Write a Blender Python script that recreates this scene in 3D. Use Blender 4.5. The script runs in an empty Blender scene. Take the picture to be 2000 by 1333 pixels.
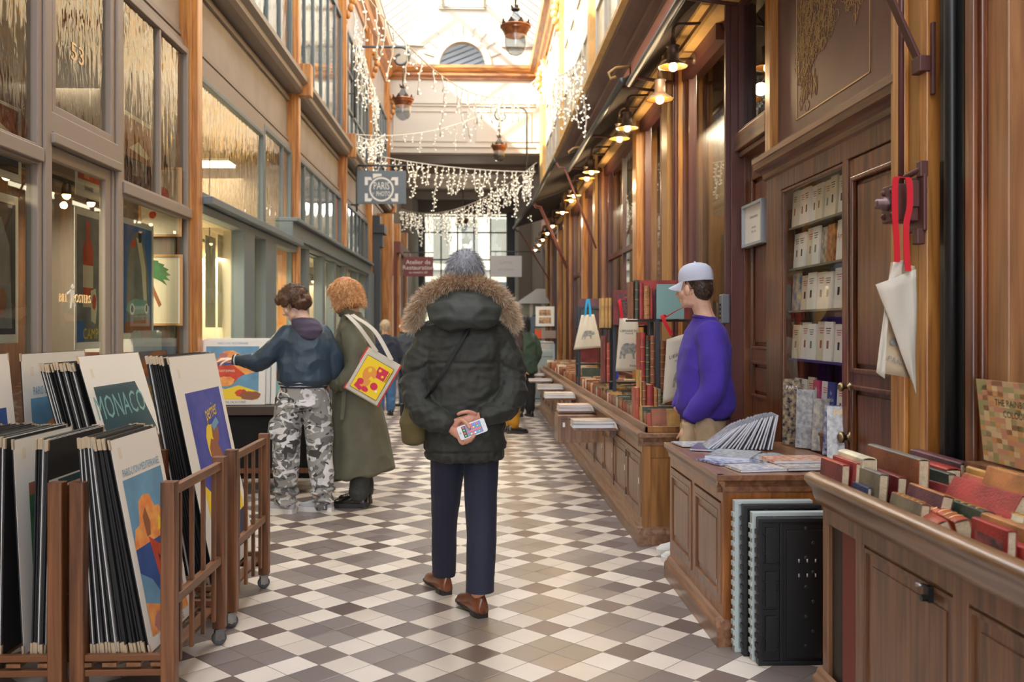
import bpy, bmesh, math, random
from math import sin, cos, pi, radians, sqrt, atan2
from mathutils import Vector, Matrix, noise, Euler

SC = bpy.context.scene
COL = SC.collection
RND = random.Random(11)

# ---------------------------------------------------------------- camera
F_PX, XV, HOR, CAM_Z = 1787.0, 935.9, 640.8, 1.4
TH = math.atan((1000 - XV) / F_PX)
cam_data = bpy.data.cameras.new('camera')
cam = bpy.data.objects.new('camera', cam_data); COL.objects.link(cam)
cam.location = (0, 0, CAM_Z)
cam.rotation_euler = (pi / 2, 0, -TH)
cam_data.sensor_width = 36
cam_data.lens = F_PX * 36 / 2000
cam_data.shift_y = -(666.5 - HOR) / 2000
cam_data.clip_end = 200
cam_data.dof.use_dof = True
cam_data.dof.focus_distance = 4.6
cam_data.dof.aperture_fstop = 3.2
SC.camera = cam

# ---------------------------------------------------------------- sky, sun, exposure
world = bpy.data.worlds.new('sky'); SC.world = world
world.use_nodes = True
bg = world.node_tree.nodes['Background']
bg.inputs[0].default_value = (0.93, 0.96, 1.0, 1)
bg.inputs[1].default_value = 3.6
sd = bpy.data.lights.new('sun', 'SUN'); sd.energy = 11; sd.angle = radians(1.2); sd.color = (1.0, 0.9, 0.74)
sun = bpy.data.objects.new('sun', sd); COL.objects.link(sun)
SUN_DIR = Vector((0.72, 0.42, -0.62))
sun.rotation_euler = SUN_DIR.to_track_quat('-Z', 'Y').to_euler()
sun.location = (-3, 4, 14)
SC.view_settings.view_transform = 'Standard'
SC.view_settings.look = 'None'
SC.view_settings.gamma = 1
SC.view_settings.use_curve_mapping = False
SC.view_settings.exposure = 0.68
SC.cycles.max_bounces = 7
SC.cycles.diffuse_bounces = 4
SC.cycles.glossy_bounces = 3
SC.cycles.transmission_bounces = 4
SC.cycles.transparent_max_bounces = 12
SC.cycles.caustics_reflective = False
SC.cycles.caustics_refractive = False
SC.cycles.sample_clamp_indirect = 6
SC.cycles.use_denoising = True
try: SC.cycles.denoiser = 'OPENIMAGEDENOISE'
except Exception: pass

# where a ray through a point of the frame meets a plane of the place
def _ray(u, v):
    k = (u - 1000) / F_PX
    return k * cos(TH) + sin(TH), cos(TH) - k * sin(TH), -(v - HOR) / F_PX
def onX(u, v, X):
    a, b, c = _ray(u, v); d = X / a
    return Vector((X, b * d, CAM_Z + c * d))
def onY(u, v, Y):
    a, b, c = _ray(u, v); d = Y / b
    return Vector((a * d, Y, CAM_Z + c * d))
def onZ(u, v, Z):
    a, b, c = _ray(u, v); d = (Z - CAM_Z) / c
    return Vector((a * d, b * d, Z))

# ---------------------------------------------------------------- materials
def rgb(r, g, b):
    def f(c):
        c /= 255.0
        return c / 12.92 if c <= 0.04045 else ((c + 0.055) / 1.055) ** 2.4
    return (f(r), f(g), f(b), 1)
_M = {}
def mat(name, col=(128, 128, 128), rough=0.6, metal=0.0, bump=0.0, bscale=40, var=0.0, vscale=3, emit=0.0, spec=None, sheen=0.0, coat=0.0, stretch=None, col2=None):
    if name in _M: return _M[name]
    m = bpy.data.materials.new(name); m.use_nodes = True
    nt = m.node_tree; n = nt.nodes; L = nt.links
    p = n['Principled BSDF']
    c = rgb(*col)
    p.inputs['Base Color'].default_value = c
    p.inputs['Roughness'].default_value = rough
    p.inputs['Metallic'].default_value = metal
    if spec is not None: p.inputs['Specular IOR Level'].default_value = spec
    if sheen: p.inputs['Sheen Weight'].default_value = sheen
    if coat: p.inputs['Coat Weight'].default_value = coat; p.inputs['Coat Roughness'].default_value = 0.15
    if emit:
        p.inputs['Emission Color'].default_value = c; p.inputs['Emission Strength'].default_value = emit
    if var or bump or col2:
        tc = n.new('ShaderNodeTexCoord'); mp = n.new('ShaderNodeMapping')
        L.new(tc.outputs['Object'], mp.inputs[0])
        if stretch: mp.inputs['Scale'].default_value = stretch
    if var or col2:
        nz = n.new('ShaderNodeTexNoise'); nz.inputs['Scale'].default_value = vscale; nz.inputs['Detail'].default_value = 5
        L.new(mp.outputs[0], nz.inputs['Vector'])
        mx = n.new('ShaderNodeMix'); mx.data_type = 'RGBA'
        a = col2 if col2 else [x * (1 - var) for x in col]
        b = col if col2 else [min(255, x * (1 + var)) for x in col]
        mx.inputs[6].default_value = rgb(*a); mx.inputs[7].default_value = rgb(*b)
        cr = n.new('ShaderNodeMapRange'); cr.inputs[1].default_value = 0.35; cr.inputs[2].default_value = 0.65
        L.new(nz.outputs[0], cr.inputs[0]); L.new(cr.outputs[0], mx.inputs[0]); L.new(mx.outputs[2], p.inputs['Base Color'])
    if bump:
        nb = n.new('ShaderNodeTexNoise'); nb.inputs['Scale'].default_value = bscale; nb.inputs['Detail'].default_value = 4
        L.new(mp.outputs[0], nb.inputs['Vector'])
        bp = n.new('ShaderNodeBump'); bp.inputs['Strength'].default_value = bump; bp.inputs['Distance'].default_value = 0.01
        L.new(nb.outputs[0], bp.inputs['Height']); L.new(bp.outputs[0], p.inputs['Normal'])
    _M[name] = m
    return m
def wood(name, c1, c2, rough=0.35, axis='z', coat=0.3, scale=1.0, bump=0.12):
    """c1 dark grain, c2 body; grain runs along the axis"""
    if name in _M: return _M[name]
    m = bpy.data.materials.new(name); m.use_nodes = True
    nt = m.node_tree; n = nt.nodes; L = nt.links; p = n['Principled BSDF']
    tc = n.new('ShaderNodeTexCoord'); mp = n.new('ShaderNodeMapping'); L.new(tc.outputs['Object'], mp.inputs[0])
    s = [14 * scale] * 3; s['xyz'.index(axis)] = 0.9 * scale
    mp.inputs['Scale'].default_value = s
    nz = n.new('ShaderNodeTexNoise'); nz.inputs['Scale'].default_value = 2.2; nz.inputs['Detail'].default_value = 7; nz.inputs['Distortion'].default_value = 0.6
    L.new(mp.outputs[0], nz.inputs['Vector'])
    n2 = n.new('ShaderNodeTexNoise'); n2.inputs['Scale'].default_value = 1.3; L.new(tc.outputs['Object'], n2.inputs['Vector'])
    ad = n.new('ShaderNodeMath'); ad.operation = 'MULTIPLY_ADD'; ad.inputs[1].default_value = 0.5
    L.new(n2.outputs[0], ad.inputs[0]); 
    sb = n.new('ShaderNodeMath'); sb.operation = 'SUBTRACT'; sb.inputs[1].default_value = 0.25
    L.new(nz.outputs[0], sb.inputs[0]); L.new(sb.outputs[0], ad.inputs[2])
    cr = n.new('ShaderNodeMapRange'); cr.inputs[1].default_value = 0.3; cr.inputs[2].default_value = 0.68
    L.new(ad.outputs[0], cr.inputs[0])
    mx = n.new('ShaderNodeMix'); mx.data_type = 'RGBA'
    mx.inputs[6].default_value = rgb(*c1); mx.inputs[7].default_value = rgb(*c2)
    L.new(cr.outputs[0], mx.inputs[0]); L.new(mx.outputs[2], p.inputs['Base Color'])
    p.inputs['Roughness'].default_value = rough
    p.inputs['Coat Weight'].default_value = coat; p.inputs['Coat Roughness'].default_value = 0.25
    bp = n.new('ShaderNodeBump'); bp.inputs['Strength'].default_value = bump; bp.inputs['Distance'].default_value = 0.01
    L.new(nz.outputs[0], bp.inputs['Height']); L.new(bp.outputs[0], p.inputs['Normal'])
    _M[name] = m
    return m
def glass(name, tint=(255, 255, 255), wavy=0.0, refl=1.0, rough=0.0):
    if name in _M: return _M[name]
    m = bpy.data.materials.new(name); m.use_nodes = True
    nt = m.node_tree; n = nt.nodes; L = nt.links
    n.remove(n['Principled BSDF'])
    out = n['Material Output']
    tr = n.new('ShaderNodeBsdfTransparent'); tr.inputs[0].default_value = rgb(*tint)
    gl = n.new('ShaderNodeBsdfGlossy'); gl.inputs['Roughness'].default_value = rough
    fr = n.new('ShaderNodeFresnel'); fr.inputs[0].default_value = 1.5
    mu = n.new('ShaderNodeMath'); mu.operation = 'MULTIPLY'; mu.inputs[1].default_value = refl; mu.use_clamp = True
    gm = n.new('ShaderNodeNewGeometry'); bk = n.new('ShaderNodeMath'); bk.operation = 'SUBTRACT'; bk.inputs[0].default_value = 1; L.new(gm.outputs['Backfacing'], bk.inputs[1])
    ff = n.new('ShaderNodeMath'); ff.operation = 'MULTIPLY'; L.new(fr.outputs[0], ff.inputs[0]); L.new(bk.outputs[0], ff.inputs[1])
    L.new(ff.outputs[0], mu.inputs[0])
    mx = n.new('ShaderNodeMixShader'); L.new(mu.outputs[0], mx.inputs[0]); L.new(tr.outputs[0], mx.inputs[1]); L.new(gl.outputs[0], mx.inputs[2])
    L.new(mx.outputs[0], out.inputs[0])
    if wavy:
        tc = n.new('ShaderNodeTexCoord'); mp = n.new('ShaderNodeMapping'); mp.inputs['Scale'].default_value = (1, 5, 1.6)
        nz = n.new('ShaderNodeTexNoise'); nz.inputs['Scale'].default_value = 2.5; nz.inputs['Detail'].default_value = 2
        L.new(tc.outputs['Object'], mp.inputs[0]); L.new(mp.outputs[0], nz.inputs['Vector'])
        bp = n.new('ShaderNodeBump'); bp.inputs['Strength'].default_value = wavy; bp.inputs['Distance'].default_value = 0.02
        L.new(nz.outputs[0], bp.inputs['Height']); L.new(bp.outputs[0], gl.inputs['Normal'])
    _M[name] = m
    return m

# ---------------------------------------------------------------- mesh builder
def I4(): return Matrix.Identity(4)
def TR(x=0, y=0, z=0, rx=0, ry=0, rz=0):
    return Matrix.Translation((x, y, z)) @ Euler((rx, ry, rz)).to_matrix().to_4x4()
class MB:
    def __init__(s): s.v = []; s.f = []; s.m = []; s.s = []
    def add(s, vs, fs, m=0, sm=False, M=None):
        o = len(s.v)
        if M is not None: vs = [M @ Vector(p) for p in vs]
        s.v += [tuple(p) for p in vs]
        for f in fs:
            s.f.append(tuple(i + o for i in f)); s.m.append(m); s.s.append(sm)
        return s
    def box(s, x0, y0, z0, x1, y1, z1, m=0, M=None):
        if x0 > x1: x0, x1 = x1, x0
        if y0 > y1: y0, y1 = y1, y0
        if z0 > z1: z0, z1 = z1, z0
        if min(x1 - x0, y1 - y0, z1 - z0) > 0.006:      # joints never lie exactly in one plane
            e = 0.00012 * (1 + len(s.f) // 6 % 6); x0 -= e; y0 -= e; z0 += e; x1 += e; y1 += e; z1 -= e
        vs = [(x0, y0, z0), (x1, y0, z0), (x1, y1, z0), (x0, y1, z0), (x0, y0, z1), (x1, y0, z1), (x1, y1, z1), (x0, y1, z1)]
        fs = [(0, 3, 2, 1), (4, 5, 6, 7), (0, 1, 5, 4), (1, 2, 6, 5), (2, 3, 7, 6), (3, 0, 4, 7)]
        return s.add(vs, fs, m, False, M)
    def cbox(s, cx, cy, cz, sx, sy, sz, m=0, M=None):
        return s.box(cx - sx / 2, cy - sy / 2, cz - sz / 2, cx + sx / 2, cy + sy / 2, cz + sz / 2, m, M)
    def prism(s, poly, h0, h1, m=0, M=None, sm=False):
        n = len(poly)
        vs = [(x, y, h0) for x, y in poly] + [(x, y, h1) for x, y in poly]
        fs = [tuple(range(n - 1, -1, -1)), tuple(range(n, 2 * n))]
        o = len(s.f)
        s.add(vs, fs, m, False, M)
        s.add(vs, [(i, (i + 1) % n, n + (i + 1) % n, n + i) for i in range(n)], m, sm, M)
        return s
    def sheet(s, poly, z=0.0, m=0, M=None):
        return s.add([(x, y, z) for x, y in poly], [tuple(range(len(poly)))], m, False, M)
    def profile(s, prof, y0, y1, m=0, M=None, sm=False):
        """outline in (x, z) run along y"""
        n = len(prof)
        vs = [(x, y0, z) for x, z in prof] + [(x, y1, z) for x, z in prof]
        s.add(vs, [tuple(range(n)), tuple(range(2 * n - 1, n - 1, -1))] , m, False, M)
        return s.add(vs, [(i, n + i, n + (i + 1) % n, (i + 1) % n) for i in range(n)], m, sm, M)
    def lathe(s, prof, n=20, m=0, M=None, sm=True, cap=True):
        vs = []; fs = []
        k = len(prof)
        for r, z in prof:
            for i in range(n):
                a = 2 * pi * i / n; vs.append((r * cos(a), r * sin(a), z))
        for j in range(k - 1):
            for i in range(n):
                i2 = (i + 1) % n
                fs.append((j * n + i, j * n + i2, (j + 1) * n + i2, (j + 1) * n + i))
        s.add(vs, fs, m, sm, M)
        if cap:
            s.add(vs[:n], [tuple(range(n - 1, -1, -1))], m, False, M); s.add(vs[-n:], [tuple(range(n))], m, False, M)
        return s
    def ball(s, c, r, n=12, m=0, M=None):
        rx, ry, rz = (r, r, r) if not hasattr(r, '__len__') else r
        vs = []; fs = []; k = max(6, n // 2 + 2)
        for j in range(1, k):
            t = pi * j / k
            for i in range(n):
                a = 2 * pi * i / n; vs.append((c[0] + rx * sin(t) * cos(a), c[1] + ry * sin(t) * sin(a), c[2] + rz * cos(t)))
        for j in range(k - 2):
            for i in range(n):
                i2 = (i + 1) % n; fs.append((j * n + i, (j + 1) * n + i, (j + 1) * n + i2, j * n + i2))
        t0 = len(vs); vs.append((c[0], c[1], c[2] + rz)); vs.append((c[0], c[1], c[2] - rz))
        for i in range(n):
            i2 = (i + 1) % n; fs.append((t0, i, i2)); fs.append((t0 + 1, (k - 2) * n + i2, (k - 2) * n + i))
        return s.add(vs, fs, m, True, M)
    def rings(s, rs, m=0, sm=True, caps=True, closed=False, M=None):
        n = len(rs[0]); vs = [p for r in rs for p in r]; fs = []
        K = len(rs)
        for j in range(K if closed else K - 1):
            j2 = (j + 1) % K
            for i in range(n):
                i2 = (i + 1) % n; fs.append((j * n + i, j * n + i2, j2 * n + i2, j2 * n + i))
        if caps and not closed:
            fs.append(tuple(range(n - 1, -1, -1))); fs.append(tuple((K - 1) * n + i for i in range(n)))
        return s.add(vs, fs, m, sm, M)
    def tube(s, pts, r, n=8, m=0, closed=False, M=None, flat=1.0, up=None):
        pts = [Vector(p) for p in pts]; K = len(pts); rs = []
        u = None
        for j, p in enumerate(pts):
            if closed: t = pts[(j + 1) % K] - pts[j - 1]
            else: t = pts[min(j + 1, K - 1)] - pts[max(j - 1, 0)]
            if t.length < 1e-9: t = Vector((0, 0, 1))
            t.normalize()
            if u is None or up is not None:
                a = Vector(up) if up is not None else (Vector((0, 0, 1)) if abs(t.z) < 0.9 else Vector((1, 0, 0)))
                u = a - t * a.dot(t)
                if u.length < 1e-6: u = Vector((1, 0, 0)) - t * t.x
            else: u = u - t * u.dot(t)
            u.normalize(); w = t.cross(u)
            rr = r[j] if hasattr(r, '__len__') else r
            rs.append([p + (u * cos(2 * pi * i / n) * rr * flat + w * sin(2 * pi * i / n) * rr) for i in range(n)])
        return s.rings(rs, m, True, True, closed, M)
    def strip(s, pts, wvec, th, m=0, M=None):
        """a flat band following pts; wvec half width vector (or list)"""
        pts = [Vector(p) for p in pts]; K = len(pts); rs = []
        for j, p in enumerate(pts):
            t = (pts[min(j + 1, K - 1)] - pts[max(j - 1, 0)]).normalized()
            w = Vector(wvec[j]) if isinstance(wvec, list) else Vector(wvec)
            nn = t.cross(w).normalized() * th / 2
            rs.append([p + w + nn, p - w + nn, p - w - nn, p + w - nn])
        return s.rings(rs, m, False, True, False, M)
    def merge(s, o, M=None, moff=0):
        k = len(s.v)
        s.v += [tuple(M @ Vector(p)) for p in o.v] if M is not None else list(o.v)
        s.f += [tuple(i + k for i in f) for f in o.f]; s.m += [a + moff for a in o.m]; s.s += list(o.s)
        return s
    def mesh(s, name, mats, loc=None):
        me = bpy.data.meshes.new(name)
        vs = s.v
        if loc is not None:
            vs = [tuple(loc @ Vector(p)) for p in vs]
        me.from_pydata(vs, [], s.f)
        for m_ in (mats if isinstance(mats, (list, tuple)) else [mats]): me.materials.append(m_)
        me.polygons.foreach_set('material_index', s.m)
        me.polygons.foreach_set('use_smooth', s.s)
        me.update()
        return me
    def build(s, name, mats, parent=None, world=False, bev=0.0, rec=True):
        """world=True: the points are given in world space; the part is put under parent without moving"""
        L_ = None
        if world and parent is not None:
            Mw = Matrix.Translation(parent.location) @ parent.rotation_euler.to_matrix().to_4x4()
            if parent.parent is not None:
                pp = parent.parent
                Mw = Matrix.Translation(pp.location) @ pp.rotation_euler.to_matrix().to_4x4() @ Mw
            L_ = Mw.inverted()
        me = s.mesh(name, mats, L_)
        if rec:
            bm = bmesh.new(); bm.from_mesh(me); bmesh.ops.recalc_face_normals(bm, faces=bm.faces); bm.to_mesh(me); bm.free()
        o = bpy.data.objects.new(name, me); COL.objects.link(o)
        if parent is not None: o.parent = parent
        if bev:
            b = o.modifiers.new('bevel', 'BEVEL'); b.width = bev; b.segments = 2; b.limit_method = 'ANGLE'; b.angle_limit = radians(40)
        return o
def thing(name, label, cat, loc=(0, 0, 0), rz=0.0, group=None):
    o = bpy.data.objects.new(name, None); COL.objects.link(o)
    o.location = loc; o.rotation_euler = (0, 0, rz); o.empty_display_size = 0.1
    o['label'] = label; o['category'] = cat
    if group: o['group'] = group
    return o
def tag(o, label, cat, group=None, kind=None):
    o['label'] = label; o['category'] = cat
    if group: o['group'] = group
    if kind: o['kind'] = kind
    return o
def struct(o): o['kind'] = 'structure'; return o
def rebase(o, p=None):
    """put a single-mesh thing's origin at its base"""
    me = o.data
    if p is None:
        xs = [v.co for v in me.vertices]
        p = Vector(((min(c.x for c in xs) + max(c.x for c in xs)) / 2, (min(c.y for c in xs) + max(c.y for c in xs)) / 2, min(c.z for c in xs)))
    me.transform(Matrix.Translation(-Vector(p))); o.location = Vector(o.location) + Vector(p); return o
def sempty(name, loc=(0, 0, 0)):
    o = bpy.data.objects.new(name, None); COL.objects.link(o); o.location = loc; o['kind'] = 'structure'; return o
def copy_tree(o, parent=None):
    c = o.copy(); COL.objects.link(c)
    if parent is not None: c.parent = parent
    for ch in list(o.children): copy_tree(ch, c)
    return c
_fonts = {}
def text_mb(txt, size=0.1, m=0, align='CENTER', M=None, ext=0.0, sx=1.0):
    """letters as geometry in the xy plane"""
    cu = bpy.data.curves.new('t', 'FONT'); cu.body = txt; cu.size = size; cu.align_x = align; cu.align_y = 'CENTER'; cu.extrude = ext; cu.resolution_u = 2
    ob = bpy.data.objects.new('t', cu); COL.objects.link(ob)
    dg = bpy.context.evaluated_depsgraph_get(); dg.update()
    me = bpy.data.meshes.new_from_object(ob.evaluated_get(dg))
    mb = MB()
    vs = [(v.co.x * sx, v.co.y, v.co.z) for v in me.vertices]
    mb.add(vs, [tuple(p.vertices) for p in me.polygons], m, False, M)
    bpy.data.objects.remove(ob); bpy.data.curves.remove(cu); bpy.data.meshes.remove(me)
    return mb
def circ(cx, cy, r, n=24, ry=None, a0=0, a1=2 * pi):
    ry = r if ry is None else ry
    full = abs(a1 - a0 - 2 * pi) < 1e-6
    return [(cx + r * cos(a0 + (a1 - a0) * i / (n if full else n - 1)), cy + ry * sin(a0 + (a1 - a0) * i / (n if full else n - 1))) for i in range(n)]
def bake_mods(o):
    dg = bpy.context.evaluated_depsgraph_get(); dg.update()
    me = bpy.data.meshes.new_from_object(o.evaluated_get(dg), preserve_all_data_layers=True, depsgraph=dg)
    old = o.data; o.modifiers.clear(); o.data = me; bpy.data.meshes.remove(old)
    return o
def lamp(name, kind, loc, energy, col=(1, 0.85, 0.65), size=0.3, rot=None, size_y=None):
    l = bpy.data.lights.new(name, kind); l.energy = energy; l.color = col
    if kind == 'AREA':
        l.size = size
        if size_y: l.shape = 'RECTANGLE'; l.size_y = size_y
    elif kind in ('POINT', 'SPOT'): l.shadow_soft_size = size
    o = bpy.data.objects.new(name, l); COL.objects.link(o); o.location = loc
    if rot: o.rotation_euler = rot
    return o

# ================================================================ shared materials
M_orange = wood('orange_varnished_wood', (146, 86, 36), (206, 146, 76), 0.32, 'z')
M_orange_y = wood('orange_wood_along', (140, 84, 38), (200, 140, 74), 0.35, 'y')
M_orange_x = wood('orange_wood_across', (120, 66, 28), (196, 134, 72), 0.4, 'x')
M_brown = wood('brown_door_wood', (72, 36, 18), (132, 78, 44), 0.3, 'z')
M_brown_y = wood('brown_wood_along', (78, 46, 28), (136, 90, 58), 0.34, 'y')
M_counter = wood('counter_wood', (92, 62, 42), (142, 104, 76), 0.42, 'z')
M_counter_y = wood('counter_wood_along', (96, 66, 46), (148, 110, 82), 0.4, 'y')
M_counter_x = wood('counter_wood_end', (120, 78, 36), (166, 116, 62), 0.38, 'z')
M_maroon = mat('maroon_paint', (92, 50, 44), 0.4, bump=0.05, coat=0.2)
M_maroon_panel = mat('maroon_panel_paint', (112, 80, 72), 0.5, var=0.06)
M_rust = mat('dark_red_metal', (86, 48, 44), 0.5, bump=0.1)
M_taupe = mat('taupe_paint', (146, 134, 124), 0.5, bump=0.06, bscale=20)
M_taupe_l = mat('pale_taupe_paint', (158, 149, 140), 0.55, var=0.05, vscale=2)
M_slate = mat('slate_blue_paint', (104, 116, 122), 0.45, bump=0.04)
M_slate_d = mat('dark_slate_paint', (66, 70, 72), 0.5)
M_gold_paint = mat('golden_ochre_paint', (224, 182, 116), 0.5, var=0.06, vscale=4)
M_cream = mat('cream_plaster', (196, 189, 178), 0.8, bump=0.05)
M_white = mat('white_paint', (232, 230, 224), 0.6)
M_black = mat('black_metal', (20, 20, 21), 0.4)
M_iron = mat('grey_iron', (92, 96, 98), 0.45, metal=0.6)
M_dark = mat('dark_brown_wood', (46, 34, 28), 0.6)  # one even, very dark brown
M_darkwall = mat('dark_grey_wall', (126, 116, 106), 0.8)
M_pane = glass('window_glass', (235, 240, 236), 0.0, 1.0, 0.0)
M_pane_w = glass('old_wavy_glass', (238, 238, 230), 0.25, 1.8, 0.02)
M_curtain = mat('pale_green_curtain', (188, 198, 184), 0.9, var=0.12, vscale=6, stretch=(1, 6, 0.3))
M_bulb = mat('warm_bulb', (255, 206, 138), 0.5, emit=14)
M_tube = mat('ceiling_light_panel', (255, 240, 215), 0.5, emit=7)

# ================================================================ floor
def floor_mat():
    m = bpy.data.materials.new('chequered_tile'); m.use_nodes = True
    nt = m.node_tree; n = nt.nodes; L = nt.links; p = n['Principled BSDF']
    t = 0.65232 / (3 * sqrt(2)); X0, Y0 = 0.31459, 0.34475
    g = n.new('ShaderNodeNewGeometry'); sp = n.new('ShaderNodeSeparateXYZ'); L.new(g.outputs['Position'], sp.inputs[0])
    def M(op, a, b=None, c=None):
        x = n.new('ShaderNodeMath'); x.operation = op
        for i, q in enumerate((a, b, c)):
            if q is None: continue
            if isinstance(q, (int, float)): x.inputs[i].default_value = q
            else: L.new(q, x.inputs[i])
        return x.outputs[0]
    xx = M('SUBTRACT', sp.outputs[0], X0); yy = M('SUBTRACT', sp.outputs[1], Y0)
    k = 1 / (sqrt(2) * t)
    a = M('ADD', M('MULTIPLY', M('ADD', xx, yy), k), 300.5)
    b = M('ADD', M('MULTIPLY', M('SUBTRACT', yy, xx), k), 300.5)
    ia, ib = M('FLOOR', a), M('FLOOR', b)
    A = M('LESS_THAN', M('MODULO', ia, 3), 0.5); B = M('LESS_THAN', M('MODULO', ib, 3), 0.5)
    s = M('ADD', A, B)
    white = M('MULTIPLY', M('GREATER_THAN', s, 0.5), M('LESS_THAN', s, 1.5))
    dark = M('GREATER_THAN', s, 1.5)
    fa, fb = M('FRACT', a), M('FRACT', b)
    def edge(f): return M('MINIMUM', f, M('SUBTRACT', 1, f))
    e = M('MINIMUM', edge(fa), edge(fb))
    grout = M('LESS_THAN', e, 0.011)
    cmb = n.new('ShaderNodeCombineXYZ'); L.new(ia, cmb.inputs[0]); L.new(ib, cmb.inputs[1])
    wn = n.new('ShaderNodeTexWhiteNoise'); wn.noise_dimensions = '3D'; L.new(cmb.outputs[0], wn.inputs['Vector'])
    # warm replacement tiles run along a band right of the middle of the passage
    tx = M('MULTIPLY', M('SUBTRACT', ia, ib), t / sqrt(2))
    band = M('SUBTRACT', 1, M('MULTIPLY', M('ABSOLUTE', M('SUBTRACT', tx, -0.02)), 2.2))
    def mix(f, c1, c2):
        x = n.new('ShaderNodeMix'); x.data_type = 'RGBA'; x.clamp_factor = True
        if isinstance(f, (int, float)): x.inputs[0].default_value = f
        else: L.new(f, x.inputs[0])
        for i, c in ((6, c1), (7, c2)):
            if isinstance(c, tuple): x.inputs[i].default_value = c
            else: L.new(c, x.inputs[i])
        return x.outputs[2]
    greys = mix(wn.outputs[0], rgb(112, 101, 99), rgb(126, 115, 110))
    greys = mix(band, greys, rgb(148, 132, 113))
    whites = mix(wn.outputs[0], rgb(196, 185, 173), rgb(211, 201, 190))
    darks = mix(wn.outputs[0], rgb(92, 78, 74), rgb(110, 94, 88))
    darks = mix(M('MULTIPLY', band, 0.7), darks, rgb(132, 110, 90))
    c = mix(white, greys, whites); c = mix(dark, c, darks)
    nz = n.new('ShaderNodeTexNoise'); nz.inputs['Scale'].default_value = 3.5; nz.inputs['Detail'].default_value = 6; L.new(g.outputs['Position'], nz.inputs['Vector'])
    mr = n.new('ShaderNodeMapRange'); mr.inputs[1].default_value = 0.3; mr.inputs[2].default_value = 0.7; mr.inputs[3].default_value = 0.93; mr.inputs[4].default_value = 1.05
    L.new(nz.outputs[0], mr.inputs[0])
    ml = n.new('ShaderNodeMix'); ml.data_type = 'RGBA'; ml.blend_type = 'MULTIPLY'; ml.inputs[0].default_value = 1
    L.new(c, ml.inputs[6]); 
    cx = n.new('ShaderNodeCombineColor'); [L.new(mr.outputs[0], cx.inputs[i]) for i in range(3)]
    L.new(cx.outputs[0], ml.inputs[7])
    c = mix(grout, ml.outputs[2], rgb(84, 74, 68))
    L.new(c, p.inputs['Base Color'])
    rr = n.new('ShaderNodeMapRange'); rr.inputs[3].default_value = 0.26; rr.inputs[4].default_value = 0.42; L.new(wn.outputs[0], rr.inputs[0]); L.new(rr.outputs[0], p.inputs['Roughness'])
    bp = n.new('ShaderNodeBump'); bp.inputs['Strength'].default_value = 0.4; bp.inputs['Distance'].default_value = 0.002
    L.new(M('MINIMUM', M('MULTIPLY', e, 20), 1), bp.inputs['Height']); L.new(bp.outputs[0], p.inputs['Normal'])
    return m
mb = MB(); mb.box(-2.6, -7, -0.1, 1.95, 34.2, 0)
struct(mb.build('floor', floor_mat()))
mb = MB(); mb.box(-6, -7, -0.12, -2.6, 34.2, -0.01); mb.box(1.95, -7, -0.12, 5, 34.2, -0.01)
struct(mb.build('floor_shops', mat('shop_floor', (120, 104, 88), 0.5)))

# ================================================================ left side
LP = [3.3, 7.8, 12.1, 16.4, 20.3, 24.3]           # orange pilasters along the left
def yL(u, X=-2.45): return onX(u, 600, X).y
wl = MB()
# fascia between the two floors, shop bulkheads, party walls, back walls
wl.box(-2.62, -7, 3.8, -2.5, 24.4, 4.46, 0)
wl.box(-2.60, -7, 3.70, -2.46, 24.4, 3.80, 1)
wl.box(-2.58, -7, 3.84, -2.48, 24.4, 3.88, 1)
wl.box(-2.58, -7, 4.36, -2.47, 24.4, 4.42, 1)
wl.box(-2.58, -7, 0, -2.48, 12.2, 0.42, 1)
wl.box(-2.62, -7, 6.95, -2.5, 24.4, 7.9, 0)
wl.box(-4.7, -7, 0, -4.6, 34, 8.4, 2)
for y in [-7, 3.0] + LP[1:]:
    wl.box(-4.6, y + 0.02, 0, -2.5, y + 0.16, 8.4, 2)
wl.box(-4.6, -7, 3.72, -2.6, 24.4, 3.9, 2)
wl.box(-4.6, -7, 8.3, -2.5, 34, 8.5, 2)
wl.box(-2.6, -7, 0, -2.5, 3.0, 3.8, 1)
struct(wl.build('wall_left', [M_taupe_l, M_taupe, mat('shop_inside_wall', (168, 150, 128), 0.8)]))
# stepped cornice over the shops
mb = MB()
mb.profile([(-2.5, 4.46), (-2.34, 4.46), (-2.30, 4.50), (-2.30, 4.56), (-2.24, 4.60), (-2.24, 4.66), (-2.5, 4.68)], -7, 24.4)
struct(mb.build('trim_1', mat('grey_cornice_paint', (138, 128, 118), 0.45)))
mb = MB()
mb.profile([(-2.62, 7.9), (-2.46, 7.9), (-2.44, 8.02), (-2.34, 8.08), (-2.30, 8.2), (-2.18, 8.26), (-2.16, 8.42), (-2.62, 8.44)], -7, 24.4)
struct(mb.build('trim_2', M_orange_y))
# pilasters with carved brackets
def pilaster_left(y, k):
    mb = MB()
    mb.box(-2.62, y - 0.08, 0, -2.40, y + 0.14, 8.0); mb.box(-2.42, y - 0.04, 0, -2.36, y + 0.10, 4.44)
    mb.box(-2.42, y - 0.04, 4.68, -2.36, y + 0.10, 7.9)
    mb.box(-2.5, y - 0.05, 4.44, -2.2, y + 0.11, 4.86)
    for i in range(7):
        t = i / 6
        mb.ball((-2.33 + 0.07 * sin(t * 5), y + 0.03, 7.5 - t * 0.75), (0.07 * (1.2 - t * 0.6), 0.075 * (1.2 - t * 0.5), 0.085), 8)
    struct(mb.build('trim_%d' % k, M_orange, bev=0.006))
for k, y in enumerate(LP): pilaster_left(y, 10 + k)

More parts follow.
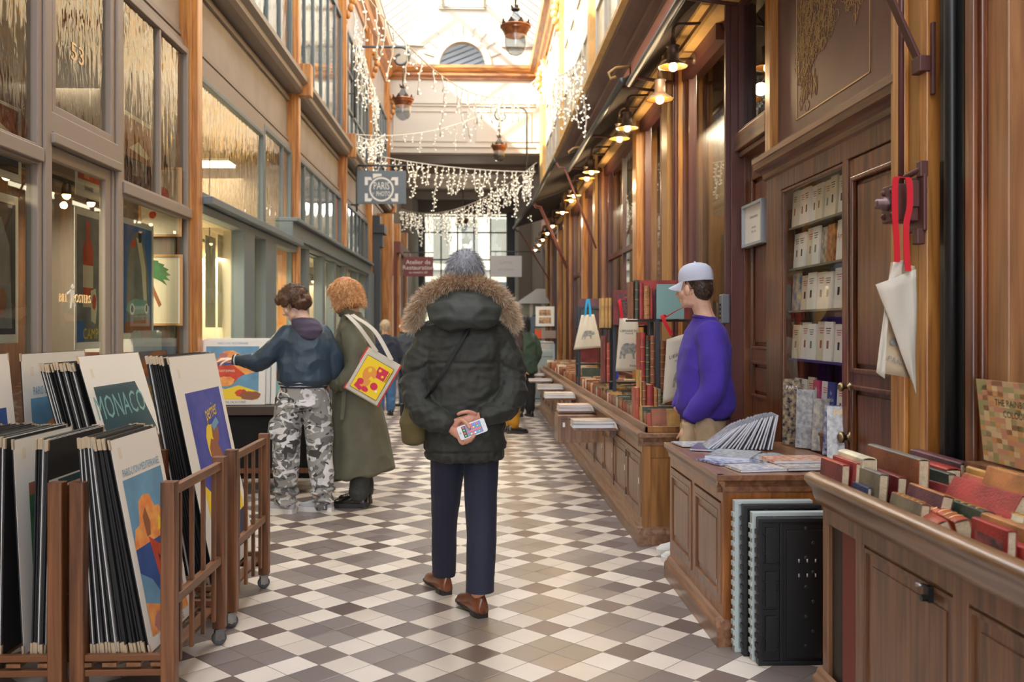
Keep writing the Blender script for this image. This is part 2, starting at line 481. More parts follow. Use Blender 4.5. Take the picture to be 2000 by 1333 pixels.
WN = [0]
def window(name_y0, y1, z0, z1, X, mull, fr, fm, pm, rails=(), depth=0.07, mw=0.035, side=-1, mws=None):
    """a glazed opening facing the passage on plane X; mull = y positions, rails = heights"""
    y0 = name_y0; WN[0] += 1
    o = sempty('window_%d' % WN[0], (X, (y0 + y1) / 2, z0))
    f = MB(); h = depth / 2
    f.box(X - h, y0, z0, X + h, y0 + fr, z1); f.box(X - h, y1 - fr, z0, X + h, y1, z1)
    f.box(X - h, y0, z0, X + h, y1, z0 + fr); f.box(X - h, y0, z1 - fr, X + h, y1, z1)
    f.build('window_frame', fm, o, world=True, bev=0.005)
    if mull or rails:
        g = MB()
        for i, y in enumerate(mull):
            w = mws[i] if mws else mw
            g.box(X - h * 0.8, y - w / 2, z0 + fr, X + h * 0.8, y + w / 2, z1 - fr)
        for z in rails: g.box(X - h * 0.9, y0 + fr, z - mw * 0.6, X + h * 0.9, y1 - fr, z + mw * 0.6)
        g.build('glazing_bar', fm, o, world=True)
    p = MB(); p.box(X - 0.004, y0 + fr * 0.5, z0 + fr * 0.5, X + 0.004, y1 - fr * 0.5, z1 - fr * 0.5)
    p.build('pane', pm, o, world=True)
    return o
# ---- poster shop: display window | door bay | display window
Y1, Y2, Y3, Y4, Y5 = yL(66), yL(97), yL(212), yL(232), 7.72
window(3.1, Y1 + 0.02, 0.42, 2.34, -2.45, [], 0.045, M_taupe, M_pane)
window(3.1, Y1 + 0.02, 2.36, 3.72, -2.45, [], 0.05, M_taupe, M_pane_w)
window(Y3 + 0.12, Y5, 0.42, 2.34, -2.45, [], 0.045, M_taupe, M_pane)
window(Y3 + 0.12, Y5, 2.36, 3.72, -2.45, [yL(306)], 0.05, M_taupe, M_pane_w)
window(Y1 + 0.14, Y3, 2.62, 3.72, -2.45, [], 0.05, M_taupe, M_pane_w)
mb = MB()
mb.box(-2.48, Y1, 0, -2.42, Y1 + 0.14, 3.8); mb.box(-2.48, Y3, 0, -2.42, Y3 + 0.14, 3.8)
mb.box(-2.40, Y1 + 0.03, 0, -2.42, Y1 + 0.11, 3.75); mb.box(-2.40, Y3 + 0.03, 0, -2.42, Y3 + 0.11, 3.75)
mb.box(-2.48, Y1 + 0.1, 2.50, -2.40, Y3 + 0.05, 2.62); mb.box(-2.46, Y1 + 0.1, 2.44, -2.38, Y3 + 0.05, 2.50)
mb.box(-2.42, 3.1, 2.31, -2.39, Y1, 2.39); mb.box(-2.42, Y3 + 0.13, 2.31, -2.39, Y5, 2.39)
struct(mb.build('trim_3', M_taupe, bev=0.006))
do = sempty('door_1', (-2.45, (Y1 + Y3) / 2, 0))
mb = MB(); a, b = Y1 + 0.15, Y3 - 0.01
mb.box(-2.47, a, 0, -2.43, a + 0.02, 2.44); mb.box(-2.47, b - 0.09, 0, -2.43, b, 2.44); mb.box(-2.47, a, 2.36, -2.43, b, 2.44); mb.box(-2.47, a, 0, -2.43, b, 0.3)
mb.build('door_frame', M_taupe, do, world=True, bev=0.005)
mb = MB(); mb.box(-2.452, a + 0.04, 0.28, -2.446, b - 0.08, 2.38); mb.build('pane', M_pane, do, world=True)
mb = MB(); mb.tube([(-2.42, b - 0.07, 0.95), (-2.37, b - 0.07, 0.95), (-2.37, b - 0.07, 1.15), (-2.42, b - 0.07, 1.15)], 0.01); mb.build('door_handle', mat('brass', (180, 150, 90), 0.3, metal=1), do, world=True)

# ---- blue-grey shopfront further on (second to fourth bay)
mb = MB()
mb.box(-2.62, 7.92, 2.46, -2.28, 12.0, 2.53); mb.box(-2.5, 7.92, 2.38, -2.36, 12.0, 2.46)
XS = -2.36
for u0, u1 in ((478, 498), (520, 540)):
    mb.box(-2.5, yL(u0, XS), 0, XS, yL(u1, XS), 2.46)
for y in (12.6, 13.9, 15.0, 16.2, 17.8, 19.0):
    mb.box(-2.5, y, 0, XS, y + 0.22, 2.5)
mb.box(-2.52, 11.4, 2.52, -2.30, 19.6, 2.72); mb.box(-2.52, 11.4, 2.72, -2.24, 19.6, 2.77); mb.box(-2.52, 11.4, 2.48, -2.33, 19.6, 2.52)
mb.box(-2.52, 19.2, 0, -2.3, 20.2, 2.6); mb.box(-2.5, 7.9, 0, -2.42, 19.6, 0.5)
struct(mb.build('trim_4', M_slate, bev=0.008))
window(7.96, 12.02, 0.5, 2.42, -2.47, [], 0.04, M_slate, M_pane)
window(12.3, 19.3, 0.5, 2.5, -2.47, [], 0.04, M_slate, M_pane)
window(7.95, yL(514), 2.55, 3.62, -2.47, [], 0.05, M_slate, M_pane_w)
window(yL(514), 12.0, 2.55, 3.72, -2.47, [yL(552)], 0.06, M_slate, M_pane_w)
mb = MB(); mb.box(-2.55, 7.92, 3.62, -2.44, yL(514), 3.72); struct(mb.build('trim_5', M_taupe))
for a, b in ((12.25, 16.3), (16.55, 20.2), (20.45, 24.2)):
    n = 6
    window(a, b, 2.78, 3.72, -2.47, [a + (b - a) * i / n for i in range(1, n)], 0.05, M_slate, M_pane_w, mw=0.06)
# upper floor
for i in range(len(LP) - 1):
    a, b = LP[i] + 0.15, LP[i + 1] - 0.1; n = 6
    w = window(a, b, 4.68, 6.95, -2.46, [a + (b - a) * j / n for j in range(1, n)], 0.07, M_slate, M_pane_w, mw=0.05, rails=(() if i < 3 else (5.5, 6.2)))
mb = MB()
for i in range(len(LP) - 1):
    for j in range(9):
        a = LP[i] + 0.2 + j * (LP[i + 1] - LP[i] - 0.3) / 9; w = (LP[i + 1] - LP[i]) / 9 * 0.8
        pts = [(-2.75 + 0.03 * sin(q * 2.5), a + w * q / 8) for q in range(9)]
        mb.add([(x, y, 4.7) for x, y in pts] + [(x, y, 6.95) for x, y in pts], [(q, q + 1, q + 10, q + 9) for q in range(8)], 0, True)
tag(mb.build('curtain', M_curtain), 'pale green curtains hanging behind the upper floor windows on the left', 'curtain', kind='structure')
# dark carved shopfront near the end of the left side
mb = MB()
mb.box(-2.5, 20.4, 0, -2.2, 20.7, 3.9); mb.box(-2.5, 20.35, 3.5, -2.1, 20.95, 3.7); mb.box(-2.5, 20.4, 3.2, -2.15, 20.8, 3.5)
mb.box(-2.5, 20.7, 0, -2.4, 24.4, 3.7)
struct(mb.build('trim_6', mat('near_black_blue_paint', (58, 62, 66), 0.4), bev=0.01))
mb = MB(); mb.box(-2.42, 21.3, 0.2, -2.36, 22.4, 3.3); mb.box(-2.42, 22.8, 0.2, -2.36, 24.2, 3.4); mb.box(-2.5, 24.4, 0, -2.2, 30, 3.6); mb.box(-2.5, 24.4, 3.4, -2.1, 30, 3.7)
struct(mb.build('trim_7', mat('brown_red_paint', (118, 66, 54), 0.5)))
mb = MB()
for y in (22.5, 24.6, 27.0): mb.box(-2.5, y, 0, -2.12, y + 0.25, 4.2)
struct(mb.build('trim_8', M_orange))

# ================================================================ right side
RP = [3.42, 7.72, 12.6, 17.2, 21.8]
wr = MB()
wr.box(1.8, 3.3, 3.85, 1.95, 24.4, 4.6, 0)
wr.box(1.62, 3.3, 4.6, 1.95, 24.4, 8.2, 1)
wr.box(3.6, -7, 0, 3.7, 34, 8.4, 2)
for y in (-7, 2.2, 6.38, 11.5, 17.5, 24.2): wr.box(1.9, y, 0, 3.6, y + 0.1, 4.2, 2)
wr.box(1.9, -7, 4.2, 3.6, 34, 4.3, 2); wr.box(1.9, -7, 8.3, 3.7, 34, 8.5, 2)
wr.box(1.8, -7, 0, 1.95, 0.3, 8.2, 0); wr.box(1.8, 0.3, 3.8, 1.95, 3.3, 8.2, 0); wr.box(1.8, 0.3, 0, 1.95, 3.3, 0.8, 0)
struct(wr.build('wall_right', [M_maroon, M_gold_paint, mat('bookshop_inside_wall', (112, 82, 58), 0.7)]))
mb = MB()
mb.profile([(1.95, 4.30), (1.70, 4.30), (1.66, 4.36), (1.60, 4.40), (1.60, 4.46), (1.52, 4.50), (1.46, 4.54), (1.46, 4.60), (1.62, 4.62), (1.95, 4.62)], 3.0, 24.4)
struct(mb.build('trim_20', M_maroon_panel))
mb = MB(); mb.profile([(1.46, 4.60), (1.40, 4.62), (1.40, 4.67), (1.62, 4.69), (1.62, 4.60)], 3.0, 24.4)
struct(mb.build('trim_21', M_gold_paint))
mb = MB(); mb.box(1.66, 3.3, 4.0, 1.8, 24.4, 4.3); struct(mb.build('trim_22', mat('salmon_fascia_paint', (196, 128, 108), 0.55)))
mb = MB(); mb.box(1.64, 3.3, 3.78, 1.8, 24.4, 3.82); mb.box(1.64, 3.3, 3.62, 1.8, 24.4, 3.66); struct(mb.build('trim_23', M_gold_paint))
mb = MB(); mb.box(1.70, 3.3, 3.66, 1.8, 24.4, 4.0); mb.box(1.72, 6.6, 3.5, 1.8, 24.4, 3.66); struct(mb.build('trim_24', M_rust))
mb = MB()
mb.profile([(1.7, 7.9), (1.58, 7.92), (1.56, 8.02), (1.50, 8.08), (1.46, 8.2), (1.36, 8.26), (1.34, 8.42), (1.7, 8.44)], -7, 24.4)
struct(mb.build('trim_25', M_orange_y))
def pilaster_right(y, k):
    mb = MB()
    mb.box(1.72, y, 0, 1.82, y + 0.28, 4.0, 3); mb.box(1.60, y + 0.02, 0, 1.66, y + 0.26, 4.0, 1); mb.box(1.66, y + 0.01, 0, 1.69, y + 0.27, 4.0, 2); mb.box(1.69, y, 0, 1.73, y + 0.28, 4.0, 0)
    mb.box(1.64, y - 0.01, 0, 1.65, y + 0.2, 4, 2)
    struct(mb.build('trim_%d' % k, [M_orange, mat('ochre_wood', (168, 124, 66), 0.45), M_maroon, M_brown], bev=0.004))
    mb = MB(); mb.box(1.52, y, 4.69, 1.64, y + 0.24, 7.9)
    for i in range(7):
        t = i / 6
        mb.ball((1.48 - 0.06 * sin(t * 5), y + 0.12, 7.6 - t * 0.75), (0.07 * (1.2 - t * 0.6), 0.085, 0.085), 8)
    struct(mb.build('trim_%d' % (k + 10), M_gold_paint))
for k, y in enumerate(RP[1:]): pilaster_right(y, 30 + k)
# upper floor windows, right
M_sill = mat('pale_grey_frame', (196, 192, 184), 0.5)
for i in range(len(RP) - 1):
    a, b = RP[i] + 0.35, RP[i + 1] - 0.1; n = 4
    for j in range(n):
        y0 = a + (b - a) * j / n + 0.1; y1 = a + (b - a) * (j + 1) / n - 0.1
        WN[0] += 1; o = sempty('window_%d' % WN[0], (1.6, (y0 + y1) / 2, 4.9))
        f = MB()
        for yy in (y0, y1 - 0.06): f.box(1.58, yy, 4.8, 1.62, yy + 0.06, 7.7)
        for zz in (4.8, 5.7, 6.6, 7.62): f.box(1.58, y0, zz, 1.62, y1, zz + 0.07)
        f.build('window_frame', M_sill, o, world=True)
        g = MB(); g.box(1.606, y0, 4.8, 1.612, y1, 7.7); g.build('pane', mat('curtained_pane', (214, 196, 158), 0.15, var=0.12, vscale=8, stretch=(1, 4, 0.4)), o, world=True)

# --- bookshop front, near part: end pilaster, door, display window, side leaf, big window
M_front = M_brown
XF = 1.78
def yR(u, X=XF): return onX(u, 600, X).y
def panel_door(name, y0, y1, z0, z1, X, panels, m=M_brown, fr=0.07):
    """framed leaf with raised panels; panels = list of (z0, z1)"""
    o = sempty(name, (X, (y0 + y1) / 2, z0))
    f = MB(); f.box(X, y0, z0, X + 0.04, y1, z1)
    for a, b in ((y0, y0 + fr), (y1 - fr, y1)): f.box(X - 0.02, a, z0, X, b, z1)
    zs = [z0] + [q for p in panels for q in p] + [z1]
    for i in range(0, len(zs), 2): f.box(X - 0.02, y0 + fr, zs[i], X, y1 - fr, zs[i + 1])
    for a, b in panels:
        q = 0.03
        f.box(X - 0.032, y0 + fr - 0.012, a - 0.012, X - 0.006, y0 + fr + 0.012, b + 0.012); f.box(X - 0.032, y1 - fr - 0.012, a - 0.012, X - 0.006, y1 - fr + 0.012, b + 0.012)
        f.box(X - 0.032, y0 + fr, a - 0.012, X - 0.006, y1 - fr, a + 0.012); f.box(X - 0.032, y0 + fr, b - 0.012, X - 0.006, y1 - fr, b + 0.012)
        f.box(X - 0.014, y0 + fr + q, a + q, X + 0.01, y1 - fr - q, b - q)
    f.build('door_leaf', m, o, world=True, bev=0.006)
    return o
yd0, yd1 = 3.70, yR(1663)          # door
yw0, yw1 = yR(1657), yR(1535)      # display window
yl0, yl1 = 5.52, 6.16              # side leaf
d2 = panel_door('door_2', yd0, yd1, 0.0, 2.2, XF, [(0.15, 0.52), (0.62, 1.12), (1.2, 2.1)])
mb = MB(); kx = XF - 0.02
for z, r in ((1.12, 0.02), (0.88, 0.026)):
    mb.lathe([(r, 0), (r * 1.1, 0.006), (r * 0.5, 0.01), (r * 0.5, 0.03), (r, 0.035), (r * 1.05, 0.05), (r * 0.6, 0.058)], 14, M=TR(kx, yd1 - 0.035, z, 0, -pi / 2, 0))
mb.build('door_handle', mat('aged_brass', (150, 132, 100), 0.35, metal=1), d2, world=True)
d3 = panel_door('door_3', yl0, yl1, 0.0, 2.62, 1.86, [(0.15, 0.7), (0.95, 1.17), (1.27, 2.4)])
mb = MB()                                               # posts, lintels
mb.box(XF - 0.03, yw0 - 0.06, 0, XF + 0.05, yw0, 2.3); mb.box(XF - 0.03, yw1, 0, XF + 0.05, yl0, 2.45); mb.box(XF - 0.03, yd0 - 0.05, 0, XF + 0.05, yd0, 2.3)
mb.box(XF - 0.03, yd0, 2.2, XF + 0.05, yw1 + 0.05, 2.3)
mb.box(XF - 0.02, yw0, 0.0, XF + 0.05, yw1, 0.84)
mb.box(1.8, yl0 - 0.02, 0, 1.9, yl0, 2.62); mb.box(1.8, yl1, 0, 1.9, yl1 + 0.03, 2.62)
struct(mb.build('trim_40', M_brown, bev=0.004))
mb = MB()
mb.profile([(1.8, 2.26), (1.76, 2.26), (1.755, 2.29), (1.735, 2.305), (1.73, 2.33), (1.71, 2.345), (1.68, 2.36), (1.672, 2.39), (1.665, 2.395), (1.665, 2.425), (1.70, 2.44), (1.73, 2.445), (1.8, 2.445)], yd0 - 0.12, yl0 + 0.02)
struct(mb.build('trim_41', M_brown_y))
mb = MB(); mb.box(1.74, yl0, 2.60, 1.9, yl1 + 0.05, 2.72); mb.box(1.77, yl0, 2.56, 1.9, yl1 + 0.05, 2.60); struct(mb.build('trim_42', M_brown_y, bev=0.006))
mb = MB(); mb.box(1.72, yl1 + 0.03, 0, 1.86, yl1 + 0.14, 3.66); mb.box(1.69, yl1 + 0.06, 0, 1.73, yl1 + 0.10, 3.66, 1); struct(mb.build('trim_43', [M_maroon, M_rust], bev=0.004))
mb = MB(); mb.box(1.74, yl0 - 0.10, 2.445, 1.86, yl0, 3.66); struct(mb.build('trim_44', M_orange, bev=0.006))
window(yl0, yl1 + 0.03, 2.72, 3.62, 1.80, [], 0.03, M_maroon, M_pane)
window(6.42, RP[1] - 0.02, 0.85, 3.62, 1.80, [], 0.04, M_maroon, M_pane)
window(yw0, yw1, 0.84, 2.2, 1.77, [], 0.02, M_brown, glass('clear_case_glass', (252, 252, 250), 0, 0.9), depth=0.03)
mb = MB(); mb.box(1.76, 6.3, 0, 1.86, RP[1], 0.85); struct(mb.build('trim_45', M_brown))
# further bays: windows with posts
for a, b, rails, px in ((RP[1] + 0.3, 9.75, (), 1.76), (10.0, RP[2] - 0.05, (2.35,), 1.76), (RP[2] + 0.32, 14.8, (), 1.76), (15.0, RP[3] - 0.05, (2.35,), 1.76), (RP[3] + 0.3, 19.5, (), 1.76), (19.7, RP[4] - 0.05, (), 1.76), (RP[4] + 0.3, 24.2, (), 1.76)):
    window(a, b, 0.8, 3.6, 1.80, [(a + b) / 2], 0.06, M_maroon, M_pane, rails=rails, mw=0.05)
    mb = MB(); mb.box(1.76, a, 0, 1.86, b, 0.8); struct(mb.build('trim_%d' % (50 + int(a)), M_brown))
for y in (9.75, 14.8, 19.5):
    mb = MB(); mb.box(1.68, y, 0, 1.84, y + 0.24, 3.7); struct(mb.build('trim_%d' % (70 + int(y)), M_orange, bev=0.01))
# nearest part of the right side, beside the book bin
def shifted(mb, dx, dy=0):
    mb.v = [(x + dx, y + dy, z) for x, y, z in mb.v]; return mb
mb = MB(); mb.box(1.60, 3.42, 0, 1.70, 3.66, 4.2, 0); mb.box(1.66, 3.30, 0, 1.80, 3.66, 4.2, 1); mb.box(1.58, 3.50, 0, 1.60, 3.60, 4.2, 1); mb.box(1.60, 3.36, 0, 1.66, 3.42, 4.2, 2)
struct(shifted(mb, 0.07).build('trim_80', [mat('ochre_wood', (168, 124, 66), 0.45), M_orange, M_orange], bev=0.005))
mb = MB(); mb.box(1.63, 3.13, 0, 1.72, 3.3, 4.2); mb.tube([(1.62, 3.2, 0), (1.62, 3.2, 4.2)], 0.025); struct(shifted(mb, 0.06).build('trim_81', M_black))
mb = MB(); mb.box(1.64, 3.02, 0, 1.74, 3.13, 4.2, 0); mb.box(1.62, 3.04, 0, 1.64, 3.09, 4.2, 0); mb.box(1.66, 2.90, 0, 1.78, 3.02, 4.2, 1); mb.box(1.72, 2.72, 0, 1.86, 2.90, 4.2, 0)
struct(shifted(mb, 0.05).build('trim_82', [M_brown, wood('pale_oak', (128, 84, 48), (168, 118, 74), 0.45, 'z')], bev=0.005))
window(0.5, 2.74, 0.8, 3.8, 1.80, [], 0.05, M_brown, M_pane)

# ================================================================ far end
YE = 24.6
mb = MB()
mb.box(-2.62, YE, 6.1, 1.95, YE + 0.3, 8.06)
for z in (7.35, 7.42, 6.25): mb.box(-2.4, YE - 0.03, z, 1.5, YE, z + 0.03)
for x0, x1 in ((-2.3, -0.3), (-0.1, 1.4)):
    mb.box(x0, YE - 0.02, 6.4, x1, YE, 6.43); mb.box(x0, YE - 0.02, 7.2, x1, YE, 7.23); mb.box(x0, YE - 0.02, 6.4, x0 + 0.03, YE, 7.23); mb.box(x1 - 0.03, YE - 0.02, 6.4, x1, YE, 7.23)
# gable with a round-headed opening
cx, rr = -0.45, 0.62
out = [(cx - rr, 8.43)] + [(cx + rr * cos(pi - pi * i / 20), 8.43 + rr * 1.05 * sin(pi * i / 20)) for i in range(21)] + [(cx + rr, 8.43)]
pts = [(-2.62, 8.43), (-2.62, 11.5), (1.95, 11.5), (1.95, 8.43)]
L_ = out[0:12]; R_ = out[11:]
mb.add([(x, YE, z) for x, z in [(-2.62, 8.43)] + L_ + [(cx, 11.5), (-2.62, 11.5)]], [tuple(range(len(L_) + 3))])
mb.add([(x, YE, z) for x, z in R_ + [(1.95, 8.43), (1.95, 11.5), (cx, 11.5)]], [tuple(range(len(R_) + 3))])
for k in range(11):
    a = pi * k / 10
    if 0 < k < 10: mb.box(0, -0.035, 0, 0.3, 0, 0.012, M=Matrix.Translation((cx + (rr + 0.17) * cos(a), YE, 8.43 + (rr * 1.05 + 0.17) * sin(a))) @ Matrix.Rotation(-a, 4, 'Y'))
for x0, x1, z in ((-1.1, 0.2, 9.95), (-1.1, 0.2, 10.0), (-2.5, -1.5, 8.95), (0.6, 1.6, 8.95)): mb.box(x0, YE - 0.06, z, x1, YE, z + 0.03)
rg = [[(cx + (rr + q[0]) * cos(a), YE + q[1], 8.43 + (rr * 1.05 + q[0]) * sin(a)) for q in ((0, -0.05), (0.16, -0.05), (0.16, 0.0), (0, 0.2))] for a in [pi * i / 20 for i in range(21)]]
mb.rings(rg, 0, False)
for i, f in enumerate(mb.f): mb.m[i] = int(min(mb.v[k][2] for k in f) > 8.2)
struct(mb.build('wall_back', [M_cream, mat('gable_plaster', (168, 160, 146), 0.85, bump=0.05)]))
mb = MB()
mb.profile([(0, 8.06), (-0.05, 8.06), (-0.05, 8.12), (-0.12, 8.16), (-0.12, 8.22), (-0.16, 8.26), (-0.2, 8.34), (-0.2, 8.42), (0, 8.44)], 0, 4.1, M=Matrix.Translation((1.65, YE, 0)) @ Matrix.Rotation(pi / 2, 4, 'Z'))
for i in range(58): mb.box(-2.36 + i * 0.067, YE - 0.09, 8.12, -2.325 + i * 0.067, YE - 0.04, 8.16)
struct(mb.build('trim_90', M_orange_x))
mb = MB()
for i in range(14): mb.cbox(cx, YE + 0.6, 8.45 + i * 0.14, 1.9, 0.02, 0.1, M=Matrix.Translation((cx, 0, 8.6)) @ Matrix.Rotation(radians(-22), 4, 'Y') @ Matrix.Translation((-cx, 0, -8.6)))
mb.box(-1.4, YE + 0.75, 8, 0.6, YE + 0.8, 9.6)
tag(mb.build('roof_panel', mat('pale_blue_roofing', (168, 182, 196), 0.5)), 'pale blue ribbed roofing seen through the round-headed opening', 'roofing', kind='structure')
# low passage beyond and the street gate
mb = MB(); mb.box(-2.62, YE + 0.32, 6.08, 1.95, 33.6, 6.3, 0)
for y in (26.5, 29, 31.5): mb.box(-2.62, y, 5.85, 1.95, y + 0.3, 6.1, 0)
struct(mb.build('ceiling_passage', mat('brown_grey_ceiling', (146, 134, 122), 0.8)))
mb = MB(); mb.box(-2.9, YE + 0.04, 0, -2.5, 34, 6.2); mb.box(1.7, YE + 0.04, 0, 1.95, 34, 6.09)
mb.box(-2.6, 33.6, 0, -2.0, 33.9, 6.2); mb.box(1.02, 33.6, 0, 1.9, 33.9, 6.2); mb.box(-2.6, 33.6, 5.6, 1.9, 33.9, 6.2)
mb.box(-2.5, 30, 0, -2.2, 33.6, 6.1); mb.box(1.3, 30, 0, 1.7, 33.6, 6.1)
struct(mb.build('wall_far', M_darkwall))
g = MB()
for i in range(6): x = -2.0 + 3.02 * i / 5; g.box(x - 0.025, 33.6, 0, x + 0.025, 33.66, 5.6)
for z in (1.2, 2.55, 3.9, 4.9, 5.5): g.box(-2.0, 33.6, z - 0.025, 1.02, 33.66, z + 0.025)
g.box(-2.35, 33.4, 0, -2.0, 33.6, 5.6); g.box(1.02, 33.4, 0, 1.3, 33.6, 5.6)
WN[0] += 1; go = sempty('window_%d' % WN[0], (-0.5, 33.6, 0)); g.build('window_frame', M_black, go, world=True)
g = MB(); g.box(-2.0, 33.62, 0, 1.02, 33.63, 5.6); g.build('pane', M_pane, go, world=True)
# street outside
mb = MB(); mb.box(-9, 42, 0, 9, 42.3, 16, 0)
for z in (1.0, 4.4, 7.6):
    for i in range(9):
        x = -6 + i * 1.3; mb.box(x, 41.95, z, x + 0.7, 42, z + 2.0, 1)
    mb.box(-9, 41.8, z - 0.35, 9, 42, z - 0.15, 0)
mb.box(-9, 41.9, 3.0, 9, 42, 3.5, 2)
o = tag(mb.build('building', [mat('street_stone', (176, 166, 154), 0.8), mat('street_window', (110, 106, 102), 0.3), mat('shop_band', (56, 60, 66), 0.5)]), 'pale stone building across the street beyond the glazed gate', 'building')
rebase(o)
mb = MB(); mb.box(-9, 34.2, -0.12, 9, 42, -0.02); struct(mb.build('floor_street', mat('street_paving', (84, 82, 80), 0.8)))

# ================================================================ glass roof
rb = MB(); rg = MB(); n = 28
def roof_pt(x): return 8.46 + 0.0
for sgn, xa, xb in ((1, -2.3, -0.95), (1, 1.5, 0.15)):
    za, zb = 9.05, 10.05
    for i in range(64):
        y = -6.5 + i * 0.49
        rb.tube([(xa, y, za), (xb, y, zb)], 0.032, 4)
    rg.add([(xa, -7, za + 0.03), (xa, 24.6, za + 0.03), (xb, 24.6, zb + 0.03), (xb, -7, zb + 0.03)], [(0, 1, 2, 3)])
    rb.box(xa - 0.03, -7, za - 0.08, xa + 0.03, 24.6, za + 0.02); rb.box(xb - 0.04, -7, zb - 0.06, xb + 0.04, 24.6, zb + 0.04)
    s = -1 if xa < 0 else 1
    rb.box(xa, -7, 8.44, xa + s * 0.12, 24.6, 9.05)
for i in range(17):
    y = -6.5 + i * 1.95; rb.tube([(-0.95, y, 10.05), (0.15, y, 10.05)], 0.03, 4)
rg.add([(-0.95, -7, 10.4), (-0.95, 24.6, 10.4), (0.15, 24.6, 10.4), (0.15, -7, 10.4)], [(0, 1, 2, 3)])
struct(rb.build('ceiling', mat('white_roof_ribs', (196, 194, 186), 0.6)))
struct(rg.build('window_roof', glass('roof_glass', (250, 250, 250), 0, 0.6), rec=False))

# ================================================================ posters and racks
PM = {
 'paper': mat('poster_paper', (232, 228, 218), 0.5), 'black': mat('foam_board_black', (24, 23, 24), 0.7), 'edge': mat('board_edge_white', (206, 206, 204), 0.5),
 'clip': mat('corner_clip', (196, 176, 148), 0.35, metal=0.5),
 'sky': mat('print_sky_blue', (104, 152, 182), 0.6, var=0.06, vscale=6), 'sea': mat('print_deep_blue', (44, 78, 140), 0.6, var=0.1, vscale=8),
 'orange': mat('print_orange', (226, 128, 66), 0.6, col2=(244, 176, 96), vscale=14), 'red': mat('print_red', (206, 74, 42), 0.6, var=0.1, vscale=10),
 'yellow': mat('print_yellow', (240, 206, 52), 0.6), 'violet': mat('print_violet', (78, 84, 168), 0.6, col2=(56, 66, 150), vscale=9),
 'navy': mat('print_navy', (38, 48, 84), 0.6), 'tan': mat('print_brown', (150, 92, 62), 0.6), 'teal': mat('print_teal', (128, 176, 168), 0.6),
 'dteal': mat('print_dark_teal', (46, 78, 84), 0.6), 'green': mat('print_green', (56, 110, 66), 0.6, var=0.15, vscale=12), 'cream': mat('print_cream', (224, 214, 190), 0.6),
 'ink': mat('print_ink', (34, 36, 44), 0.6), 'grey': mat('print_grey', (122, 124, 126), 0.6, var=0.1, vscale=8), 'rose': mat('print_rose', (182, 120, 116), 0.6),
 'white': mat('print_white', (232, 234, 232), 0.6), 'blue': mat('print_blue', (40, 110, 190), 0.6),
}
PK = list(PM); PI = {k: i for i, k in enumerate(PK)}; PMATS = [PM[k] for k in PK]
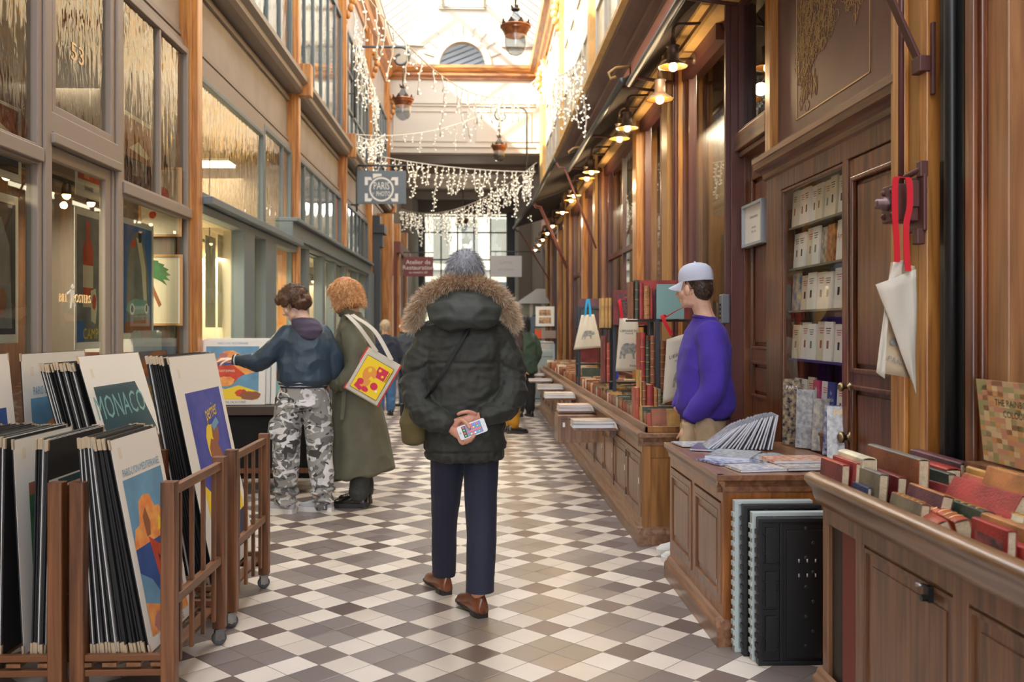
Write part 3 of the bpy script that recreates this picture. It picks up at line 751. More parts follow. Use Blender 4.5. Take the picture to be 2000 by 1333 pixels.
def art(kind, w, h):
    """printed picture on a sheet w x h, lower left corner at the origin; layers lie a hair apart like ink on paper"""
    a = MB(); z = [0.0008]
    def S(poly, k):
        a.sheet([(x * w, y * h) for x, y in poly], z[0], PI[k]); z[0] += 0.00012
    def R_(x0, y0, x1, y1, k): S([(x0, y0), (x1, y0), (x1, y1), (x0, y1)], k)
    def T(t, x, y, s, k, sx=1.0, rot=0.0):
        a.merge(text_mb(t, s * h, PI[k], M=TR(x * w, y * h, z[0], 0, 0, rot), sx=sx)); z[0] += 0.00012
    def blob(cx, cy, r, k, n=18, j=0.25, ry=None, sd=1):
        rr = random.Random(sd); S([(cx + r * (1 + j * (rr.random() - .5)) * cos(2 * pi * i / n), cy + (ry or r) * (1 + j * (rr.random() - .5)) * sin(2 * pi * i / n)) for i in range(n)], k)
    if kind == 'coast':       # red rocks over a blue bay
        R_(0.1, 0.06, 0.92, 0.80, 'sky')
        S([(0.1, 0.50), (0.16, 0.56), (0.25, 0.57), (0.32, 0.68), (0.42, 0.70), (0.55, 0.69), (0.62, 0.62), (0.70, 0.62), (0.80, 0.56), (0.92, 0.53), (0.92, 0.40), (0.1, 0.40)], 'orange')
        S([(0.34, 0.60), (0.42, 0.64), (0.47, 0.56), (0.44, 0.50), (0.36, 0.50)], 'tan'); S([(0.6, 0.5), (0.66, 0.58), (0.74, 0.5)], 'yellow')
        R_(0.1, 0.2, 0.92, 0.47, 'sea'); S([(0.1, 0.2), (0.1, 0.36), (0.3, 0.30), (0.5, 0.16), (0.5, 0.1)], 'sky')
        S([(0.38, 0.50), (0.62, 0.42), (0.80, 0.30), (0.78, 0.16), (0.6, 0.1), (0.48, 0.22)], 'red'); S([(0.50, 0.40), (0.62, 0.34), (0.66, 0.18), (0.58, 0.2)], 'ink')
        S([(0.1, 0.06), (0.1, 0.22), (0.4, 0.16), (0.7, 0.12), (0.92, 0.18), (0.92, 0.06)], 'orange'); blob(0.3, 0.1, 0.12, 'rose', ry=0.05)
        T('PARIS-LYON-MÉDITERRANÉE', 0.51, 0.83, 0.052, 'sky', sx=0.72); T('LA PLAGE DE CALVI.CORSE', 0.5, 0.03, 0.04, 'ink', sx=0.72)
    elif kind == 'coast_big':
        R_(0.1, 0.08, 0.9, 0.9, 'sky')
        S([(0.1, 0.62), (0.2, 0.66), (0.3, 0.72), (0.36, 0.82), (0.5, 0.84), (0.62, 0.78), (0.7, 0.70), (0.8, 0.66), (0.8, 0.55), (0.1, 0.55)], 'orange'); blob(0.36, 0.76, 0.07, 'rose', ry=0.04)
        R_(0.1, 0.60, 0.5, 0.65, 'sea'); S([(0.14, 0.58), (0.5, 0.62), (0.84, 0.55), (0.6, 0.42), (0.5, 0.30), (0.3, 0.30), (0.2, 0.44)], 'red'); S([(0.5, 0.62), (0.9, 0.52), (0.7, 0.46)], 'orange')
        S([(0.1, 0.08), (0.1, 0.34), (0.4, 0.24), (0.6, 0.30), (0.9, 0.20), (0.9, 0.08)], 'yellow'); blob(0.64, 0.18, 0.09, 'red', ry=0.06); blob(0.78, 0.14, 0.16, 'tan', ry=0.07); blob(0.4, 0.36, 0.14, 'orange', ry=0.08)
        T('PARIS LYON MEDITERRANÉE', 0.5, 0.945, 0.045, 'sky', sx=0.8); T('PLAGE DE CALVI.CORSE', 0.5, 0.04, 0.05, 'ink', sx=0.8); T("SAINT RAPHAEL", 0.42, 0.52, 0.05, 'cream', sx=0.7)
    elif kind == 'regatta':   # dark green shapes with big capitals
        S([(0.08, 0.10), (0.10, 0.86), (0.78, 0.86), (0.94, 0.62), (0.94, 0.60), (0.80, 0.64), (0.70, 0.40), (0.90, 0.12)], 'dteal')
        T('MONACO', 0.45, 0.76, 0.15, 'teal', sx=0.82)
        S([(0.14, 0.62), (0.3, 0.58), (0.26, 0.12), (0.14, 0.12)], 'grey'); S([(0.34, 0.60), (0.44, 0.56), (0.52, 0.12), (0.36, 0.12)], 'navy'); S([(0.50, 0.52), (0.86, 0.30), (0.80, 0.14), (0.55, 0.14)], 'teal'); S([(0.18, 0.3), (0.3, 0.34), (0.52, 0.12), (0.2, 0.12)], 'white')
        T('1.2 JUIN 1952', 0.66, 0.24, 0.06, 'ink', sx=0.85)
    elif kind == 'fizz':      # violet ground, brown figure with a green bottle
        R_(0.17, 0.06, 0.92, 0.83, 'violet'); S([(0.17, 0.06), (0.34, 0.06), (0.62, 0.36), (0.92, 0.30), (0.92, 0.06)], 'navy')
        S([(0.17, 0.42), (0.17, 0.06), (0.5, 0.10), (0.44, 0.30)], 'yellow'); S([(0.5, 0.36), (0.92, 0.44), (0.92, 0.22), (0.62, 0.2)], 'yellow')
        blob(0.52, 0.58, 0.11, 'yellow', ry=0.09, sd=3); S([(0.44, 0.56), (0.50, 0.60), (0.62, 0.58), (0.70, 0.50), (0.72, 0.36), (0.66, 0.24), (0.54, 0.2), (0.46, 0.28), (0.44, 0.40)], 'tan'); blob(0.62, 0.62, 0.075, 'tan', ry=0.05, sd=5)
        S([(0.50, 0.30), (0.58, 0.32), (0.62, 0.22), (0.66, 0.12), (0.58, 0.08), (0.52, 0.16)], 'green'); S([(0.56, 0.12), (0.64, 0.13), (0.66, 0.07), (0.58, 0.06)], 'cream')
        T('perrier', 0.62, 0.725, 0.105, 'yellow', sx=0.62, rot=0.12); S([(0.56, 0.66), (0.7, 0.69), (0.74, 0.66), (0.6, 0.63)], 'sky')
    elif kind == 'alp':       # blue sky above a pale slope
        R_(0.1, 0.25, 0.9, 0.78, 'sea'); S([(0.1, 0.25), (0.1, 0.46), (0.4, 0.50), (0.6, 0.58), (0.72, 0.5), (0.9, 0.66), (0.9, 0.25)], 'cream'); S([(0.6, 0.25), (0.8, 0.5), (0.84, 0.4), (0.9, 0.4), (0.9, 0.25)], 'sea')
        T('SPORTS D\'HIVER', 0.6, 0.80, 0.03, 'sea', sx=0.8)
    elif kind == 'garden':
        R_(0.2, 0.1, 0.92, 0.76, 'green'); R_(0.2, 0.72, 0.92, 0.78, 'tan')
        for i in range(14): blob(0.26 + (i * 0.37) % 0.6, 0.15 + (i * 0.23) % 0.5, 0.05, ['yellow', 'dteal', 'cream', 'sea'][i % 4], ry=0.03, sd=i)
    elif kind == 'night':
        R_(0.15, 0.1, 0.95, 0.8, 'dteal'); S([(0.15, 0.4), (0.4, 0.5), (0.7, 0.46), (0.95, 0.56), (0.95, 0.1), (0.15, 0.1)], 'sea'); S([(0.5, 0.56), (0.7, 0.62), (0.95, 0.58), (0.95, 0.7), (0.6, 0.66)], 'tan')
    elif kind == 'motor':     # tall dark arch with a small blue car
        R_(0.07, 0.05, 0.93, 0.95, 'blue'); S([(0.14, 0.05), (0.16, 0.5), (0.26, 0.78), (0.4, 0.9), (0.56, 0.9), (0.72, 0.76), (0.84, 0.5), (0.88, 0.05)], 'grey'); S([(0.44, 0.86), (0.6, 0.84), (0.74, 0.6), (0.78, 0.3), (0.68, 0.3), (0.6, 0.6)], 'cream'); S([(0.5, 0.9), (0.6, 0.92), (0.6, 0.82), (0.52, 0.82)], 'ink')
        blob(0.36, 0.8, 0.07, 'red', ry=0.035, j=0); S([(0.14, 0.24), (0.2, 0.3), (0.4, 0.34), (0.76, 0.33), (0.82, 0.27), (0.8, 0.22), (0.3, 0.2)], 'teal'); blob(0.32, 0.25, 0.07, 'white', ry=0.05, j=0); blob(0.76, 0.26, 0.06, 'white', ry=0.045, j=0); blob(0.32, 0.25, 0.04, 'ink', ry=0.03, j=0); blob(0.76, 0.26, 0.035, 'ink', ry=0.03, j=0)
        S([(0.1, 0.05), (0.1, 0.14), (0.9, 0.17), (0.9, 0.05)], 'tan')
    elif kind == 'bottle':
        R_(0.07, 0.05, 0.93, 0.95, 'grey'); S([(0.3, 0.3), (0.3, 0.72), (0.42, 0.80), (0.44, 0.92), (0.56, 0.92), (0.58, 0.80), (0.7, 0.72), (0.7, 0.3)], 'cream'); S([(0.3, 0.6), (0.3, 0.72), (0.42, 0.80), (0.44, 0.92), (0.56, 0.92), (0.58, 0.80), (0.7, 0.72), (0.7, 0.6)], 'red'); R_(0.3, 0.38, 0.7, 0.44, 'red')
        S([(0.62, 0.2), (0.6, 0.42), (0.8, 0.44), (0.86, 0.3), (0.8, 0.18)], 'cream'); blob(0.74, 0.34, 0.08, 'red', ry=0.06); R_(0.08, 0.05, 0.36, 0.2, 'blue'); T('CAMP', 0.6, 0.105, 0.11, 'yellow', sx=0.9)
    elif kind == 'letters':
        R_(0.07, 0.3, 0.93, 0.95, 'red'); R_(0.07, 0.3, 0.93, 0.36, 'cream'); T('BANANES', 0.5, 0.2, 0.14, 'ink', sx=0.7); R_(0.3, 0.4, 0.5, 0.9, 'orange')
    elif kind == 'dark':
        R_(0.07, 0.1, 0.93, 0.95, 'tan'); R_(0.07, 0.1, 0.93, 0.5, 'ink'); S([(0.3, 0.3), (0.7, 0.34), (0.74, 0.5), (0.3, 0.48)], 'grey'); S([(0.2, 0.6), (0.5, 0.72), (0.86, 0.6), (0.8, 0.56)], 'cream')
    elif kind == 'arch':
        R_(0.07, 0.06, 0.93, 0.94, 'ink'); S([(0.3, 0.1), (0.32, 0.6), (0.44, 0.82), (0.62, 0.84), (0.8, 0.66), (0.86, 0.1)], 'grey'); blob(0.6, 0.28, 0.14, 'tan', ry=0.1)
    elif kind == 'palm':
        R_(0.02, 0.02, 0.98, 0.98, 'cream')
        for i in range(11):
            t = 2.9 - i * 0.33; S([(0.3, 0.72), (0.3 + 0.34 * cos(t), 0.76 + 0.2 * sin(t)), (0.3 + 0.5 * cos(t - 0.16), 0.72 + 0.26 * sin(t - 0.25)), (0.32 + 0.3 * cos(t - 0.2), 0.7 + 0.1 * sin(t - 0.3))], 'green')
        S([(0.28, 0.72), (0.34, 0.72), (0.46, 0.5), (0.6, 0.28), (0.54, 0.24), (0.4, 0.46)], 'tan'); blob(0.28, 0.56, 0.06, 'yellow', ry=0.12)
    elif kind == 'apple':
        R_(0.02, 0.02, 0.98, 0.98, 'cream'); blob(0.5, 0.6, 0.24, 'red', j=0.05, ry=0.14); S([(0.48, 0.72), (0.3, 0.78), (0.2, 0.75), (0.4, 0.7)], 'ink'); blob(0.3, 0.3, 0.1, 'red', ry=0.06)
    elif kind == 'sketch':
        rr = random.Random(5)
        R_(0.0, 0.0, 1, 1, 'cream')
        for i in range(26):
            x, y = rr.random() * 0.8 + 0.1, rr.random() * 0.8 + 0.1; S([(x, y), (x + 0.02, y), (x + 0.1 * rr.random(), y + 0.1), (x + 0.06 * rr.random(), y + 0.1)], ['grey', 'teal', 'cream'][i % 3])
    elif kind == 'harbor':
        R_(0.1, 0.12, 0.9, 0.9, 'sky'); R_(0.1, 0.12, 0.9, 0.4, 'teal'); S([(0.1, 0.4), (0.1, 0.56), (0.5, 0.5), (0.9, 0.62), (0.9, 0.4)], 'rose')
    return a
def lean_rot(lean, yaw=0.0):
    """frame whose x runs along the passage, y up the sheet, z out towards the passage"""
    m = Matrix(((0, -sin(lean), cos(lean)), (1, 0, 0), (0, cos(lean), sin(lean)))).to_4x4()
    return (Matrix.Rotation(yaw, 4, 'Z') @ m).to_euler()
def poster(loc, w, h, lean, kind, label, group=None, th=0.005, name='poster', cat='poster', yaw=0.0, sleeve=True, rot=None):
    o = thing(name, label, cat, loc, group=group); o.rotation_euler = rot if rot is not None else lean_rot(lean, yaw)
    b = MB(); b.box(0, 0, -th, w, h, -0.0006, 0); b.build('backing_board', PM['black'] if sleeve else PM['edge'], o)
    p = MB(); p.box(0.002, 0.002, -0.0006, w - 0.002, h - 0.002, 0.0004); p.build('paper_sheet', PM['paper'], o)
    if kind: art(kind, w, h).build('print', PMATS, o)
    if sleeve:
        for x in (0.004, w - 0.004):
            for y in (-0.002, h - 0.035): c = MB(); c.box(x - 0.005, y, -th - 0.001, x + 0.005, y + 0.037, 0.0012); c.build('corner_clip', PM['clip'], o)
        t = MB(); t.box(w * 0.12, h * 0.90, 0.0005, w * 0.12 + 0.03, h * 0.90 + 0.045, 0.0009); t.build('price_label', PM['cream'], o)
    return o
def board_proto(w, h, white):
    b = MB(); b.box(0, 0, 0, w, h, 0.0055)
    o = thing('poster', 'black backed poster seen edge-on', 'poster')
    b.build('backing_board', PM['black'], o)
    if white: p = MB(); p.box(0.001, 0.001, 0.0056, w + 0.002, h - 0.004, 0.009); p.build('paper_sheet', PM['edge'], o)
    c = MB()
    for x, y in ((0.0, h - 0.036), (0.0, -0.003), (w, h - 0.036)): c = MB(); c.box(x - 0.006, y, -0.0012, x + 0.006, y + 0.039, 0.0075); c.build('corner_clip', PM['clip'], o)
    return o
def stack(y0, w, h, z0, xb0, xb1, xt0, xt1, n, label, group, seed=1):
    """n boards, feet from xb0 to xb1 and tops from xt0 to xt1"""
    rr = random.Random(seed); protos = {}
    for i in range(n):
        t = i / max(1, n - 1)
        xb, xt = xb0 + (xb1 - xb0) * t, xt0 + (xt1 - xt0) * t
        wh = rr.random() < 0.35
        if wh not in protos: protos[wh] = o = board_proto(w, h, wh)
        else: o = copy_tree(protos[wh])
        o['label'] = label; o['group'] = group
        o.location = (xb, y0 + rr.uniform(-0.006, 0.012), z0 + rr.uniform(0, 0.012)); o.rotation_euler = lean_rot(math.asin((xb - xt) / h))
def caster(mb_parent, x, y, z0=0.0):
    w = MB(); w.lathe([(0.015, -0.011), (0.03, -0.011), (0.032, -0.007), (0.032, 0.007), (0.03, 0.011), (0.015, 0.011)], 18, 0, M=TR(x, y - 0.012, 0.032, pi / 2, 0, 0.5))
    w.lathe([(0.012, -0.014), (0.012, 0.014)], 10, 1, M=TR(x, y - 0.012, 0.032, pi / 2, 0, 0.5))
    f = MB()
    for s in (-1, 1): f.box(-0.02, s * 0.016 - 0.0015, 0.025, 0.018, s * 0.016 + 0.0015, 0.066, M=TR(x, y - 0.006, 0, 0, 0, 0.5))
    f.box(-0.022, -0.02, 0.064, 0.022, 0.02, 0.071, M=TR(x, y, 0, 0, 0, 0.5)); f.lathe([(0.012, 0.068), (0.012, 0.078)], 10, M=TR(x, y))
    c = f.build('caster', mat('zinc', (170, 172, 174), 0.3, metal=1), mb_parent, world=True)
    w.build('wheel', [mat('grey_rubber', (86, 90, 94), 0.6), mat('zinc', (170, 172, 174), 0.3, metal=1)], c, world=True)
M_rack = wood('dark_oak_rack', (78, 46, 24), (134, 86, 50), 0.45, 'z', 0.15)
M_rack_y = wood('dark_oak_rack_rail', (84, 52, 30), (142, 96, 60), 0.45, 'y', 0.15)
def rack(x0, x1, y0, y1, label, h=0.83):
    o = thing('poster_rack', label, 'poster rack', ((x0 + x1) / 2, (y0 + y1) / 2, 0), group=None)
    s = 0.054
    for x in (x0, x1 - s):
        for y in (y0, y1 - s):
            p = MB(); c = 0.004
            p.prism([(x + c, y), (x + s - c, y), (x + s, y + c), (x + s, y + s - c), (x + s - c, y + s), (x + c, y + s), (x, y + s - c), (x, y + c)], 0.075, h)
            p.build('post', M_rack, o, world=True, bev=0.004)
            caster(o, x + s / 2, y + s / 2)
    for x in (x0 + 0.012, x1 - 0.037):
        for z in (0.36, h - 0.055): r_ = MB(); r_.box(x, y0 + s, z, x + 0.026, y1 - s, z + 0.036); r_.build('side_rail', M_rack_y, o, world=True, bev=0.003)
        for i in range(4):
            y = y0 + s + (y1 - y0 - 2 * s) * (i + 0.5) / 4; r_ = MB(); r_.box(x + 0.005, y - 0.012, 0.13, x + 0.02, y + 0.012, h - 0.05); r_.build('slat', M_rack, o, world=True, bev=0.002)
    for z in (0.115, 0.17):
      for y in (y0 + 0.01, y1 - 0.035):
        r_ = MB(); r_.box(x0 + s, y, z, x1 - s, y + 0.025, z + 0.025); r_.build('end_rail', mat('dark_oak_end', (112, 70, 40), 0.45), o, world=True, bev=0.003)
    r_ = MB()
    for i in range(4): x = x0 + 0.03 + i * (x1 - x0 - 0.12) / 3; r_.box(x, y0 + 0.01, 0.15, x + 0.05, y1 - 0.01, 0.165)
    r_.build('bottom_board', M_rack_y, o, world=True)
    return o
rack(-1.505, -1.12, 3.41, 4.12, 'dark oak slatted poster rack on casters nearest the middle of the aisle')
rack(-1.51, -1.13, 4.30, 5.00, 'dark oak slatted poster rack on casters holding the tall violet poster')
rack(-1.99, -1.53, 3.41, 4.12, 'dark oak poster rack at the left edge, beside the rack with the red rock poster')
rack(-2.32, -1.70, 4.34, 5.00, 'dark oak poster rack behind, mostly hidden under the MONACO poster boards')
# front right rack
stack(3.45, 0.50, 0.80, 0.185, -1.44, -1.245, -1.49, -1.395, 19, 'black poster board standing edge-on behind the red rock poster in the front rack', 'boards in the front right rack', 3)
poster((-1.222, 3.45, 0.185), 0.50, 0.81, 0.19, 'coast', 'sleeved travel poster of red rocks and a sail, in front of the nearest rack')
# front left rack
stack(3.45, 0.50, 0.80, 0.185, -1.98, -1.77, -2.06, -1.755, 24, 'black poster board standing edge-on in the leftmost rack, left of the garden poster', 'boards at the left of the leftmost rack', 4)
poster((-1.685, 3.45, 0.185), 0.50, 0.80, 0.05, 'garden', 'sleeved poster with a green garden print in the leftmost rack')
stack(3.45, 0.50, 0.79, 0.185, -1.662, -1.622, -1.645, -1.60, 5, 'black poster board standing edge-on in the leftmost rack, right of the garden poster', 'boards at the right of the leftmost rack', 5)
poster((-1.612, 3.46, 0.185), 0.50, 0.80, -0.02, 'night', 'sleeved poster of a dark blue bay at the right side of the leftmost rack')
# back racks with the tall boards
stack(4.37, 0.77, 1.09, 0.185, -1.38, -1.275, -1.575, -1.495, 10, 'black poster board standing edge-on behind the tall violet poster', 'boards behind the violet poster', 6)
poster((-1.245, 4.37, 0.185), 0.77, 1.10, 0.205, 'fizz', 'tall sleeved violet poster lettered perrier leaning in the second rack')
stack(4.36, 0.76, 1.07, 0.19, -1.78, -1.64, -2.06, -1.905, 13, 'black poster board standing edge-on left of the MONACO poster', 'boards behind the MONACO poster', 7)
poster((-1.575, 4.36, 0.19), 0.77, 1.12, 0.28, 'regatta', 'sleeved dark green poster lettered MONACO in the back rack')
poster((-2.08, 4.36, 0.2), 0.70, 1.08, 0.06, 'coast', 'sleeved rock and sea poster half hidden by boards, left of the MONACO poster')
poster((-2.03, 3.56, 0.19), 0.68, 1.10, 0.10, 'alp', 'sleeved poster of a blue sky over a pale slope at the left edge')
stack(3.58, 0.66, 1.08, 0.19, -2.30, -2.12, -2.38, -2.18, 6, 'black poster board standing edge-on at the left edge behind the blue sky poster', 'boards at the left edge', 8)

# table of prints in front of the blue-grey shop
o = thing('display_table', 'dark table set against the blue-grey shopfront, carrying the boxed prints', 'table', (-2.0, 8.1, 0))
mb = MB(); mb.box(-2.36, 7.8, 0.66, -1.30, 8.5, 0.735); mb.build('tabletop', mat('dark_table', (74, 60, 54), 0.4), o, world=True, bev=0.004)
mb = MB(); mb.box(-2.34, 7.83, 0.12, -1.36, 8.47, 0.65); mb.build('skirt', mat('black_cloth', (16, 15, 16), 0.9), o, world=True)
for x in (-2.33, -1.36):
    for y in (7.83, 8.42): mb = MB(); mb.box(x, y, 0, x + 0.05, y + 0.05, 0.66); mb.build('leg', M_dark, o, world=True)
mb = MB(); mb.box(-2.3, 7.80, 0.17, -1.33, 7.83, 0.21); mb.build('stretcher', M_rack, o, world=True)
def upright(x0, y, z, w, h, kind, label, lean=0.12, group=None, sleeve=False, th=0.004, yaw=0):
    e = (Matrix.Rotation(yaw, 4, 'Z') @ Euler((pi / 2 - lean, 0, 0)).to_matrix().to_4x4()).to_euler()
    return poster((x0, y, z), w, h, 0, kind, label, group, th, rot=e, sleeve=sleeve)
upright(-2.40, 7.90, 0.74, 0.56, 0.56, 'coast_big', 'print of an orange rock coast facing the aisle on the dark table', yaw=0.06)
upright(-1.80, 7.98, 0.74, 0.40, 0.53, 'harbor', 'print of a pale blue harbour on the dark table, right of the orange coast print', yaw=0.06)
for i in range(9):
    upright(-2.39 + 0.004 * i, 7.96 + i * 0.035, 0.74, 0.58, 0.56 + 0.004 * (i % 4), None, 'white backed print filed behind the orange coast print on the dark table', group='prints filed in the box on the dark table', yaw=0.06)
for i in range(6):
    upright(-1.80 + 0.004 * i, 8.03 + i * 0.035, 0.74, 0.42, 0.53 + 0.004 * (i % 3), None, 'white backed print filed behind the harbour print on the dark table', group='prints filed behind the harbour print', yaw=0.06)

# ---------------------------------------------------------------- inside the poster shop
mb = MB(); mb.box(-3.62, 3.1, 0, -3.55, 7.7, 3.7); struct(mb.build('wall_inside_poster_shop', wood('inner_brown_panelling', (74, 46, 30), (116, 78, 52), 0.5, 'z')))
mb = MB(); mb.box(-3.5, 3.2, 0, -2.6, 7.7, 0.5); struct(mb.build('trim_95', M_brown_y))
def window_poster(u0, u1, v0, v1, kind, label, X=-2.56, name='poster', fr=None):
    a = onX(u0, v1, X); b = onX(u1, v1, X); ym = (a.y + b.y) / 2; d = onX((u0 + u1) / 2, v1, X)
    z0 = onX((u0 + u1) / 2, v1, X).z; z1 = onX((u0 + u1) / 2, v0, X).z
    w, h = b.y - a.y, z1 - z0
    o = poster((X, a.y, z0), w, h, 0.0, kind, label, sleeve=False, name=name)
    if fr:
        f = MB(); t = 0.025
        f.box(-t, -t, -0.01, 0, h + t, 0.012); f.box(w, -t, -0.01, w + t, h + t, 0.012); f.box(0, -t, -0.01, w, 0, 0.012); f.box(0, h, -0.01, w, h + t, 0.012)
        f.build('frame', fr, o)
    return o
window_poster(-60, 36, 372, 672, 'arch', 'large white-bordered poster of a dark arch in the leftmost window')
window_poster(-60, 42, 190, 342, 'dark', 'dark poster with a white border behind the leftmost upper pane')
window_poster(146, 196, 410, 682, 'bottle', 'aperitif poster with a red and cream bottle behind the door glass', X=-2.62)
window_poster(148, 198, 296, 388, 'letters', 'poster lettered BAN above the aperitif poster behind the door glass', X=-2.62)
window_poster(236, 300, 432, 662, 'motor', 'tall blue poster of an arch and a small racing car in the window', X=-2.60)
window_poster(238, 300, 230, 398, 'dark', 'poster with a dark lower half hanging above the racing car poster', X=-2.60)
def end_frame(u0, u1, v0, v1, kind, label):
    a = onY(u0, v1, 7.55); b = onY(u1, v0, 7.55); w, h = b.x - a.x, b.z - a.z
    o = poster((a.x, 7.55, a.z), w, h, 0, kind, label, sleeve=False, rot=Euler((pi / 2, 0, 0))); t = 0.018
    f = MB()
    for q in ((-t, -t, 0, h + t), (w, -t, w + t, h + t), (0, -t, w, 0), (0, h, w, h + t)): f.box(q[0], q[1], -0.01, q[2], q[3], 0.012)
    f.build('frame', mat('pale_oak_frame', (196, 152, 100), 0.4), o)
end_frame(262, 352, 502, 632, 'palm', 'framed botanical print of a palm on the end wall of the poster shop')
end_frame(276, 350, 332, 458, 'apple', 'framed print of a red apple above the palm print')
mb = MB(); mb.box(-3.5, 7.6, 0.5, -2.5, 7.64, 3.7); struct(mb.build('wall_inside_side', mat('inner_grey_wall', (128, 118, 110), 0.8)))
for i, (y, z, kd) in enumerate(((5.0, 1.5, 'garden'), (5.6, 2.2, 'garden'), (5.7, 1.5, 'night'), (4.4, 2.0, 'night'), (6.3, 1.6, 'garden'))):
    o = poster((-3.5, y, z), 0.5, 0.55, 0, kd, ['small green garden print on the brown panelling, lower left', 'green garden print high on the brown panelling behind the door', 'dark blue print under the high garden print on the panelling', 'dark blue print near the left end of the brown panelling', 'green garden print at the right end of the brown panelling'][i], sleeve=False)
    f = MB(); [f.box(*q) for q in ((-.04, -.04, -.01, 0, .59, .015), (.5, -.04, -.01, .54, .59, .015), (0, -.04, -.01, .5, 0, .015), (0, .55, -.01, .5, .59, .015))]; f.build('frame', mat('gilt_frame', (150, 110, 60), 0.4), o)
# bundle of white sheets on the window ledge
o = thing('print_box', 'box of white edged prints on the poster shop window ledge', 'box of prints', (-2.75, 7.3, 1.2))
mb = MB(); mb.box(-2.95, 6.90, 0.55, -2.55, 7.56, 1.22); mb.build('box', M_brown, o, world=True)
mb = MB()
for i in range(26): mb.box(-2.94, 6.93 + i * 0.024, 1.2, -2.58, 6.942 + i * 0.024, 1.36 + 0.01 * (i % 3))
mb.build('sheets', PM['edge'], o, world=True)['kind'] = 'stuff'
# spot lamps on a rail in the two left shops
def spot_rail(x, y0, y1, z, n, label, e):
    o = thing('track_light', label, 'ceiling light', (x, (y0 + y1) / 2, z))
    mb = MB(); mb.box(x - 0.015, y0, z, x + 0.015, y1, z + 0.03); mb.box(x - 0.004, (y0 + y1) / 2, z + 0.03, x + 0.004, (y0 + y1) / 2 + 0.01, 3.72); mb.build('rail', M_black, o, world=True)
    for i in range(n):
        y = y0 + (y1 - y0) * (i + 0.5) / n
        s = MB(); s.lathe([(0.02, 0), (0.032, -0.02), (0.036, -0.08)], 12, M=TR(x, y, z)); s.build('spot_head', M_black, o, world=True)
        b = MB(); b.ball((x, y, z - 0.085), 0.03, 10); b.build('bulb', M_bulb, o, world=True)
    lamp('shop_light', 'AREA', (x, (y0 + y1) / 2, z - 0.15), e, (1, 0.82, 0.6), y1 - y0, size_y=0.3, rot=(0, 0, pi / 2))
spot_rail(-3.0, 3.6, 7.4, 2.45, 9, 'rail of small warm spotlights inside the poster shop', 70)
spot_rail(-2.9, 8.1, 11.8, 2.3, 7, 'rail of small warm spotlights inside the blue-grey fronted shop', 70)
spot_rail(-2.9, 12.4, 19.0, 2.3, 8, 'rail of small warm spotlights far along the blue-grey shopfront', 90)
# inside the blue-grey shop
mb = MB(); mb.box(-3.1, 7.96, 0.5, -3.04, 19.4, 2.5, 0); mb.box(-3.1, 10.0, 0.5, -2.5, 10.06, 2.5, 0); mb.box(-3.3, 7.96, 2.48, -2.6, 19.4, 2.54, 0); mb.box(-3.1, 7.9, 0.44, -2.5, 19.4, 0.9, 1)
struct(mb.build('wall_inside_print_shop', [mat('warm_white_wall', (226, 214, 190), 0.8), M_white]))
mb = MB(); mb.box(-4.5, 7.96, 2.6, -4.45, 24.2, 3.7); struct(mb.build('wall_inside_upper', mat('warm_white_wall', (226, 214, 190), 0.8)))
for i, (u0, u1) in enumerate(((401, 421), (425, 450))):
    window_poster(u0, u1, 462, 640, 'sketch', ['tall pale drawing hanging in the blue-grey shop window, left one', 'tall pale drawing hanging in the blue-grey shop window, right one'][i], X=-2.75 - 0.03 * i)
window_poster(488, 512, 470, 690, 'harbor', 'narrow pale green poster between the two blue-grey posts', X=-2.56)
for i in range(5):
    y = (12.7, 13.6, 14.5, 17.0, 18.0)[i]
    poster((-2.8, y, 0.95), 0.5, 0.9, 0.1, 'sketch', 'pale drawing displayed far along the blue-grey shopfront', sleeve=False, group='drawings along the far shopfront')
for i in range(5):
    o = thing('ceiling_light', 'long warm ceiling light panel in the upper room above the blue-grey shop', 'ceiling light', (-3.6, 8.6 + i * 1.4, 3.4), group='light panels in the upper room')
    mb = MB(); mb.box(-0.55, -0.16, 0, 0.55, 0.16, 0.03); mb.build('diffuser', M_tube, o); mb = MB(); mb.box(-0.57, -0.18, 0.03, 0.57, 0.18, 0.06); mb.box(-0.01, -0.01, 0.06, 0.01, 0.01, 0.33); mb.build('housing', M_white, o)
lamp('upper_room_light', 'AREA', (-3.6, 11, 3.36), 120, (1, 0.86, 0.66), 7, size_y=1, rot=(0, 0, pi / 2))
# lettering on the glass
def glass_text(txt, u, v, hpx, m, label, X=-2.443, sx=1.0, two=None, name='window_lettering', cat='lettering', align='CENTER'):
    p = onX(u, v, X); s = hpx * p.y / F_PX * 1.35
    fr = Matrix(((0, 0, 1, p.x), (1, 0, 0, p.y), (0, 1, 0, p.z), (0, 0, 0, 1)))
    mb = text_mb(txt, s, 0, M=fr, ext=0.0015, sx=sx, align=align)
    o = mb.build(name, m); tag(o, label, cat); return o
M_goldletter = mat('gold_letter', (244, 206, 150), 0.4); M_redletter = mat('red_letter', (176, 40, 40), 0.5)
glass_text('53', 152, 108, 36, M_goldletter, 'gilt house number 53 on the glass above the shop door', sx=1.3, name='house_number', cat='number')
glass_text('BILL', 124, 583, 17, M_goldletter, 'cream word BILL lettered on the shop door glass', sx=0.9)
glass_text('POSTERS', 160, 585, 17, M_goldletter, 'cream word POSTERS lettered on the shop door glass', sx=0.9)
mb = MB()
p = onX(139, 577, -2.443)
fr = Matrix(((0, 0, 1, p.x), (1, 0, 0, p.y), (0, 1, 0, p.z), (0, 0, 0, 1)))
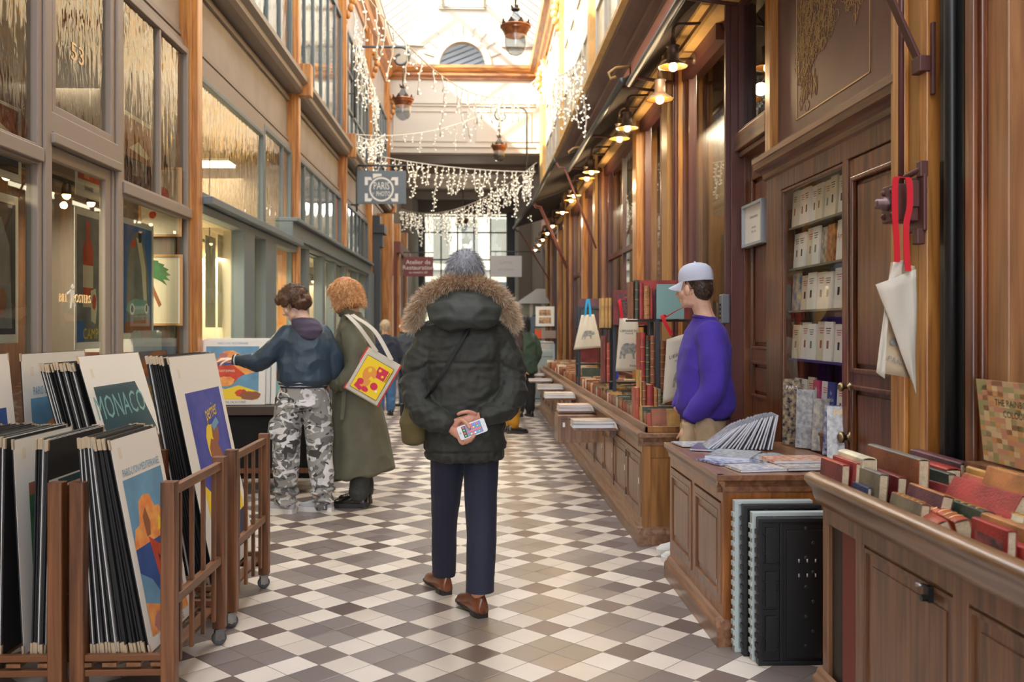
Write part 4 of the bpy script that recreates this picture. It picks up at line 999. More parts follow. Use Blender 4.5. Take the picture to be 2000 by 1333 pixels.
for q in ([(0, .05), (.02, .07), (.035, .05), (.02, .035)], [(-.01, .035), (.035, .03), (.03, -.02), (.0, -.02)], [(-.01, .03), (-.06, .01), (-.055, .0), (.0, .02)], [(.0, -.02), (.015, -.02), (.0, -.08), (-.012, -.08)], [(.02, -.02), (.035, -.02), (.06, -.06), (.045, -.07)]): mb.prism(q, 0, 0.002, M=fr)
tag(mb.build('window_emblem', M_white), 'small white running figure between the words on the shop door glass', 'emblem')

# ================================================================ things on the right side
def raised_panel(mb, y0, y1, z0, z1, x, m=0, d=0.012):
    """field and moulding on a face that looks towards -x"""
    f = 0.014
    for q in ((y0, z0, y1, z0 + f), (y0, z1 - f, y1, z1), (y0, z0, y0 + f, z1), (y1 - f, z0, y1, z1)): mb.box(x - d, q[0], q[1], x + 0.002, q[2], q[3], m)
    mb.box(x - d * 0.5, y0 + 0.05, z0 + 0.05, x + 0.002, y1 - 0.05, z1 - 0.05, m)
PLINTH = [(0, 0), (-0.035, 0), (-0.035, 0.075), (-0.03, 0.085), (-0.018, 0.095), (-0.014, 0.11), (0, 0.12)]
def lip(x, z, o=0.035, t=0.08): return [(x, z - t), (x - o * 0.25, z - t), (x - o * 0.3, z - t * 0.7), (x - o * 0.75, z - t * 0.4), (x - o, z - t * 0.3), (x - o, z), (x, z)]
def counter(name, label, x0, x1, y0, y1, h, bays, tray=0.0, cat='counter', m=(None, None, None)):
    o = thing(name, label, cat, ((x0 + x1) / 2, (y0 + y1) / 2, 0))
    mf, my, me_ = m
    b = MB(); b.box(x0 + 0.02, y0 + 0.02, 0.02, x1, y1, h - 0.07); b.build('carcass', mf, o, world=True)
    b = MB(); b.box(x0 - 0.005, y0 - 0.005, h - 0.07, x1, y1, h - (tray or 0.0)); b.build('top_board', my, o, world=True, bev=0.003)
    b = MB(); b.profile([(x0 + p, q) for p, q in PLINTH], y0 - 0.03, y1); b.profile([(p, q) for p, q in PLINTH], 0, x1 - x0 + 0.034, M=Matrix.Translation((x1, y0 + 0.012, 0)) @ Matrix.Rotation(pi / 2, 4, 'Z'))
    b.build('plinth', my, o, world=True, bev=0.002)
    b = MB(); b.profile(lip(x0, h), y0 - 0.03, y1); b.profile(lip(0, h), 0, x1 - x0 + 0.03, M=Matrix.Translation((x1, y0, 0)) @ Matrix.Rotation(pi / 2, 4, 'Z'))
    b.build('moulding', my, o, world=True, bev=0.002)
    b = MB(); st = 0.05
    b.box(x0, y0, 0.10, x0 + 0.024, y1, 0.17); b.box(x0, y0, h - 0.13, x0 + 0.024, y1, h - 0.07)
    n = len(bays)
    ys = [y0] + [y0 + (y1 - y0) * (i + 1) / n for i in range(n)]
    for y in ys: b.box(x0, max(y0, y - st / 2), 0.1, x0 + 0.024, min(y1, y + st / 2 + 0.01), h - 0.07)
    # end face towards the viewer
    b.box(x0, y0, 0.10, x0 + 0.055, y0 + 0.024, h - 0.07); b.box(x1 - 0.05, y0, 0.1, x1, y0 + 0.024, h - 0.07); b.box(x0, y0, h - 0.16, x1, y0 + 0.024, h - 0.07)
    b.box(x0 + 0.05, y0 + 0.006, 0.1, x1 - 0.04, y0 + 0.02, h - 0.16)
    b.build('frame', me_, o, world=True, bev=0.003)
    for i in range(n):
        a, c = ys[i] + st / 2 + 0.004, ys[i + 1] - st / 2 - 0.004
        if bays[i] == 'none': continue
        for k in range(2 if bays[i] == 'two' else 1):
            a2, c2 = (a, c) if bays[i] != 'two' else ((a, (a + c) / 2 - 0.003) if k == 0 else ((a + c) / 2 + 0.003, c))
            d = MB(); d.box(x0 + 0.004, a2, 0.175, x0 + 0.022, c2, h - 0.135)
            w = 0.035
            for q in ((a2, 0.175, c2, 0.175 + w), (a2, h - 0.135 - w, c2, h - 0.135), (a2, 0.175, a2 + w, h - 0.135), (c2 - w, 0.175, c2, h - 0.135)): d.box(x0 - 0.006, q[0], q[1], x0 + 0.006, q[2], q[3])
            raised_panel(d, a2 + w, c2 - w, 0.175 + w, h - 0.135 - w, x0 + 0.004)
            dd = d.build('cupboard_door', mf, o, world=True, bev=0.002)
            if bays[i] == 'two':
                q = MB(); [q.tube([(x0 - 0.008, c2 - 0.003, z), (x0 - 0.008, c2 - 0.003, z + 0.05)], 0.005, 6) for z in (0.22, h - 0.23)]; q.build('hinge', M_dark, dd, world=True)
                q = MB(); q.box(x0 - 0.009, a2 + 0.055, 0.38, x0 - 0.001, a2 + 0.067, 0.42); q.build('lock_plate', M_white, dd, world=True)
    return o
M_c3 = wood('magazine_counter_wood', (96, 58, 34), (142, 96, 64), 0.32, 'z', 0.4)
M_c3y = wood('magazine_counter_rail', (100, 62, 40), (148, 104, 74), 0.32, 'y', 0.4)
M_c3x = wood('magazine_counter_end', (116, 66, 28), (166, 104, 50), 0.3, 'z', 0.4)
counter('counter', 'long brown panelled counter carrying the trays of old books along the right wall', 1.05, 1.72, 5.86, 15.5, 0.72, ['two'] * 8, cat='counter', m=(M_counter, M_counter_y, M_counter_x))
counter('counter', 'short reddish panelled counter covered with magazines beside the glazed case', 1.075, 1.74, 4.0, 5.12, 0.755, ['one', 'one'], cat='counter', m=(M_c3, M_c3y, M_c3x))

# ---------------- book bin in the right foreground
binx, bz, by0, by1 = 1.262, 0.85, 1.2, 3.40
M_bin = wood('worn_bin_wood', (84, 54, 34), (132, 92, 62), 0.38, 'z', 0.3)
M_binlip = wood('worn_rounded_lip', (90, 62, 40), (150, 112, 78), 0.3, 'y', 0.5)
ob = thing('book_bin', 'large brown wooden book bin with a worn rounded lip, right foreground', 'book bin', (1.5, 2.3, 0))
mb = MB()
prof = [(binx, bz), (binx + 0.012, bz + 0.008), (binx + 0.03, bz - 0.002), (binx + 0.035, bz - 0.03), (binx + 0.05, bz - 0.07), (binx + 0.055, bz - 0.1), (binx + 0.02, bz - 0.105), (binx + 0.006, bz - 0.09), (binx - 0.02, bz - 0.06), (binx - 0.045, bz - 0.035), (binx - 0.05, bz - 0.02), (binx - 0.035, bz - 0.008)]
prof = [(binx - 0.028, bz + 0.004), (binx - 0.01, bz + 0.012), (binx + 0.014, bz + 0.004), (binx + 0.03, bz - 0.02), (binx + 0.034, bz - 0.1), (binx + 0.022, bz - 0.115), (binx + 0.004, bz - 0.108), (binx - 0.004, bz - 0.085), (binx - 0.012, bz - 0.055), (binx - 0.03, bz - 0.035), (binx - 0.042, bz - 0.018), (binx - 0.04, bz - 0.004)]
mb.profile(prof, by0, by1, sm=True); mb.build('lip', M_binlip, ob, world=True)
mb = MB(); xf = binx + 0.03
mb.box(xf, by0, bz - 0.18, xf + 0.03, by1, bz - 0.1)
mb.box(xf, by1 - 0.05, 0.09, xf + 0.03, by1, bz - 0.1)
mb.box(xf, by1 - 0.36, 0.09, xf + 0.03, by1 - 0.30, bz - 0.14)
for y in (by1 - 1.02, by1 - 1.78): mb.box(xf, y, 0.09, xf + 0.03, y + 0.075, bz - 0.15)
mb.box(xf - 0.006, by0, 0.09, xf + 0.03, by1 - 0.3, 0.15)
mb.box(xf, by1 - 0.03, 0.09, 1.74, by1, bz - 0.12)
mb.build('frame', M_bin, ob, world=True, bev=0.004)
mb = MB(); mb.profile([(xf + p, q) for p, q in PLINTH], by0, by1 + 0.02); mb.build('plinth', M_counter_y, ob, world=True, bev=0.002)
for a, c in ((by1 - 0.945, by1 - 0.36), (by1 - 1.705, by1 - 1.02)):
    d = MB(); d.box(xf + 0.012, a, 0.15, xf + 0.026, c, bz - 0.18); raised_panel(d, a, c, 0.15, bz - 0.19, xf + 0.014, d=0.01); dd = d.build('cupboard_door', M_bin, ob, world=True)
    q = MB(); q.box(xf - 0.012, a + 0.11, bz - 0.235, xf + 0.004, a + 0.14, bz - 0.19); q.lathe([(0.01, 0), (0.01, 0.014)], 12, M=TR(xf - 0.012, a + 0.125, bz - 0.225, 0, -pi / 2, 0)); q.build('lock', M_black, dd, world=True)
    q = MB(); q.tube([(xf - 0.004, a + 0.145, bz - 0.195), (xf - 0.03, a + 0.15, bz - 0.193)], 0.006, 8); q.build('key', mat('zinc', (170, 172, 174), 0.3, metal=1), dd, world=True)
mb = MB(); mb.box(xf + 0.05, by1 - 0.30, 0.09, 1.3, by1 - 0.17, bz - 0.14, 0); mb.box(xf + 0.06, by1 - 0.17, 0.09, 1.31, by1 - 0.05, bz - 0.14, 1)
mb.build('side_slot', [mat('dark_red_board', (112, 42, 28), 0.5), M_dark], ob, world=True)
mb = MB(); mb.box(xf + 0.02, by0, 0.66, 1.76, by1, 0.68); mb.box(1.7, by0, 0.68, 1.76, by1, bz + 0.02); mb.box(1.62, 1.9, 0.93, 1.72, 3.0, 0.955); mb.box(1.69, 1.9, 0.86, 1.71, 3.0, 0.93); mb.box(xf + 0.02, by1 - 0.012, 0.66, 1.76, by1, bz - 0.02)
mb.build('tray', M_bin, ob, world=True)
mb = MB(); mb.box(xf + 0.027, by0, 0.09, 1.72, by1 - 0.37, 0.655); mb.build('carcass', M_dark, ob, world=True)

# ---------------- books
def leather(n, c, c2=None, r=0.42): return mat(n, c, r, bump=0.25, bscale=120, var=0.14, vscale=12, coat=0.1)
LEA = [leather('red_leather', (150, 46, 42)), leather('brown_leather', (128, 72, 42)), leather('dark_red_leather', (106, 34, 36)), leather('tan_leather', (168, 112, 66)), leather('plum_cloth', (92, 54, 62)),
       leather('green_leather', (54, 66, 54)), leather('navy_cloth', (44, 56, 96)), leather('marbled_board', (112, 104, 84)), leather('cream_paper_cover', (214, 204, 176)), leather('brick_leather', (166, 74, 52)), leather('ochre_cloth', (186, 146, 84)), leather('grey_board', (112, 108, 100))]
M_pages = mat('old_page_edges', (190, 172, 144), 0.8, bump=0.4, bscale=150, var=0.05, vscale=60)
M_gilt = mat('gilt_tooling', (196, 156, 88), 0.35, metal=0.6)
def book(w, h, t, ci, label, group=None, loc=(0, 0, 0), rot=(0, 0, 0), bands=0, spine=None, plate=None, detail=True, name='book', cat='book', title=None, cover=None):
    """lying frame: x from the spine (0) to the fore edge (w), y along the spine (h), z thickness (t)"""
    cm = cover or LEA[ci]; sm = LEA[spine] if spine is not None else cm
    o = thing(name, label, cat, loc, group=group); o.rotation_euler = rot
    c = 0.0022
    b = MB()
    b.box(0.004, 0, 0, w, h, c, 0); b.box(0.004, 0, t - c, w, h, t, 0)
    n = 7; R = t / 2
    pr = [(-(R * 0.35) * sin(pi * i / n), t / 2 - R * cos(pi * i / n)) for i in range(n + 1)]
    inn = [(x + c + 0.001, z) for x, z in pr]
    poly = [(x + 0.004, z) for x, z in pr] + [(x + 0.004, min(max(z, c), t - c)) for x, z in reversed(inn)]
    b.add([(x, 0, z) for x, z in poly] + [(x, h, z) for x, z in poly], [(i, (i + 1) % len(poly), len(poly) + (i + 1) % len(poly), len(poly) + i) for i in range(len(poly))], 1, True)
    ns = len(pr)
    for yy in (0, h): b.add([(x, yy, z) for x, z in poly], [(i, i + 1, 2 * ns - 2 - i, 2 * ns - 1 - i) for i in range(ns - 1)], 1)
    b.build('cover', [cm, sm], o)
    if detail:
        p = MB(); p.box(0.006, 0.003, c, w - 0.004, h - 0.003, t - c); p.build('page_block', M_pages, o)
        if bands or title:
            g = MB()
            for i in range(bands):
                y = h * (i + 1) / (bands + 1)
                g.tube([(0.004 - R * 0.35 * sin(a) - 0.0012, y, t / 2 - R * cos(a)) for a in [pi * (0.1 + 0.8 * k / 6) for k in range(7)]], 0.0022, 5)
            if title: g.merge(text_mb(title, h * 0.07, 0, M=Matrix.Translation((0.004 - R * 0.35 - 0.001, h * 0.7, t / 2)) @ Euler((0, -pi / 2, 0)).to_matrix().to_4x4() @ Matrix.Rotation(pi / 2, 4, 'Z')))
            g.build('spine_bands', M_gilt if bands else M_gilt, o)
        if plate: q = MB(); q.box(w * 0.15, h * 0.12, t, w * 0.88, h * 0.88, t + 0.0006, 0); q.build('cover_plate', plate, o)
    return o
def upright_book_rot(lean=0.0, yaw=0.0, spine_up=False):
    """stands the book: spine vertical (or spine on top), cover facing the viewer"""
    if spine_up: m = Matrix(((0, 1, 0), (0, 0, -1), (-1, 0, 0))).to_4x4()      # x(spine->fore) down, y(along spine) right, z(thickness) towards viewer
    else: m = Matrix(((1, 0, 0), (0, 0, -1), (0, 1, 0))).to_4x4()
    return (Matrix.Rotation(yaw, 4, 'Z') @ Matrix.Rotation(lean, 4, 'X') @ m).to_euler()
# the bin: rows of books standing spine upwards, covers towards the aisle (-x) and slightly to the viewer
def bin_rot(lean, yaw=0.0):
    # spine on top, running along the bin (+y); cover faces the aisle (-x)
    m = Matrix(((0, 0, -1), (0, -1, 0), (-1, 0, 0))).to_4x4()
    return (Matrix.Rotation(yaw, 4, 'Z') @ Matrix.Rotation(lean, 4, 'Y') @ m).to_euler()
def bin_book(u, v, X, h, w, t, ci, label, lean=0.0, yaw=0.0, **k):
    """far upper corner of the spine seen at (u, v) on plane X"""
    p = onX(u, v, X)
    return book(w, h, t, ci, label, loc=(p.x, p.y, p.z), rot=bin_rot(lean, yaw), **k)
M_red_plate = mat('faded_red_plate', (74, 62, 66), 0.6, col2=(168, 84, 78), vscale=28)
bin_book(1618, 893, 1.30, 0.20, 0.14, 0.028, 2, 'dark red book with a worn corner at the far end of the bin', 0.05, spine=9)
bin_book(1638, 889, 1.328, 0.21, 0.14, 0.022, 0, 'red book just behind the worn dark red one at the far end of the bin', 0.05)
bin_book(1672, 940, 1.31, 0.13, 0.10, 0.014, 6, 'small navy blue book behind the lip of the bin', 0.06)
bin_book(1682, 908, 1.35, 0.22, 0.17, 0.030, 7, 'book with a mottled grey-green cover and pale spine, far part of the bin', 0.08, spine=11)
bin_book(1720, 915, 1.40, 0.20, 0.16, 0.03, 2, 'dark red book right of the mottled grey-green book', 0.06)
bin_book(1662, 880, 1.37, 0.22, 0.15, 0.05, 8, 'thick cream paper-covered book at the back of the far end of the bin', 0.0)
bin_book(1712, 868, 1.47, 0.40, 0.28, 0.035, 1, 'very large brown folio standing highest in the bin', 0.03, spine=11, bands=0)
bin_book(1800, 878, 1.66, 0.36, 0.2, 0.045, 4, 'long plum-coloured folio behind the brown folio', 0.0)
bin_book(1830, 903, 1.58, 0.16, 0.14, 0.05, 0, 'thick red book with pale page edges beside the brown folio', 0.0)
bin_book(1822, 912, 1.54, 0.15, 0.13, 0.025, 5, 'slim green-black book wedged behind the end of the brown folio', 0.0)
bin_book(1925, 890, 1.74, 0.32, 0.16, 0.04, 2, 'long dark red book lying highest at the back right of the bin', 0.0)
bin_book(1915, 912, 1.66, 0.14, 0.14, 0.05, 10, 'ochre book at the back of the bin', 0.0)
bin_book(1955, 918, 1.62, 0.26, 0.13, 0.045, 3, 'tan ribbed book lying at the back right of the bin', 0.3, bands=4)
bin_book(1758, 963, 1.335, 0.20, 0.15, 0.028, 7, 'book with a marbled cover and brown ribbed spine in the middle of the bin', 0.15, spine=1, bands=5)
bin_book(1796, 948, 1.43, 0.22, 0.15, 0.035, 4, 'plum book with a tan spine behind the marbled book', 0.25, spine=3)
bin_book(1830, 943, 1.52, 0.22, 0.15, 0.03, 2, 'crimson book leaning behind the black ribbed book', 0.35, yaw=0.08)
bin_book(1836, 962, 1.49, 0.12, 0.13, 0.02, 5, 'dark green book just behind the black ribbed spine', 0.35)
bin_book(1792, 984, 1.36, 0.24, 0.19, 0.04, 9, 'brick-red book leaning towards the lip of the bin with its page edges showing', -0.42, yaw=-0.12)
bin_book(1826, 981, 1.42, 0.25, 0.17, 0.045, 3, 'tan-brown leather book behind the leaning brick-red one', -0.25, yaw=-0.1, spine=9, bands=5)
bin_book(1845, 968, 1.48, 0.29, 0.16, 0.04, 5, 'black-green ribbed leather book lying across the bin', 0.2, bands=6)
bin_book(1885, 942, 1.55, 0.34, 0.20, 0.04, 0, 'large scuffed red book leaning over the middle of the bin', 0.55, yaw=0.05)
bin_book(1908, 938, 1.62, 0.36, 0.2, 0.05, 9, 'orange-tan spined large book just behind the scuffed red one', 0.55, spine=3)
bin_book(1930, 930, 1.68, 0.36, 0.2, 0.04, 0, 'large red streaked book behind the orange-tan one', 0.5)
bin_book(1912, 978, 1.53, 0.28, 0.14, 0.03, 8, 'book with a gilt patterned spine right of the black ribbed book', 0.3, spine=10, bands=9)
bin_book(1940, 1004, 1.44, 0.3, 0.15, 0.035, 3, 'tan leather book between the gilt patterned spine and the red pictorial cover', 0.1)
bin_book(1915, 1010, 1.35, 0.17, 0.21, 0.025, 0, 'red book with a dark pictorial front standing at the lip of the bin, right', 0.03, plate=M_red_plate)
bin_book(1925, 1000, 1.5, 0.25, 0.15, 0.04, 1, 'brown book low in the bin behind the red pictorial one', 0.2, bands=4)
for i, (x, y) in enumerate(((1.32, 2.12), (1.38, 2.1), (1.44, 2.08), (1.52, 2.1), (1.6, 2.1), (1.66, 2.12), (1.33, 1.85), (1.42, 1.83), (1.52, 1.85), (1.62, 1.83))):
    book(0.15, 0.22, 0.035, [0, 9, 1, 3, 2, 10][i % 6], 'leather book at the near right edge of the bin', 'books at the near edge of the bin', (x + 0.07, y + 0.18, 0.85), bin_rot(0.04), bands=(i % 2) * 4)
# boards lying flat in the bin to carry the upright ones, and the poster card on the shelf behind
card = thing('display_card', 'large card printed with coloured squares and a title, leaning at the right edge', 'display card', (1.72, 2.5, 0.98))
a = onX(1940, 728, 1.75); b = onX(1922, 885, 1.70)
card.location = (1.76, 2.5, 0.985)
mb = MB(); M_ = Matrix(((0, -0.10, -1), (-1, 0, 0), (0, 1, -0.1))).to_4x4()
h_, w_ = 0.27, 0.9
cb = MB(); cb.box(0, 0, -0.003, w_, h_, 0); cb.build('card', mat('cream_card', (206, 176, 132), 0.6), card)
cells = MB(); rr = random.Random(4)
for i in range(30):
    for j in range(16):
        if rr.random() < 0.75: cells.box(i * 0.03, j * h_ / 16, 0, i * 0.03 + 0.03 * rr.choice((1, 1, 2)), (j + 1) * h_ / 16, 0.0004, rr.randrange(4))
cells.build('printed_squares', [mat('square_tan', (214, 160, 104), 0.6), mat('square_rose', (206, 150, 118), 0.6), mat('square_green', (166, 160, 110), 0.6), mat('square_pale', (222, 196, 150), 0.6)], card)
tx = text_mb('THE RAINBOW', 0.03, 0, align='LEFT', M=TR(0.10, 0.2, 0.001)); tx.merge(text_mb('COLOUR BOOK', 0.03, 0, align='LEFT', M=TR(0.14, 0.165, 0.001))); tx.build('lettering', mat('dark_green_ink', (70, 84, 60), 0.6), card)
card.location = (1.675, 2.98, 0.962); card.rotation_euler = M_.to_euler()

# ---------------- folded plastic crates between bin and counter
M_gcr = mat('pale_grey_plastic', (176, 186, 186), 0.45); M_bcr = mat('black_plastic', (22, 23, 25), 0.42, bump=0.05)
def folded_crate(x0, x1, y, z1, m, label, seed, detail=True):
    o = thing('folded_crate', label, 'crate', ((x0 + x1) / 2, y, 0))
    w = x1 - x0; b = MB(); t = 0.035
    b.box(x0, y + 0.012, 0, x1, y + t, z1)
    b.box(x0, y, 0, x0 + 0.018, y + t, z1); b.box(x1 - 0.018, y, 0, x1, y + t, z1); b.box(x0, y, z1 - 0.018, x1, y + t, z1); b.box(x0, y, 0, x1, y + t, 0.018)
    b.box(x0 + 0.09, y - 0.002, 0.018, x0 + 0.10, y + 0.02, z1 - 0.018)
    b.build('panel', m, o, world=True, bev=0.002)
    r_ = MB()
    for i in range(14):
        z = 0.03 + i * (z1 - 0.06) / 14; r_.box(x0 - 0.006, y, z, x0, y + t, z + 0.022)
        if i % 3: r_.box(x0 + 0.02, y + 0.001, z, x0 + 0.09, y + 0.014, z + 0.004)
    for k in range(3): z = 0.06 + k * z1 * 0.3; r_.box(x0 + 0.03, y - 0.001, z, x0 + 0.075, y + 0.014, z + z1 * 0.24)
    r_.box(x0 + 0.12, y + 0.004, 0.03, x1 - 0.03, y + 0.014, z1 - 0.05)
    rb = r_.build('ribs', m, o, world=True, bev=0.0015)
    if detail:
        s = MB(); rr = random.Random(seed)
        for z in (z1 * 0.60, z1 * 0.70):
            for i in range(4): s.tube([(x0 + 0.17 + i * 0.035, y + 0.0035, z), (x0 + 0.17 + i * 0.035, y + 0.0035, z + 0.014)], 0.003, 8)
        s.build('slots', mat('slot_showing_floor', (190, 192, 192), 0.5), o, world=True)
        s = MB()
        for i in range(9): s.ball((x0 + 0.2 + 0.03 * (i % 2), y + 0.004, 0.08 + i * z1 * 0.1), (0.008, 0.002, 0.008), 10)
        s.build('pegs', mat('dark_grey_plastic', (46, 47, 50), 0.35), o, world=True)
    return o
folded_crate(1.10, 1.44, 3.905, 0.655, M_gcr, 'pale grey folded plastic crate standing against the end of the magazine counter', 1, False)
folded_crate(1.125, 1.46, 3.855, 0.645, M_bcr, 'black folded plastic crate just in front of the rear pale grey one', 2, False)
folded_crate(1.145, 1.47, 3.80, 0.625, M_gcr, 'pale grey folded plastic crate behind the frontmost black one', 3, False)
folded_crate(1.155, 1.48, 3.745, 0.61, M_bcr, 'frontmost black folded plastic crate leaning between the bin and the counter', 4)

# ---------------- tray edge and books on the long counter
def simple_book(w, h, t, ci):
    b = MB(); c = 0.002; b.box(0, 0, 0, w, t, h, 0); b.box(c, c, h - 0.002, w, t - c, h + 0.0006, 1); b.box(w - 0.001, c, 0, w + 0.0006, t - c, h, 1)
    me = b.mesh('book', [LEA[ci], M_pages]); return me
bm_ = [simple_book(RND.uniform(0.09, 0.125), RND.uniform(0.09, 0.135), RND.uniform(0.024, 0.036), [1, 3, 9, 1, 7, 10, 3, 8, 3, 11, 1, 9, 5, 3][k]) for k in range(14)]
rr = random.Random(21); cnt = 0
TAIL = MB(); lab_done = False
y = 6.02
ys = [6.02 + 0.02, 6.02, 6.04, 6.0]
cols = [1.12, 1.245, 1.37, 1.50]
for c in range(4):
    y = ys[c]
    while y < 15.2:
        x = cols[c] + rr.uniform(-0.008, 0.008)
        near = y < (9.0 if c < 3 else 8.6)
        if c >= 2 and 6.45 < y < 7.0 or c >= 2 and 7.8 < y < 8.15 or c >= 2 and 10.1 < y < 10.5: y += 0.05; continue
        me = bm_[rr.randrange(14)]
        if near:
            o = bpy.data.objects.new('book', me); COL.objects.link(o)
            o.location = (x, y, 0.722); o.rotation_euler = (-rr.uniform(0.02, 0.16), 0, rr.uniform(-0.06, 0.06))
            tag(o, 'small old bound book standing in the near half of the long tray', 'book', 'old books standing in the near half of the long tray'); cnt += 1
            y += max(0.036, me.vertices[2].co.y + 0.01)
        else:
            h = rr.uniform(0.09, 0.15); TAIL.box(x, y, 0.722, x + 0.11, y + 0.028, 0.722 + h, rr.choice([0, 0, 1, 2, 2, 3])); TAIL.box(x + 0.003, y + 0.003, 0.722 + h, x + 0.107, y + 0.025, 0.722 + h + 0.001, 4)
            y += 0.036
o = TAIL.build('books', [LEA[3], LEA[9], LEA[1], LEA[8], M_pages], rec=False); tag(o, 'densely packed small old books in the far half of the long tray', 'books', kind='stuff')
print('small books', cnt)
t_ = thing('book_tray', 'low wooden tray edge holding the old books on the long counter', 'tray', (1.09, 10, 0.72))
mb = MB(); mb.box(1.075, 5.9, 0.72, 1.095, 15.45, 0.77); mb.build('front_edge', M_counter_y, t_, world=True, bev=0.003)
mb = MB(); mb.box(1.075, 5.9, 0.72, 1.70, 5.92, 0.76); mb.build('end_edge', M_counter_x, t_, world=True, bev=0.003)
def std_book(x, y, z, w, h, t, ci, label, yaw=0.0, lean=0.0, group=None, **k):
    return book(w, h, t, ci, label, group, (x, y, z), upright_book_rot(lean, yaw), **k)
std_book(1.26, 9.3, 0.86, 0.16, 0.11, 0.01, 6, 'bright blue booklet standing above the small books on the long counter', cover=mat('bright_blue_cover', (52, 66, 176), 0.5), detail=False)
std_book(1.14, 6.02, 0.722, 0.10, 0.14, 0.03, 1, 'brown book leaning at the near end of the long counter', lean=-0.3)
std_book(1.42, 5.95, 0.722, 0.16, 0.22, 0.03, 0, 'crimson book with a lattice pattern at the near end of the long counter', yaw=0.1, plate=mat('lattice_crimson', (150, 30, 50), 0.4, col2=(190, 96, 100), vscale=60))
std_book(1.36, 5.96, 0.722, 0.04, 0.17, 0.03, 10, 'yellow-edged book left of the crimson lattice book', yaw=-0.1)

# display boards with big books across the aisle side of the counter
M_board = M_counter_y
spots = [(6.87, 2), (8.27, 2), (9.8, 2), (11.2, 2), (12.9, 1), (14.4, 1)]
for i, (yy, n) in enumerate(spots):
    o = thing('pull_out_board', 'wooden pull-out board carrying large flat books, %s along the long counter' % ['nearest', 'second nearest', 'third', 'fourth', 'fifth', 'farthest'][i], 'board', (0.9, yy, 0.6))
    mb = MB(); mb.box(0.72, yy - 0.02, 0.625, 1.06, yy + 0.30, 0.645); mb.build('board', M_board, o, world=True, bev=0.002)
    mb = MB(); mb.box(1.0, yy + 0.1, 0.56, 1.05, yy + 0.13, 0.625); mb.build('bracket', M_counter, o, world=True)
    for k in range(n):
        t = 0.03 if k == 0 else 0.022
        w_ = 0.33 - 0.02 * k
        pb = MB(); pb.box(0, 0, 0, w_, 0.25, t, 0)
        b = thing('book', 'large white-edged picture book on the %s display board, %s' % (['nearest', 'second nearest', 'third', 'fourth', 'fifth', 'farthest'][i], ['underneath', 'on top'][k] if n == 2 else 'alone'), 'book', (0.70 + 0.01 * k + 0.015 * (i % 2), yy - 0.03 + 0.01 * k, 0.646 + 0.031 * k)); b.rotation_euler = (0, 0, 0.03 * (k - 0.5))
        pg = MB(); pg.box(0.004, 0.004, 0.002, w_ - 0.004, 0.246, t - 0.002); pg.build('page_block', mat('white_pages', (216, 218, 226), 0.6, bump=0.3, bscale=300), b)
        cv = MB(); cv.box(0, 0, 0, w_, 0.25, 0.002, 0); cv.box(0, 0, t - 0.002, w_, 0.25, t, 0); cv.build('cover', mat('picture_cover_%d' % (i % 3), [(190, 168, 150), (206, 200, 192), (176, 150, 126)][i % 3], 0.35, col2=[(120, 116, 112), (170, 120, 90), (214, 206, 196)][i % 3], vscale=9), b)
    tgc = thing('price_card', 'small white card hanging at the tray edge beside the %s display board' % ['nearest', 'second nearest', 'third', 'fourth', 'fifth', 'farthest'][i], 'card', (1.045, yy - 0.12, 0.66))
    mb = MB(); mb.box(-0.028, -0.05, 0, -0.026, 0.05, 0.05, M=Matrix.Rotation(-0.3, 4, 'Y')); mb.build('card', M_white, tgc)
o = thing('pull_out_box', 'deep wooden drawer pulled out of the long counter under the second display board', 'wooden box', (0.88, 8.2, 0.38))
mb = MB(); mb.box(0.70, 8.10, 0.38, 1.06, 8.5, 0.62)
for q in ((0.70, 0.38, 1.06, 0.41), (0.70, 0.59, 1.06, 0.62), (0.70, 0.38, 0.73, 0.62), (1.03, 0.38, 1.06, 0.62)): mb.box(q[0], 8.09, q[1], q[2], 8.1, q[3])
mb.build('drawer_box', M_counter, o, world=True, bev=0.002); mb = MB(); mb.box(0.74, 8.085, 0.52, 0.76, 8.09, 0.56); mb.build('label', M_white, o, world=True)

# ---------------- metal display shelves on the counter
M_shelf = mat('dark_blue_grey_metal', (48, 54, 66), 0.5)
def shelf_unit(x0, x1, y, z0, levels, label, d=0.22):
    o = thing('display_shelf', label, 'shelf', ((x0 + x1) / 2, y, z0)); z1 = levels[-1] + 0.22
    for x in (x0, x1 - 0.03):
        mb = MB(); mb.box(x, y, z0, x + 0.03, y + 0.03, z1); mb.build('upright', M_shelf, o, world=True, bev=0.002)
        mb = MB(); mb.box(x, y + d, z0, x + 0.03, y + d + 0.03, z1); mb.build('upright', M_shelf, o, world=True, bev=0.002)
    mb = MB(); mb.box(x0 + 0.03, y, z1 - 0.03, x1 - 0.03, y + 0.03, z1); mb.build('top_bar', M_shelf, o, world=True, bev=0.002)
    for z in levels: mb = MB(); mb.box(x0, y + 0.03, z - 0.015, x1, y + d, z); mb.build('shelf_board', M_dark, o, world=True)
    return o
def spine_row(x0, y, z, specs, label, group, d=0.16):
    """specs: (width, height, colour index, bands)"""
    x = x0
    for i, (w, h, ci, bd) in enumerate(specs):
        # spine faces the viewer
        m = Matrix(((0, 0, 1), (1, 0, 0), (0, 1, 0))).to_4x4()
        book(d, h, w, ci, label % i if '%' in label else label, group, (x, y, z), m.to_euler(), bands=bd)
        x += w + 0.002
ZL = [0.93, 1.46]
so = shelf_unit(1.27, 1.66, 6.55, 0.722, [0.93, 1.46], 'dark metal display shelf on the counter just behind the man in purple')
spine_row(1.10, 6.60, 1.465, [(0.022, 0.27, 1, 0)], 'brown folio spine left end of the top shelf behind the man in purple', None)
